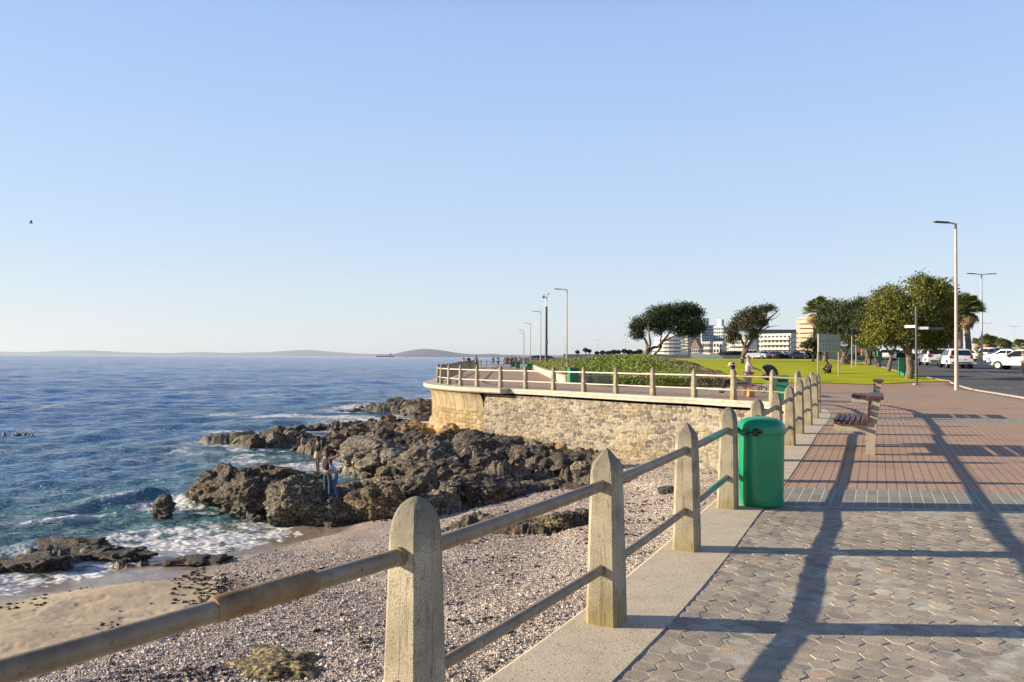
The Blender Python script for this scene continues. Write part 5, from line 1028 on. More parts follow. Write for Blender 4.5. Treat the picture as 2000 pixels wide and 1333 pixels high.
# planted mound
def mound():
    pxs = np.arange(1030, 1432, 1.5); nr = 110
    def d0(p): return np.where(p < 1196, np.interp(p, [1030, 1045, 1066, 1106, 1130, 1196], [135, 118, 80, 51.6, 51.3, 51.4]), near_edge(p) + .05)
    def d1(p): return np.interp(p, [1030, 1200, 1262, 1290, 1340, 1400, 1432], [170, 150, 112, 84, 62, 51.5, 47.2])
    t = np.linspace(0, 1, nr) ** 1.5; D0, D1 = d0(pxs), d1(pxs); Y = D0[:, None] + (D1 - D0)[:, None] * t; P_ = pxs[:, None] + 0 * Y; X = (P_ - 1000) / 1600 * Y; d = Y - D0[:, None]
    top = np.interp(P_, [1030, 1060, 1100, 1160, 1260, 1340, 1432], [.45, .55, .95, 1.25, 1.35, .95, .25])
    Z = np.maximum(.12 + (top - .12) * sstep(-1.5, 14, d), 0) + .40 * sstep(0, .6, d) * sstep(0, .5, D1[:, None] - Y) + .16 * fbm(X * .5, Y * .3, s=301, o=4) * sstep(0, 1.5, d) + .05 * fbm(X * 3, Y * 2, s=302, o=3)
    Z = np.maximum(Z, G(X, Y) + .02 + .25 * sstep(0, .6, d) * sstep(0, 1.5, D1[:, None] - Y))
    Z[:, 0] = 0; Z[:, -1] = G(X[:, -1], Y[:, -1]) - .05
    n = fbm(X * .35, Y * .16, s=303, o=4)
    C = np.zeros(X.shape + (3,)); C[:] = (.09, .12, .02); tt = sstep(.02, .28, n)[..., None]; C = C * (1 - tt) + np.array([.12, .09, .05]) * tt
    o = np_mesh('green_mound', np.stack([X, Y, Z], -1).reshape(-1, 3), grid_faces(len(pxs), nr), M['veg'], cols={'col': C.reshape(-1, 3)}); tag(o, kind='structure')
    # succulent leaves
    k = 60000; i = RNG.integers(0, len(pxs) - 1, k); j = (RNG.random(k) ** 1.15 * (nr - 2)).astype(int); px_, py_, pz_ = X[i, j], Y[i, j], Z[i, j]; a = RNG.uniform(0, 1, k)
    px_ = px_ + (X[np.minimum(i + 1, len(pxs) - 1), j] - px_) * a; a = RNG.uniform(0, 1, k); py_ = py_ + (Y[i, j + 1] - py_) * a; pz_ = pz_ + (Z[i, j + 1] - pz_) * a
    nn = n[i, j]; cc = np.where((nn + RNG.normal(0, .14, k) > .03)[:, None], np.array([.27, .215, .13]), np.array([.215, .26, .04])) * RNG.uniform(.55, 1.35, (k, 1))
    leafcloud('ground_cover', np.stack([px_, py_, pz_ + .03], -1), RNG.uniform(.10, .24, k), cc, None, up=.6, kind='stuff', label='dense low green ground cover on the mound behind the low wall', cat='ground cover')
def leaf_material():
    m, nt, N, L, P = newmat('leaf'); a = N.new('ShaderNodeAttribute'); a.attribute_name = 'col'; L.new(a.outputs['Color'], P.inputs['Base Color']); P.inputs['Roughness'].default_value = .55; P.inputs['Specular IOR Level'].default_value = .35
    tr = N.new('ShaderNodeBsdfTranslucent'); L.new(a.outputs['Color'], tr.inputs['Color']); mx = N.new('ShaderNodeMixShader'); mx.inputs[0].default_value = .14; L.new(P.outputs[0], mx.inputs[1]); L.new(tr.outputs[0], mx.inputs[2]); L.new(mx.outputs[0], N['Material Output'].inputs['Surface']); return m
M['leaf'] = leaf_material()
M['veg'] = vcol_material('vegetation ground', vary=.5, vscale=3, bscale=6, dist=.1)
def leafcloud(name, P_, size, C, parent, up=.0, outward=None, kind=None, label=None, cat=None, aspect=.5):
    k = len(P_); nrm = RNG.normal(0, 1, (k, 3))
    if outward is not None: nrm = nrm * .65 + outward
    nrm[:, 2] += up; nrm /= np.linalg.norm(nrm, axis=1)[:, None]
    r = RNG.normal(0, 1, (k, 3)); t = np.cross(nrm, r); t /= np.linalg.norm(t, axis=1)[:, None]; b = np.cross(nrm, t)
    s = size[:, None]; V = np.stack([P_ - t * s * .5, P_ + b * s * aspect * .5 + nrm * s * .06, P_ + t * s * .5, P_ - b * s * aspect * .5 + nrm * s * .06], 1).reshape(-1, 3)
    F = np.arange(4 * k).reshape(-1, 4); o = np_mesh(name, V, F, M['leaf'], parent, smooth=False, cols={'col': np.repeat(C, 4, axis=0)}); return tag(o, label, cat, kind=kind)
mound()
# ------------------------------------------------------------------ trees
M['bark'] = mat('bark', [(.07, .05, .035), (.15, .11, .08), (.22, .17, .12)], scale=5, detail=8, rough=.9, bump=.9, bscale=12, dist=.05, stretch=(2, 2, .6))
def tree(label, D, base, limbs, blobs, leaf=(.05, .075, .018), leaf2=None, size=.2, dens=1.0, twigs=True, name='tree', group='trees on the lawn by the road', zb=None):
    """limbs: lists of (px, py, depth offset, radius m); blobs: (px, py, rpx, rpy, depth offset)"""
    x0 = (base[0] - 1000) / 1600 * D; z0 = float(G(x0, D)) if zb is None else zb; root = empty(name, (x0, D, z0), 0, label, 'tree', group); org = Vector(root.location)
    def w(px, py, dy): d = D + dy; return Vector(((px - 1000) / 1600 * d, d, zpx(py, d, px))) - org
    mb = MB(); first = True
    for lb in limbs:
        pts = [w(p[0], p[1], p[2]) for p in lb]; rad = [p[3] for p in lb]
        if first: pts[0].z = -.15; first = False
        A = np.array([tuple(p) + (r,) for p, r in zip(pts, rad)]); q = catmull(A, 4); jit = RNG.normal(0, .012, (len(q), 3)); q[:, :3] += jit * q[:, 3:4] * 6; q[0, 3] *= 1.25
        mb.tube([tuple(v[:3]) for v in q], [max(v[3], .01) for v in q], 9)
    Pp = []; Ou = []; Sz = []
    tips = [w(lb[-1][0], lb[-1][1], lb[-1][2]) for lb in limbs]
    for (px, py, rx, ry, dy) in blobs:
        c = np.array(w(px, py, dy)); k_ = D / 1600; r = np.array([rx * k_, (rx + ry) / 2 * k_ * 1.1, ry * k_])
        ncl = int(dens * 55 * (r[0] * r[2]) ** .75 / (size / .2) ** 1.4) + 12
        dirs = RNG.normal(0, 1, (ncl, 3)); dirs /= np.linalg.norm(dirs, axis=1)[:, None]; rr = RNG.uniform(.2, 1.15, ncl)[:, None] ** .55
        cc = c + dirs * r * rr; m_ = 34
        off = RNG.normal(0, size * 1.35, (ncl, m_, 3)); off[..., 2] *= .7
        P_ = (cc[:, None] + off).reshape(-1, 3); Pp.append(P_); Ou.append(np.repeat(dirs, m_, axis=0) * .6)
        if twigs:
            tp = min(tips, key=lambda t_: (t_ - Vector(c)).length)
            for q in range(3):
                e = Vector(c + dirs[q] * r * .7); mb.tube([tp, tp.lerp(e, .5) + Vector((0, 0, .05)), e], [.035, .022, .01], 5)
    mb.build('trunk', M['bark'], root, smooth=True)
    P_ = np.concatenate(Pp); O_ = np.concatenate(Ou); k = len(P_)
    cA = np.array(leaf); cB = np.array(leaf2 or (leaf[0] * 1.9, leaf[1] * 1.6, leaf[2] * 1.3)); t = np.clip(RNG.normal(.35, .3, k) + .35 * vnoise(P_[:, 0] * 1.2, P_[:, 1] * 1.2, P_[:, 2] * 1.2, s=3), 0, 1)[:, None]
    leafcloud('crown', P_, RNG.uniform(.7, 1.3, k) * size, cA * (1 - t) + cB * t, root, outward=O_)
    return root
tree('wide flat crowned dark tree with two bent trunks, swept to the right by the wind', 90, (1262, 707), [
    [(1262, 708, 0, .26), (1261, 695, 0, .22), (1265, 682, 0, .2), (1262, 668, .3, .13), (1256, 656, .5, .10), (1256, 640, .8, .06)],
    [(1265, 682, 0, .17), (1270, 672, -.3, .13), (1268, 655, -.8, .09), (1266, 635, -1, .05)],
    [(1263, 690, 0, .18), (1275, 680, .2, .17), (1286, 677, 0, .15), (1294, 668, -.5, .13), (1304, 655, -.6, .10), (1315, 640, -.6, .07)],
    [(1272, 707, 1, .17), (1276, 695, .8, .15), (1286, 685, .5, .13), (1292, 675, .2, .10), (1290, 665, 0, .08), (1296, 640, 0, .05)],
    [(1294, 668, -.5, .10), (1310, 660, -.8, .08), (1330, 652, -.5, .06), (1350, 645, 0, .04)]],
    [(1245, 653, 12, 8, .5), (1255, 632, 18, 14, .5), (1275, 622, 22, 16, -.4), (1290, 612, 26, 14, .4), (1315, 608, 28, 16, 0), (1340, 606, 26, 15, .5), (1355, 615, 18, 12, 0), (1345, 630, 26, 16, -.5), (1315, 633, 28, 14, .5), (1358, 645, 16, 9, .2), (1340, 650, 24, 9, .6), (1240, 640, 8, 6, 0), (1285, 640, 14, 12, .6), (1365, 635, 10, 8, 0)],
    leaf=(.018, .036, .012), leaf2=(.055, .075, .02), size=.20, dens=.9, group=None)
tree('leaning half bare tree bent to the right on the far side of the lawn', 75, (1450, 713), [
    [(1448, 714, 0, .25), (1450, 700, 0, .22), (1455, 688, 0, .19), (1464, 672, 0, .16), (1474, 657, 0, .14), (1488, 640, 0, .12), (1500, 625, 0, .09), (1515, 612, 0, .05), (1524, 604, 0, .02)],
    [(1452, 694, 0, .16), (1453, 676, .3, .12), (1446, 660, .6, .08), (1437, 645, .8, .05), (1432, 633, 1, .03)],
    [(1453, 680, 0, .12), (1461, 660, -.4, .10), (1466, 640, -.6, .07), (1472, 620, -.8, .04)],
    [(1488, 640, 0, .07), (1494, 622, -.3, .05), (1500, 608, -.4, .03)], [(1480, 650, 0, .07), (1500, 640, .2, .04), (1516, 637, .3, .02), (1522, 640, .3, .01)], [(1500, 625, 0, .05), (1514, 622, 0, .03), (1523, 612, 0, .015)]],
    [(1432, 650, 12, 14, .5), (1438, 635, 14, 12, .6), (1450, 622, 16, 12, .2), (1466, 612, 18, 11, 0), (1484, 606, 18, 8, 0), (1462, 635, 20, 14, -.6), (1480, 622, 16, 10, -.3), (1470, 648, 14, 10, 0), (1430, 662, 10, 8, .4), (1504, 603, 12, 5, 0), (1488, 630, 8, 8, 0)],
    leaf=(.045, .040, .022), leaf2=(.10, .085, .04), size=.16, dens=.62, group=None)
TREES = [
 ('largest tree with dense yellow green crown, directly beside the street name pole', 50.5, (1777, 740), [
    [(1775, 741, 0, .27), (1778, 720, 0, .23), (1776, 700, 0, .22), (1774, 685, 0, .20)], [(1774, 690, 0, .15), (1762, 675, 0, .12), (1750, 660, 0, .09), (1740, 640, 0, .06)], [(1774, 688, 0, .15), (1784, 670, .3, .12), (1796, 650, .5, .08)], [(1775, 690, 0, .12), (1770, 660, -.8, .09), (1772, 630, -1, .05)], [(1780, 680, 0, .1), (1800, 665, .8, .08), (1830, 655, 1, .05)]],
    [(1738, 600, 32, 28, 0), (1725, 628, 28, 24, 0), (1762, 596, 26, 22, .5), (1800, 562, 36, 24, .5), (1830, 575, 34, 28, 0), (1845, 600, 26, 36, .3), (1848, 640, 20, 30, .3), (1825, 630, 34, 32, .5), (1790, 610, 40, 38, -.6), (1760, 635, 34, 26, -.8), (1785, 650, 34, 18, 0), (1840, 650, 22, 24, .8), (1722, 660, 20, 15, 0), (1750, 665, 22, 10, .3), (1815, 672, 30, 14, 1)], (.06, .075, .010), (.24, .235, .035), .15, 1.25),
 ('tree with a thin leaning trunk just left of the largest tree', 58, (1736, 727), [
    [(1734, 729, 0, .17), (1738, 712, 0, .14), (1742, 695, 0, .12), (1748, 682, 0, .09), (1752, 670, 0, .06)], [(1742, 697, 0, .09), (1733, 682, 0, .07), (1726, 668, 0, .05)]],
    [(1712, 640, 22, 20, 0), (1700, 662, 16, 15, 0), (1730, 612, 24, 26, .5), (1735, 650, 22, 20, 0), (1718, 590, 22, 22, .5), (1738, 575, 20, 16, .5)], (.065, .08, .01), (.25, .24, .035), .16, 1.1),
 ('tree with a stout dark trunk, second left of the largest tree', 66, (1717, 719), [
    [(1718, 721, 0, .24), (1714, 708, 0, .2), (1709, 695, 0, .17), (1707, 680, 0, .12), (1700, 665, 0, .08)]],
    [(1690, 640, 20, 22, 0), (1700, 615, 22, 20, 0), (1685, 668, 14, 12, 0), (1705, 655, 16, 18, 0)], (.035, .05, .012), (.10, .11, .025), .17, .9),
 ('dark dense tree behind the sign board, left of the roadside trees', 78, (1645, 706), [
    [(1645, 708, 0, .27), (1649, 694, 0, .22), (1655, 682, 0, .17), (1662, 668, 0, .1)], [(1650, 692, 0, .13), (1640, 676, 0, .1), (1632, 660, 0, .06)]],
    [(1660, 610, 26, 22, 0), (1680, 600, 24, 18, .5), (1640, 630, 26, 22, 0), (1655, 650, 30, 20, -.5), (1630, 655, 20, 16, 0), (1685, 630, 22, 24, .4), (1675, 660, 22, 14, 0), (1615, 640, 14, 18, .3)], (.03, .045, .012), (.085, .095, .025), .2, .95),
 ('round topped dark tree between the palm and the tree behind the sign board', 92, (1612, 700), [
    [(1612, 703, 0, .3), (1613, 690, 0, .25), (1616, 670, 0, .2)]], [(1625, 605, 22, 18, 0), (1612, 625, 18, 22, 0), (1630, 640, 22, 22, 0), (1610, 655, 16, 18, 0)], (.03, .045, .013), (.08, .09, .02), .22, .9),
 ('small bushy tree with a twisted fork at the left end of the roadside trees', 88, (1588, 703), [
    [(1588, 705, 0, .14), (1588, 696, 0, .12), (1580, 687, 0, .09), (1574, 680, 0, .05)], [(1588, 696, 0, .1), (1594, 686, 0, .08), (1597, 676, 0, .05)]], [(1578, 674, 9, 6, 0), (1592, 668, 12, 8, 0), (1600, 680, 7, 8, 0)], (.03, .045, .012), (.08, .08, .02), .2, .9),
 ('tree with paired crooked trunks between the stout dark trunk and the sign board', 72, (1700, 712), [
    [(1699, 714, 0, .2), (1697, 702, 0, .16), (1694, 690, 0, .13), (1690, 675, 0, .08)], [(1693, 712, 1, .14), (1692, 698, .8, .12), (1690, 685, .6, .08)]], [(1672, 655, 16, 16, 0), (1685, 640, 18, 16, 0), (1690, 668, 12, 8, 0)], (.035, .05, .012), (.09, .1, .02), .18, .9)]
for (lb, D, b, li, bl, l1, l2, sz, dn) in TREES: tree(lb, D, b, li, bl, l1, l2, sz, dn)
def palm(label, D, px, pyb, pyt, rpx, trunk=.3, lean=0, n=46, dead=18, name='palm_tree', group='fan palms', tf=.66):
    x0 = (px - 1000) / 1600 * D; z0 = float(G(x0, D)); zt = zpx(pyt, D, px); root = empty(name, (x0, D, z0), 0, label, 'palm', group); H = zt - z0; k = rpx / 1600 * D
    mb = MB(); pts = []; rad = []
    for i in range(19): t = i / 18; pts.append((lean * t * t, 0, -.1 + (H + .1) * t)); rad.append(tf * trunk * (1.15 - .25 * t + (.10 if i % 2 else 0) + (.25 * (1 - t) ** 6)))
    mb.tube(pts, rad, 12); mb.build('trunk', M['bark'], root, smooth=False)
    V = []; F = []; C = []
    def frond(az, el, L_, dry):
        d = np.array([math.cos(az) * math.cos(el), math.sin(az) * math.cos(el), math.sin(el)]); s = np.cross(d, [0, 0, 1]); s /= np.linalg.norm(s); u = np.cross(s, d)
        o = np.array([lean, 0, H]); stem = o + d * L_ * .45
        c = np.array([.30, .20, .09]) if dry else np.array([.13, .155, .035]); c = c * random.uniform(.6, 1.35)
        n0 = len(V); w = .03; V.extend([o + s * w, o - s * w, stem - s * w * .6, stem + s * w * .6]); F.append((n0, n0 + 1, n0 + 2, n0 + 3)); C.extend([c] * 4)
        for q in range(15):
            a = (q - 7) / 7 * 1.25; ld = d * math.cos(a) + s * math.sin(a); ln = L_ * .62 * (1 - .25 * abs(a)); mid = stem + ld * ln * .6 + u * .06; tip = stem + ld * ln + np.array([0, 0, -.22 * ln]); pw = .05 * k
            pd = np.cross(ld, u); n0 = len(V); V.extend([stem, mid + pd * pw, tip, mid - pd * pw]); F.append((n0, n0 + 1, n0 + 2, n0 + 3)); C.extend([c * random.uniform(.8, 1.2)] * 4)
    for i in range(n): frond(random.uniform(0, 6.28), math.asin(random.uniform(-.12, .99)), k * random.uniform(.85, 1.1), False)
    o = np_mesh('crown', np.array(V), np.array(F), M['leaf'], root, smooth=False, cols={'col': np.array(C)})
    if dead:
        V = []; F = []; C = []
        for i in range(dead): frond(random.uniform(0, 6.28), -random.uniform(.5, 1.35), k * random.uniform(.7, .95), True)
        np_mesh('dead_fronds', np.array(V), np.array(F), M['leaf'], root, smooth=False, cols={'col': np.array(C)})
    return root
palm('fan palm with shaggy skirt of brown fronds before the tall cream apartment tower', 98, 1600, 700, 608, 34, .32, 0, 60, 110)
palm('tall fan palm right of the tall street lamp on the road verge', 66, 1893, 712, 606, 40, .30, -.35, 64, 46)
palm('fan palm mostly hidden behind the tall street lamp', 72, 1876, 708, 602, 32, .28, 0, 46, 60)
for i, (px, D, t, r) in enumerate([(1912, 150, 668, 16), (1928, 140, 664, 17), (1943, 150, 667, 16), (1958, 145, 670, 15), (1970, 150, 674, 13), (1992, 135, 672, 15)]):
    palm(['squat palm directly right of the tall palm trunk in the row behind the parked cars', 'palm under the double street lamp in the row behind the parked cars', 'bushy palm above the middle white car', 'palm right of the bushy palm above the middle white car', 'lowest palm of the row, just left of the gap', 'palm at the right frame edge behind the cars'][i], D, px, 702, t + 3, r, .45, 0, 60, 20, group='row of palms behind the cars')
# far tree line on the left of the bent tree
FT = [(1128, 688, 4), (1144, 684, 5), (1151, 686, 4), (1166, 690, 4), (1177, 689, 5), (1188, 690, 5), (1198, 688, 6), (1208, 688, 5), (1219, 686, 5), (1229, 688, 6), (1240, 690, 5), (1249, 687, 6)]
for i, (px, py, r) in enumerate(FT):
    D = 330; x0 = (px - 1000) / 1600 * D; z0 = 1.5; root = empty('tree', (x0, D, z0), 0, 'small dark tree, number %s from the left in the far line behind the mound' % ['one', 'two', 'three', 'four', 'five', 'six', 'seven', 'eight', 'nine', 'ten', 'eleven', 'twelve'][i], 'tree', 'far tree line behind the mound')
    mb = MB(); H = zpx(py, D, px) - z0; mb.tube([(0, 0, -.2), (0.1, 0, H * .5), (0, 0, H)], [.25, .2, .12], 6); mb.build('trunk', M['bark'], root)
    k = 420; d = RNG.normal(0, 1, (k, 3)); d /= np.linalg.norm(d, axis=1)[:, None]; P_ = d * np.array([r * .21, r * .2, r * .15]) * RNG.uniform(.4, 1.1, (k, 1)) + np.array([0, 0, H]); leafcloud('crown', P_, RNG.uniform(.5, .9, k), np.array([.03, .045, .02]) * RNG.uniform(.6, 1.5, (k, 1)), root)
def hedge(label, px0, px1, pyt, D, pyb=702, c=(.025, .035, .015), n=3500, name='hedge', dep=6):
    x0, x1 = (px0 - 1000) / 1600 * D, (px1 - 1000) / 1600 * D; zb = 1.4; h = zpx(pyt, D, px0) - zb; k = n
    u = RNG.random(k); X = (u - .5) * (x1 - x0); edge = np.clip(1 - np.abs(u - .5) ** 3 * 6, .3, 1); hh = h * edge * (.8 + .25 * vnoise(X * .25 + px0, X * 0, s=8))
    v = RNG.uniform(0, 1, k) ** .6; P_ = np.stack([X, RNG.uniform(-dep / 2, dep / 2, k), hh * v], -1); root = empty(name, ((x0 + x1) / 2, D, zb), 0, label, 'hedge')
    leafcloud('foliage', P_, RNG.uniform(.5, 1.1, k) * D / 280, np.array(c) * RNG.uniform(.5, 1.6, (k, 1)), root); return root
hedge('big dark rounded bush before the cream building left of the roadside trees', 1545, 1585, 680, 170, c=(.012, .02, .012))
hedge('scrubby green hedge below the white terraced flats', 1262, 1350, 690, 260, c=(.06, .075, .03), n=4000)
hedge('dark grey green bushes behind the leaning tree trunk', 1395, 1470, 686, 240, c=(.035, .042, .028), n=4500)
hedge('low hedge behind the road left of the first parked cars', 1660, 1800, 684, 130, c=(.03, .04, .016), n=5000)
hedge('long low green hedge below the row of palms behind the cars', 1880, 2040, 680, 160, c=(.05, .06, .02), n=5000)

# ------------------------------------------------------------------ sign board, street signs
M['grey'] = flat('grey sign face', (.36, .40, .42), rough=.6)
M['greydk'] = flat('dark sign symbols', (.03, .035, .04), rough=.6)
M['galv'] = flat('galvanised steel', (.34, .33, .32), rough=.5, metal=.3)
M['poledk'] = flat('dark grey pole', (.075, .065, .06), rough=.5)
M['polelt'] = flat('light pole', (.42, .37, .33), rough=.5)
def sign_board():
    D = 52; a, b = at(1598, D), at(1638, D + 1.2); c = (a + b) / 2; root = empty('information_sign', (c.x, c.y, float(G(c.x, c.y))), math.atan2(b.y - a.y, b.x - a.x), 'wide grey information board with rows of small symbols standing on two posts on the lawn', 'sign')
    L_ = (b - a).length
    for s in (-1, 1): mb = MB(); mb.tube([(s * L_ / 2, 0, -.1), (s * L_ / 2, 0, 2.7)], .045, 10); mb.build('post', M['benchpost'], root, smooth=True)
    mb = MB(); mb.box((0, -.06, 2.12), (L_ + .16, .05, 1.14), bev=.006); bd = mb.build('board', M['grey'], root)
    for r_ in range(3):
        for k in range(7):
            x = -L_ / 2 + .12 + k * (L_ - .24) / 6; z = 2.26 - r_ * .26; mb = MB(); q = random.random()
            if q < .4: mb.box((x, -.088, z), (.10, .006, .09))
            elif q < .7: mb.prism([(x - .05, z - .04), (x + .05, z - .04), (x, z + .06)], -.092, -.086)
            else: mb.lathe([(.045, -.003), (.045, .003)], 10, (x, -.089, z), 'Y')
            mb.build('symbol', M['greydk'] if random.random() < .8 else M['polelt'], bd)
sign_board()
def street_name():
    D = 46.5; p = at(1790, D); root = empty('street_name_sign', p, 0, 'dark pole carrying white street name arms at the corner of the brick pavement', 'street sign')
    mb = MB(); mb.tube([(0, 0, -.05), (0, 0, 4.45)], .07, 12); mb.build('pole', M['poledk'], root, smooth=True)
    mb = MB(); mb.box((0, 0, .04), (.32, .32, .06), bev=.01); mb.build('base', M['polelt'], root)
    for (ang, z, l, m) in ((2.4, 3.32, .62, 'white'), (-.35, 3.22, .62, 'white'), (-.12, 3.20, 1.5, 'poledk')):
        mb = MB(); mb.box((math.cos(ang) * l / 2, math.sin(ang) * l / 2, z), (l, .03, .15), rz=ang, bev=.003); mb.build('name_plate', M[m], root)
street_name()
def pole_sign(name, label, px, D, h, fn, m='galv', r=.035):
    p = at(px, D); root = empty(name, p, 0, label, 'sign'); mb = MB(); mb.tube([(0, 0, -.05), (0, 0, h)], r, 10); mb.build('pole', M[m], root, smooth=True); fn(root, h); return root
M['red'] = flat('red enamel', (.50, .04, .03), rough=.4)
def roundsign(root, h):
    mb = MB(); mb.lathe([(.36, -.015), (.36, .015)], 28, (0, -.05, h - .3), 'Y'); d_ = mb.build('disc', M['red'], root); mb = MB(); mb.lathe([(.27, -.004), (.27, .004)], 28, (0, -.072, h - .3), 'Y'); mb.build('face', M['white'], d_); mb = MB(); mb.box((0, -.082, h - .3), (.12, .006, .26)); mb.build('symbol', M['black'], d_)
pole_sign('traffic_sign', 'round white traffic sign with a red ring behind the tall lamp post', 1853, 74, zpx(655, 74) - 1.05, roundsign)
def flag(root, h): mb = MB(); mb.box((.1, 0, h - .2), (.95, .05, .42), bev=.01); mb.build('panel', M['greydk'], root)
pole_sign('traffic_sign', 'small dark sign panel on a thin pale post left of the crooked trunks', 1664, 63, 3.0, flag, 'polelt')
def arrow(root, h): mb = MB(); mb.prism([(-1.0, h - .5), (.35, h - .5), (.6, h - .3), (.35, h - .1), (-1.0, h - .1)], -.05, -.02); mb.build('panel', M['white'], root)
pole_sign('direction_sign', 'white arrow shaped direction sign on a pale post behind the left parked car', 1818, 88, zpx(656, 88) - 1.25, arrow, 'polelt', .08)
pole_sign('traffic_sign', 'dark framed notice on a post under the roadside trees, left of the orange shirt', 1672, 66, 2.6, lambda root, h: (lambda mb: (mb.box((.15, 0, h - .25), (.75, .05, .16)), mb.build('panel', M['greydk'], root)))(MB()), 'polelt')
# ------------------------------------------------------------------ street lamps
def lamp(px, D, top_py, label, arms=(-1,), m='polelt', r=.09, group='street lamps', armlen=.95, base=None):
    x = (px - 1000) / 1600 * D; g = float(G(x, D)) if base is None else base; H = zpx(top_py, D, px) - g; root = empty('street_lamp', (x, D, g), 0, label, 'street lamp', group)
    mb = MB(); mb.tube([(0, 0, -.1), (0, 0, .6), (0, 0, H * .5), (0, 0, H)], [r * 1.15, r, r * .8, r * .6], 14); mb.build('pole', M[m], root, smooth=True)
    for s in arms:
        mb = MB(); mb.tube([(0, 0, H - .05), (s * .12, 0, H + .0), (s * armlen * .5, -.02, H + .03), (s * armlen * .6, -.02, H + .04)], r * .45, 8); a = mb.build('arm', M[m], root, smooth=True)
        mb = MB(); mb.box((s * armlen, -.02, H + .055), (.75, .26, .075), bev=.02, ry=-s * .05); mb.build('lamp_head', M['poledk'], root)
    return root
lamp(1868, 42.2, 436, 'tallest pale street lamp at the road kerb with one arm pointing left', r=.10, armlen=.75)
lamp(1918, 78, 536, 'double armed street lamp right of the tall fan palm', arms=(-1, 1), r=.10, armlen=1.0)
lamp(1107, 84.6, 566, 'nearest street lamp along the walkway, rising behind the green bin by the wall')
lamp(1056, 126, 609, 'second street lamp along the walkway, left of the camera mast')
lamp(1036, 170, 632, 'third street lamp along the walkway'); lamp(1022, 212, 645, 'fourth street lamp along the walkway, leftmost of the row'); lamp(1024.5, 244, 652, 'fifth street lamp, nearly hidden behind the fourth on the walkway')
lamp(1104, 296, 660, 'small distant street lamp just left of the nearest walkway lamp'); lamp(1168, 330, 664, 'distant street lamp beyond the mound above the palms', arms=(-1, 1)); lamp(1222, 340, 668, 'distant street lamp beyond the mound close to the wide dark tree', arms=(-1, 1))
lamp(1981, 215, 638, 'distant double street lamp near the right frame edge', arms=(-1, 1), r=.08); lamp(1928, 190, 632, 'distant double street lamp behind the nearer double armed one', arms=(-1, 1), r=.07); lamp(1442, 300, 655, 'thin distant lamp post in front of the white flats', arms=(), r=.07)
def mast():
    D = 107; x = (1067 - 1000) / 1600 * D; g = .08; H = zpx(572, D, 1067) - g; root = empty('camera_mast', (x, D, g), 0, 'dark mast with two surveillance cameras on top and a grey box halfway', 'mast')
    mb = MB(); mb.tube([(0, 0, 0), (0, 0, H * .82)], [.19, .15], 12); mb.build('pole', M['poledk'], root, smooth=True); mb = MB(); mb.tube([(0, 0, H * .82), (0, 0, H - .3)], .09, 10); mb.build('mast_head', M['white'], root, smooth=True)
    mb = MB(); mb.box((0, -.3, H * .36), (.42, .35, .62), bev=.03); mb.build('equipment_box', M['galv'], root); mb = MB(); mb.tube([(-.45, 0, H - .3), (.3, 0, H - .1)], .03, 6); mb.build('bracket', M['poledk'], root)
    for (dx, dz, m) in ((-.38, -.55, 'poledk'), (.15, -.1, 'white')): mb = MB(); mb.lathe([(.05, .16), (.15, .10), (.17, -.05), (.12, -.17), (.02, -.2)], 14, (dx, 0, H + dz)); mb.build('camera', M[m], root, smooth=True)
mast()
# ------------------------------------------------------------------ cars
M['carwhite'] = mat('white car paint', [(.62, .62, .62), (.68, .68, .67)], scale=1, rough=.25, coat=.6)
M['carsilver'] = mat('silver car paint', [(.34, .36, .40), (.40, .42, .45)], scale=1, rough=.25, metal=.4, coat=.6)
M['cardark'] = mat('dark car paint', [(.02, .022, .03), (.03, .032, .04)], scale=1, rough=.25, coat=.6)
M['carred'] = mat('maroon car paint', [(.12, .015, .02), (.15, .02, .025)], scale=1, rough=.25, coat=.6)
M['cartan'] = mat('tan car paint', [(.35, .28, .16), (.40, .32, .18)], scale=1, rough=.3, coat=.5)
M['glass'] = flat('car glass', (.012, .016, .022), rough=.06, v=.05, spec=.7)
M['tyre'] = flat('tyre rubber', (.014, .014, .014), rough=.8); M['rimm'] = flat('alloy rim', (.42, .42, .43), rough=.35, metal=.6)
M['tail'] = flat('tail lamp', (.32, .01, .02), rough=.2); M['headl'] = flat('head lamp', (.6, .62, .65), rough=.1); M['plate'] = flat('number plate', (.6, .6, .55), rough=.5)
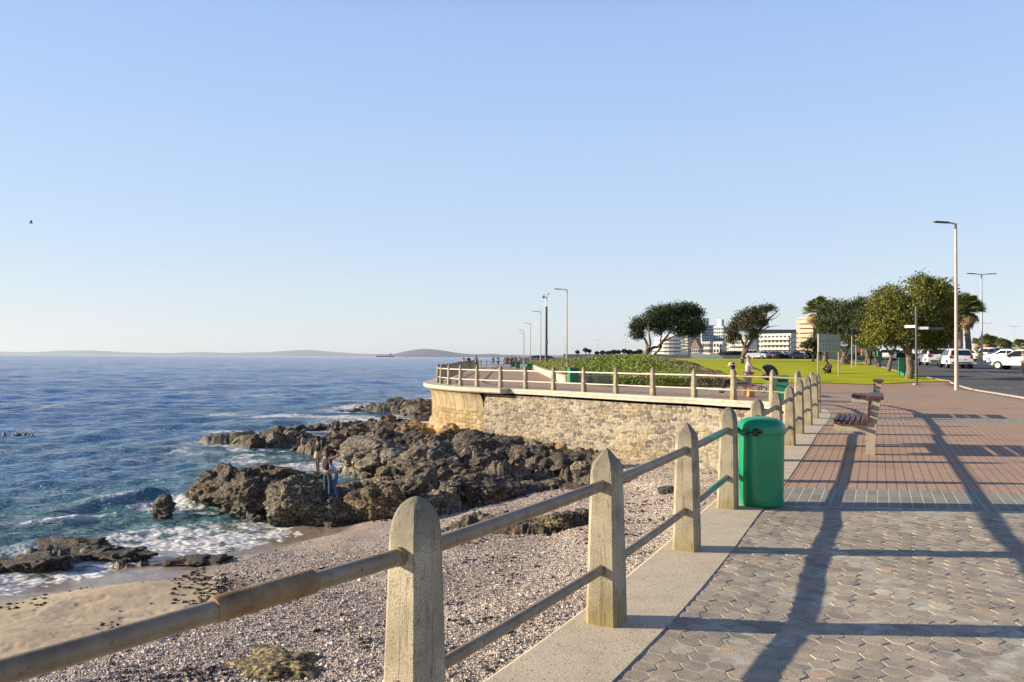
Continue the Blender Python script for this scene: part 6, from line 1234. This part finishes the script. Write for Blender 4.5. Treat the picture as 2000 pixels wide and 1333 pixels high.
def car_proto(kind, paint):
    o = empty('car'); Lh = 2.0 if kind != 'sedan' else 2.25
    if kind == 'hatch': prof = [(-2.0, .32), (-2.02, .62), (-1.93, .92), (-1.62, 1.36), (-1.35, 1.47), (-.2, 1.50), (.15, 1.45), (1.0, .98), (1.72, .84), (1.95, .66), (2.0, .34)]
    elif kind == 'suv': prof = [(-2.1, .40), (-2.12, .80), (-2.05, 1.10), (-1.75, 1.60), (-1.5, 1.68), (-.1, 1.68), (.25, 1.62), (1.0, 1.12), (1.85, 1.0), (2.08, .80), (2.12, .42)]
    else: prof = [(-2.25, .34), (-2.27, .70), (-2.2, .98), (-1.5, 1.04), (-.95, 1.40), (-.6, 1.45), (.2, 1.44), (.95, .98), (1.95, .84), (2.22, .62), (2.25, .34)]
    Wd = .86; zb_ = 1.0 if kind != 'suv' else 1.14; zt = max(z for _, z in prof); nar = lambda z: 1 if z < zb_ else 1 - .20 * (z - zb_) / (zt - zb_)
    # rings across the width for rounded sides
    st = [(-1, .985), (-.93, 1.0), (-.6, 1.012), (0, 1.018), (.6, 1.012), (.93, 1.0), (1, .985)]; q = catmull(prof, 3); V = []; n = len(q)
    for (f, sc) in st:
        for (x, z) in q: e = .93 if abs(f) == 1 else 1.0; V.append((x * (.97 if abs(f) == 1 else 1) * (1 - .03 * f * f), f * Wd * nar(z), .3 + (z - .3) * (sc * (.985 if abs(f) == 1 else 1))))
    F = grid_faces(len(st), n); mb = MB(); mb.add(V, F.tolist()); m_ = len(st); mb.add([V[i] for i in range(n)], [tuple(range(n))]); mb.add([V[(m_ - 1) * n + i] for i in range(n)], [tuple(range(n))])
    mb.add([V[k * n] for k in range(m_)] + [V[k * n + n - 1] for k in range(m_)], [(k, k + 1, m_ + k + 1, m_ + k) for k in range(m_ - 1)])
    b = mb.build('body', paint, o, smooth=True)
    hw = lambda z: Wd * nar(z) * 1.0 + .006
    zl, zh = zb_ + .0, zt - .10
    xr0, xf0 = {'hatch': (-1.72, .82), 'suv': (-1.80, .80), 'sedan': (-1.25, .72)}[kind]; xr1, xf1 = {'hatch': (-1.45, .12), 'suv': (-1.55, .18), 'sedan': (-.80, .15)}[kind]; xm = -.38
    for s in (-1, 1):
        for (a0, a1, b0, b1) in ((xr0, xr1, xm - .04, xm - .04), (xm + .04, xm + .04, xf0, xf1)):
            mb = MB(); mb.add([(a0, s * hw(zl), zl), (b0, s * hw(zl), zl), (b1, s * hw(zh), zh), (a1, s * hw(zh), zh)], [(0, 1, 2, 3) if s < 0 else (3, 2, 1, 0)]); mb.build('side_window', M['glass'], o)
    def across(x0, z0, x1, z1, w0, w1, nm, m, off=.012, dx=0):
        nx, nz = (z1 - z0), -(x1 - x0); l = math.hypot(nx, nz); sgn = 1 if (x0 > 0) == (nx > 0) else -1; ox, oz = nx / l * off * sgn, nz / l * off * sgn
        if oz < 0: ox, oz = -ox, -oz
        mb = MB(); mb.add([(x0 + ox, -w0, z0 + oz), (x0 + ox, w0, z0 + oz), (x1 + ox, w1, z1 + oz), (x1 + ox, -w1, z1 + oz)], [(0, 1, 2, 3)]); mb.build(nm, m, o)
    if kind == 'hatch': across(-1.90, .97, -1.64, 1.35, .70, .60, 'rear_window', M['glass'], .03); across(.93, 1.02, .25, 1.39, .76, .64, 'windscreen', M['glass'], .03)
    elif kind == 'suv': across(-2.02, 1.14, -1.78, 1.57, .72, .62, 'rear_window', M['glass'], .03); across(.95, 1.16, .35, 1.57, .76, .66, 'windscreen', M['glass'], .03)
    else: across(-1.45, 1.07, -1.02, 1.36, .72, .62, 'rear_window', M['glass'], .03); across(.90, 1.02, .30, 1.38, .76, .64, 'windscreen', M['glass'], .03)
    xr, xf = prof[1][0], prof[-1][0]; zr = .86 if kind != 'suv' else .98
    for s in (-1, 1):
        mb = MB(); mb.box((xr + .06, s * .70, zr), (.12, .22, .22), bev=.03); mb.build('tail_light', M['tail'], o)
        mb = MB(); mb.box((xf - .14, s * .62, .70 if kind != 'suv' else .84), (.22, .32, .14), bev=.03, rz=-s * .25); mb.build('headlight', M['headl'], o)
        mb = MB(); mb.box((.62, s * .95, 1.02 if kind != 'suv' else 1.16), (.12, .18, .12), bev=.03); mb.build('mirror', paint, o)
    mb = MB(); mb.box((xr + .01, 0, .68 if kind != 'suv' else .78), (.05, .48, .11)); mb.build('number_plate', M['plate'], o)
    mb = MB(); mb.box((xr + .03, 0, .42), (.08, 1.3, .10), bev=.01); mb.build('rear_bumper_trim', M['black'], o)
    mb = MB(); mb.box((xf - .03, 0, .52), (.08, .95, .20), bev=.02); mb.build('grille', M['black'], o)
    for x in (-1.28 if kind != 'sedan' else -1.35, 1.27 if kind != 'sedan' else 1.38):
        for s in (-1, 1):
            mb = MB(); mb.lathe([(.30, -.11), (.325, -.09), (.325, .09), (.30, .11)], 24, (x, s * .78, .325), 'Y'); w = mb.build('wheel', M['tyre'], o, smooth=True)
            mb = MB(); mb.lathe([(.21, -.01), (.19, .012), (.05, .004)] if s > 0 else [(.05, -.004), (.19, -.012), (.21, .01)], 20, (x, s * .89, .325), 'Y'); mb.build('rim', M['rimm'], w, smooth=True)
            mb = MB(); mb.lathe([(.37, -.004), (.37, .004)], 24, (x, s * (Wd - .012 + .016), .36), 'Y'); 
    return o
def copy_car(o, paint=None):
    c = copy_tree(o)
    if paint:
        for ch in c.children:
            if ch.name.startswith(('body', 'mirror')): ch.data = ch.data.copy(); ch.data.materials[0] = paint
    return c
CARS = {'hatch': car_proto('hatch', M['carwhite']), 'suv': car_proto('suv', M['carwhite']), 'sedan': car_proto('sedan', M['carwhite'])}
used_c = set()
def place_car(kind, px, D, rz, label, paint=None, group='cars on the road and in the parking rows'):
    if kind not in used_c and paint is None: o = CARS[kind]; used_c.add(kind)
    else: o = copy_car(CARS[kind], paint)
    p = at(px, D); o.location = (p.x, p.y, p.z + .04); o.rotation_euler = (0, 0, rz); tag(o, label, 'car', group)
    return o
place_car('hatch', 1866, 64, R(73), 'white hatchback seen from behind, directly beside the tall lamp post')
place_car('hatch', 1822, 71, R(75), 'white hatchback seen from behind, left of the one by the tall lamp post', M['carwhite'])
place_car('suv', 1946, 98, R(-75), 'white car with dark grille facing the viewer right of the double lamp')
place_car('hatch', 1994, 61, R(128), 'white car cut off by the right frame edge', M['carwhite'])
place_car('sedan', 1966, 84, R(120), 'silver grey car just behind the white car at the frame edge', M['carsilver'])
place_car('hatch', 1734, 104, R(60), 'white car seen between the tree trunks across the road', M['carwhite'])
place_car('sedan', 1745, 82, R(80), 'silver car behind the thin leaning trunk', M['carsilver']) if False else None
place_car('sedan', 1904, 100, R(-60), 'tan car parked behind the trunk of the tall palm', M['cartan'])
place_car('sedan', 1918, 115, R(-60), 'silver car parked behind the double street lamp', M['carsilver'])
place_car('suv', 1475, 158, R(-20), 'white van like car at the left end of the parked row beyond the lawn', M['carwhite'])
for i, (px, k, pt, lb) in enumerate([(1486, 'sedan', 'carsilver', 'silver car second from the left in the parked row beyond the lawn'), (1497, 'hatch', 'carred', 'maroon car in the parked row beyond the lawn'), (1508, 'hatch', 'carsilver', 'silver hatchback right of the maroon car beyond the lawn'), (1519, 'sedan', 'cardark', 'dark car in the parked row beyond the lawn'), (1531, 'hatch', 'carwhite', 'white hatchback in the middle right of the parked row beyond the lawn'), (1543, 'sedan', 'carsilver', 'silver saloon third from the right in the row beyond the lawn'), (1556, 'sedan', 'cardark', 'dark saloon second from the right in the row beyond the lawn'), (1572, 'hatch', 'carwhite', 'white hatchback at the right end of the row beyond the lawn')]):
    place_car(k, px, 165 + (i % 3) * 3, R(-60 + 35 * (i % 4)), lb, M[pt])
for k in CARS:
    if k not in used_c:
        def rm(o):
            for c in list(o.children): rm(c)
            bpy.data.objects.remove(o)
        rm(CARS[k])
# ------------------------------------------------------------------ buildings
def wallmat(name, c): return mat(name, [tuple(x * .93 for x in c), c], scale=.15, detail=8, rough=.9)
M['win'] = flat('window glass', (.045, .06, .085), rough=.15, v=.3)
M['roof'] = flat('brown roof', (.22, .15, .11), rough=.9)
def building(label, px0, px1, top, D, col, floors, bays, rz=-.6, depth=14, zb=1.2, balcony=False, extras=None, side_bays=3, roofcol=None, cap=None):
    x0, x1 = (px0 - 1000) / 1600 * D, (px1 - 1000) / 1600 * D; H = zpx(top, D, px0) - zb; wtot = x1 - x0; cr, sr = math.cos(rz), abs(math.sin(rz)); depth = min(depth, wtot * .45 / max(sr, .05)); wf = (wtot - depth * sr) / cr
    # left front corner sits at (x0, D); local x runs along the sunlit front, local y into the block
    root = empty('building', (x0, D, zb), rz, label, 'building'); root.location.y += 0
    m = wallmat(label[:20], col); mb = MB(); mb.box((wf / 2, depth / 2, H / 2), (wf, depth, H)); mb.build('walls', m, root)
    mb = MB(); mb.box((wf / 2, depth / 2, H + .25), (wf + .5, depth + .5, .5)); mb.build('roof', roofcol and M[roofcol] or m, root)
    fh = H / floors; bw = wf / bays; n = 0; wm_ = None
    for f in range(floors):
        for b in range(bays):
            if n > 62: break
            if wm_ is None:
                mb = MB(); mb.box((0, 0, 0), (bw * .62, .12, fh * .55)); w = mb.build('window', M['win'], root); wm_ = w.data
            else: w = link_mesh('window', wm_, None, root)
            w.location = (bw * (b + .5), -.03, fh * (f + .55)); n += 1
        if balcony:
            mb = MB(); mb.box((wf / 2, -.7, fh * f + .45), (wf * .96, 1.4, .9 if f else .3)); mb.build('balcony', m, root)
    sm_ = None; sb = depth / side_bays
    for f in range(floors):
        for b in range(side_bays):
            if sm_ is None: mb = MB(); mb.box((0, 0, 0), (.12, sb * .45, fh * .45)); w = mb.build('window', M['win'], root); sm_ = w.data
            else: w = link_mesh('window', sm_, None, root)
            w.location = (wf + .03, sb * (b + .5), fh * (f + .55)); n += 1
            if n > 95: break
        if n > 95: break
    if extras: extras(root, wf, depth, H, m)
    return root
def capbox(fx, fw, h, fy=.3, fd=.5, m2=None):
    def f(root, wf, dp, H, m): mb = MB(); mb.box((wf * fx, dp * fy, H + h / 2 + .3), (wf * fw, dp * fd, h)); mb.build('roof_tower', m2 or m, root)
    return f
def terraces(root, wf, dp, H, m):
    for k in range(6):
        mb = MB(); r_ = 8.5 - k * .35; mb.lathe([(r_, H / 6 * k + .3), (r_, H / 6 * k + 1.4), (r_ - .3, H / 6 * k + 1.4)], 24, (wf * .35, 3, 0)); mb.build('terrace', m, root)
CR = (.64, .60, .52); WH = (.68, .67, .64)
building('white flats stepped in rounded terraces seen under the wide dark tree', 1296, 1334, 658, 380, WH, 6, 6, rz=-.5, extras=terraces)
building('cream slab of flats with a blank side right of the rounded terraces', 1333, 1349, 658, 400, (.64, .60, .38), 8, 3)
building('dark grey block of flats behind the small gabled house', 1346, 1378, 648, 430, (.26, .26, .29), 9, 6, rz=-.2)
building('tall blue grey tower block, highest of the distant buildings', 1371, 1399, 637, 480, (.33, .36, .44), 12, 5, rz=-.1, extras=capbox(.45, .4, 4.5, .5, .5))
building('white tower with open roof frames right of the blue grey tower', 1394, 1421, 640, 440, (.60, .62, .64), 9, 4, rz=-.75, extras=capbox(.5, .45, 4, .5, .6))
def gable(root, wf, dp, H, m): mb = MB(); mb.prism([(-.6, H), (wf + .6, H), (wf * .5, H + 4)], -.4, dp); mb.build('gable_roof', M['roof'], root)
building('small white house with a brown gabled roof before the distant flats', 1351, 1374, 681, 340, WH, 2, 4, extras=gable, roofcol='roof')
building('white three storey house between the gabled house and the next white block', 1372, 1394, 670, 345, (.68, .60, .55), 3, 4, rz=-.6)
building('pale block with a grey shaded side in front of the white tower', 1393, 1419, 670, 350, CR, 3, 3, rz=-.75)
building('wide cream flats directly left of the leaning tree', 1416, 1450, 654, 370, (.68, .64, .52), 6, 5, rz=-.6)
building('long low white block of flats filling the gap behind the leaning tree', 1424, 1486, 668, 315, WH, 4, 9, rz=-.55, balcony=True)
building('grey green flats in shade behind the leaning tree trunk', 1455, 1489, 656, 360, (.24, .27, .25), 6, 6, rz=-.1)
building('broad cream hotel like block with long balconies right of the leaning tree', 1484, 1568, 655, 330, (.68, .65, .56), 5, 8, rz=-.75, depth=26, balcony=True, side_bays=6)
building('tall cream apartment tower with stacked balconies beside the left fan palm', 1560, 1604, 624, 210, (.58, .46, .34), 9, 4, rz=-.8, depth=12, balcony=True)
building('dark low building with a blue roof behind the traffic sign', 1836, 1872, 656, 190, (.07, .09, .12), 2, 4, rz=.1, depth=6)
building('grey roofed long building on the slope behind the broad cream block', 1480, 1600, 646, 420, (.20, .21, .22), 3, 12, rz=-.1, roofcol='poledk')
# white sculptural wall on the grass
def sculpture():
    D = 150; pts = [(1350, 695, 699), (1362, 693.5, 700), (1374, 696, 702), (1384, 697, 703.5), (1388, 694, 703), (1396, 694, 703.5), (1406, 698, 705), (1415, 705, 706.5)]
    V = []; q = catmull(np.array(pts, float), 4); x_0 = (1382 - 1000) / 1600 * D
    for (px, t, b) in q:
        for dy in (0, .5): V.append(((px - 1000) / 1600 * D - x_0, dy, 1.5 + (706.5 - b) / 1600 * D * .25)); V.append(((px - 1000) / 1600 * D - x_0, dy, 1.5 + max((706.5 - t), .4) / 1600 * D * .95))
    n = len(q); mb = MB(); F = []
    for i in range(n - 1):
        a = 4 * i; c = a + 4; F += [(a, c, c + 1, a + 1), (a + 2, a + 3, c + 3, c + 2), (a + 1, c + 1, c + 3, a + 3)]
    mb.add(V, F); o = mb.build('garden_wall', M['white'], loc=(x_0, D, 0)); tag(o, 'curving white low wall sweeping down to the far edge of the lawn', 'wall')
sculpture()
mb = MB(); mb.box((0, 0, .35), (52, .3, .75)); mb.box((0, 0, .78), (52.2, .4, .12)); o = mb.build('boundary_wall', M['copewhite'], loc=((1345 - 1000) / 1600 * 170, 170, 1.5)); tag(o, 'long straight pale wall at the far side of the lawn', 'wall')
# ------------------------------------------------------------------ walkers and people on the grass
WK = [(905, 98, 'walker in a pale vest and red shorts, leftmost on the walkway', (.55, .45, .42), (.35, .10, .08), 'short', 0), (915.5, 95, 'walker in a dark top, tallest of the group at the left railing', (.015, .02, .02), (.02, .03, .03), 'long', 0), (930, 103, 'walker in a black and white patterned top near the left railing', (.25, .25, .25), (.10, .08, .07), 'short', .2), (963, 118, 'walker in a brownish pink outfit alone in the middle of the walkway', (.35, .22, .20), (.30, .18, .16), 'short', 0), (973, 121, 'walker in a light blue top and black shorts in the middle of the walkway', (.35, .42, .58), (.02, .02, .02), 'short', 0), (990, 112, 'walker in a dark maroon top beside the one in black', (.10, .05, .03), (.02, .02, .02), 'short', 0), (998.5, 110, 'walker all in black next to the furthest green bins', (.015, .012, .012), (.02, .015, .015), 'long', 0), (1006, 150, 'distant walker in a red top behind the green bins', (.30, .12, .10), (.25, .18, .14), 'short', 0), (1014, 155, 'distant walker in a white top behind the green bins', (.55, .50, .48), (.10, .10, .12), 'long', 0), (1049, 190, 'very distant walker in maroon just left of the second walkway lamp', (.22, .08, .08), (.03, .03, .04), 'long', 0)]
for i, (px, D, lb, c1, c2, tr, hl) in enumerate(WK):
    s = 1 if i % 2 else -1; a = .16 * s
    person(lb, at(px, D), R(90 if i in (1, 3, 6) else -90), dict(lkn=(.02 + a, .10, .50), lan=(-.02 + a * 1.4, .10, .09), lto=(.12 + a * 1.4, .11, .03), rkn=(.04 - a * .5, -.10, .50), ran=(-.05 - a, -.10, .11), rto=(.09 - a, -.11, .03), lel=(-.02 - a * .5, .22, 1.13), lwr=(.08 - a, .22, .90), lha=(.12 - a, .22, .82), rwr=(.08 + a, -.22, .90), rha=(.12 + a, -.22, .82)), skin=random.choice([(.30, .18, .12), (.12, .07, .05), (.38, .24, .17)]), top=c1, legs=c2, sleeves='short', trousers=tr, hairlen=hl, group='walkers on the promenade', scale=random.uniform(.98, 1.06))
GS = dict(SIT); GS.update(lkn=(.33, .30, .22), rkn=(.33, -.30, .22), lan=(.30, -.02, -.02), ran=(.34, .04, -.02), lto=(.42, -.08, -.05), rto=(.46, .10, -.05), lel=(.18, .27, .22), rel=(.18, -.27, .22), lwr=(.30, .14, .20), rwr=(.30, -.14, .20), lha=(.34, .10, .20), rha=(.34, -.10, .20), head=(.22, 0, .60), top=(.25, 0, .69), nose=(.31, 0, .55), neck=(.13, 0, .53))
p = at(1620, 55); person('person in dark maroon clothes sitting cross legged on the lawn beneath the information board', p + Vector((0, 0, .14)), R(-150), GS, skin=(.10, .06, .045), top=(.035, .012, .018), legs=(.02, .018, .025), sleeves='long', wide=1.15, scale=1.0)
p = at(1655, 72); person('person in dark clothes sitting against the stout trunk behind the information board', p + Vector((0, 0, .14)), R(-120), GS, skin=(.12, .07, .05), top=(.02, .02, .03), legs=(.05, .06, .09), sleeves='long')
p = at(1684, 90); person('person in an orange top standing by the road under the trees', p, R(200), skin=(.10, .06, .045), top=(.55, .13, .04), legs=(.30, .32, .36), sleeves='short')
p = at(1692, 92); person('person in a red top beside the one in orange under the trees', p, R(150), skin=(.10, .06, .045), top=(.50, .07, .05), legs=(.12, .14, .20), sleeves='short')
p = at(1999, 54); person('person in dark clothes on the road at the right frame edge', p, R(180), skin=(.2, .12, .08), top=(.55, .5, .52), legs=(.02, .02, .03), sleeves='long')
# ------------------------------------------------------------------ across the bay
def hills(name, ctrl, D, depth, col, label=None):
    pxs = np.arange(ctrl[0][0], ctrl[-1][0] + .1, 2.0); h = np.interp(pxs, [c[0] for c in ctrl], [c[1] for c in ctrl]); k = np.ones(5) / 5; hs = np.convolve(np.pad(h, 2, 'edge'), k, 'valid'); hs = hs * (1 + .05 * fbm(pxs * .05, pxs * 0, o=3, s=int(D) % 97))
    nr = 14; t = np.linspace(0, 1, nr); prof = np.sin(np.clip(t * 1.35, 0, 1) * math.pi / 2) * (t < .8) + (t >= .8) * (1 - (t - .8) / .25)
    Y = D + depth * t; YY_, HH = np.meshgrid(Y, hs * D / 1600, indexing='ij'); X = (pxs - 1000)[None] / 1600 * YY_; Z = SEA - 2 + HH * prof[:, None] * (1 + .12 * fbm(X / 900, YY_ / 900, s=5, o=3)) + 2
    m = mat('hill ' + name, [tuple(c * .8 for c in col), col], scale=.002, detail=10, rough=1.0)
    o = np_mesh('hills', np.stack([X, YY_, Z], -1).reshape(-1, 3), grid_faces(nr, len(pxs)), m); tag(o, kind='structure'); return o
hills('table', [(730, 0), (760, 4), (790, 12), (815, 17), (835, 18.5), (860, 16), (885, 11), (905, 8), (930, 7), (960, 8.5), (990, 6), (1040, 4), (1120, 3), (1180, 4), (1215, 9), (1250, 15), (1280, 18), (1320, 20), (1400, 18)], 11000, 2500, (.10, .115, .14))  # bluish colour of this and the far range has some distance haze painted in
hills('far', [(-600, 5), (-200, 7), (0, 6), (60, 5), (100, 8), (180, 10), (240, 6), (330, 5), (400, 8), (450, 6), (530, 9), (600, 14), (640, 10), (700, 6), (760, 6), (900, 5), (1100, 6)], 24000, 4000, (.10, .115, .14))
hills('hill', [(1440, 0), (1475, 30), (1490, 44), (1510, 50), (1530, 47), (1560, 42), (1600, 44), (1700, 38), (1800, 20), (1900, 0)], 900, 250, (.05, .06, .035))
def ship():
    D = 7000; x = (753 - 1000) / 1600 * D; root = empty('ship', (x, D, SEA + 1), R(8), 'small grey cargo ship on the horizon left of the flat topped hill', 'ship'); k = D / 1600
    mb = MB(); mb.prism([(-17 * k, 0), (-18 * k, 2.6 * k), (14 * k, 2.2 * k), (18 * k, 3.2 * k), (16 * k, 0)], -10, 10); mb.build('hull', flat('ship hull', (.10, .08, .10)), root)
    mb = MB(); mb.box((10 * k, 0, 4.4 * k), (6 * k, 16, 4 * k)); mb.build('bridge', M['white'], root); mb = MB(); mb.box((9 * k, 0, 7 * k), (1.5 * k, 6, 1.8 * k)); mb.build('funnel', flat('ship funnel', (.25, .1, .08)), root)
    mb = MB(); 
    for q in (-12, -6, 0): mb = MB(); mb.tube([(q * k, 0, 2.3 * k), (q * k, 0, 5.5 * k)], .35 * k, 6); mb.build('mast', M['poledk'], root)
ship()
# far shore: pale wall, roofs and bushes
def far_wall():
    mb = MB(); D0 = 235
    pts = [(-2, 215), (6, 228), (16, 238), (28, 246), (44, 250)]; q = catmull(pts, 6); V = [];
    for (x, y) in q: V += [(x, y, -.2), (x, y, 1.55), (x, y + .4, 1.55), (x, y + .4, -.2)]
    o = np_mesh('far_sea_wall', np.array(V), grid_faces(len(q), 4), M['copewhite'], smooth=False); tag(o, 'low beige wall across the end of the walkway far away', 'wall')
far_wall()
hedge('thin dark line of bushes above the far beige wall', 1035, 1080, 695, 300, c=(.04, .05, .035), n=1500)
# gull
def gull():
    D = 45; p = Vector(((56 - 1000) / 1600 * D, D, zpx(436, D, 56))); root = empty('gull', p, R(20), 'single dark gull flying in the empty sky at upper left', 'bird'); root.scale = (.62,) * 3
    mb = MB(); mb.tube([(-.18, 0, 0), (-.08, 0, .02), (.05, 0, .03), (.14, 0, .03), (.2, 0, .02)], [.01, .04, .05, .03, .01], 8); mb.build('body', fcol('gull body', (.30, .30, .32)), root, smooth=True)
    for s, up in ((-1, .12), (1, .30)):
        mb = MB(); V = []; w = [(0, .12, 0), (.16, .11, .6), (.34, .07, .95), (.52, .015, .8)]
        for (d, c, u) in w: V += [(.05 + c / 2 - d * .05, s * d * (.55 if s > 0 else 1), .03 + u * up), (.05 - c / 2 - d * .15, s * d * (.55 if s > 0 else 1), .03 + u * up + .004)]
        V2 = [(a, b, c - .008) for a, b, c in V]; n = len(V); F = [(2 * i, 2 * i + 1, 2 * i + 3, 2 * i + 2) for i in range(3)] + [(n + 2 * i, n + 2 * i + 2, n + 2 * i + 3, n + 2 * i + 1) for i in range(3)]
        mb.add(V + V2, F); mb.build('wing', fcol('gull wing', (.10, .10, .11)), root)
gull()
# floating kelp
for (px, py, lb) in ((25, 853, 'dark floating kelp fronds near the left frame edge'), (312, 844, 'small patch of dark floating kelp left of the reef tip')):
    D = 5.65 * 1600 / (py - YH(px)); x = (px - 1000) / 1600 * D; root = empty('floating_kelp', (x, D, SEA + .03), 0, lb, 'kelp'); mb = MB()
    for i in range(14 if px < 100 else 6):
        a, b = random.gauss(0, .8 if px < 100 else .35), random.gauss(0, .3); mb.tube([(a, b, -.05), (a + .12, b, .10 + random.random() * .12), (a + .3, b + .05, .02)], [.04, .06, .02], 6)
    mb.build('fronds', M['kelp'], root, smooth=True)
# ------------------------------------------------------------------ air: sea haze
def haze():
    mb = MB(); x0, x1, y0, y1, z0, z1 = -24000, 24000, -300, 34000, SEA - 12, 330
    mb.box(((x0 + x1) / 2, (y0 + y1) / 2, (z0 + z1) / 2), (x1 - x0, y1 - y0, z1 - z0)); m, nt, N, L, P = newmat('sea haze'); N.remove(P)
    v = N.new('ShaderNodeVolumePrincipled'); v.inputs['Color'].default_value = (.78, .87, 1.0, 1); v.inputs['Density'].default_value = HAZE; v.inputs['Anisotropy'].default_value = .2; L.new(v.outputs[0], N['Material Output'].inputs['Volume'])
    o = mb.build('haze', m); tag(o, kind='stuff')
HAZE = 0.000028
haze()
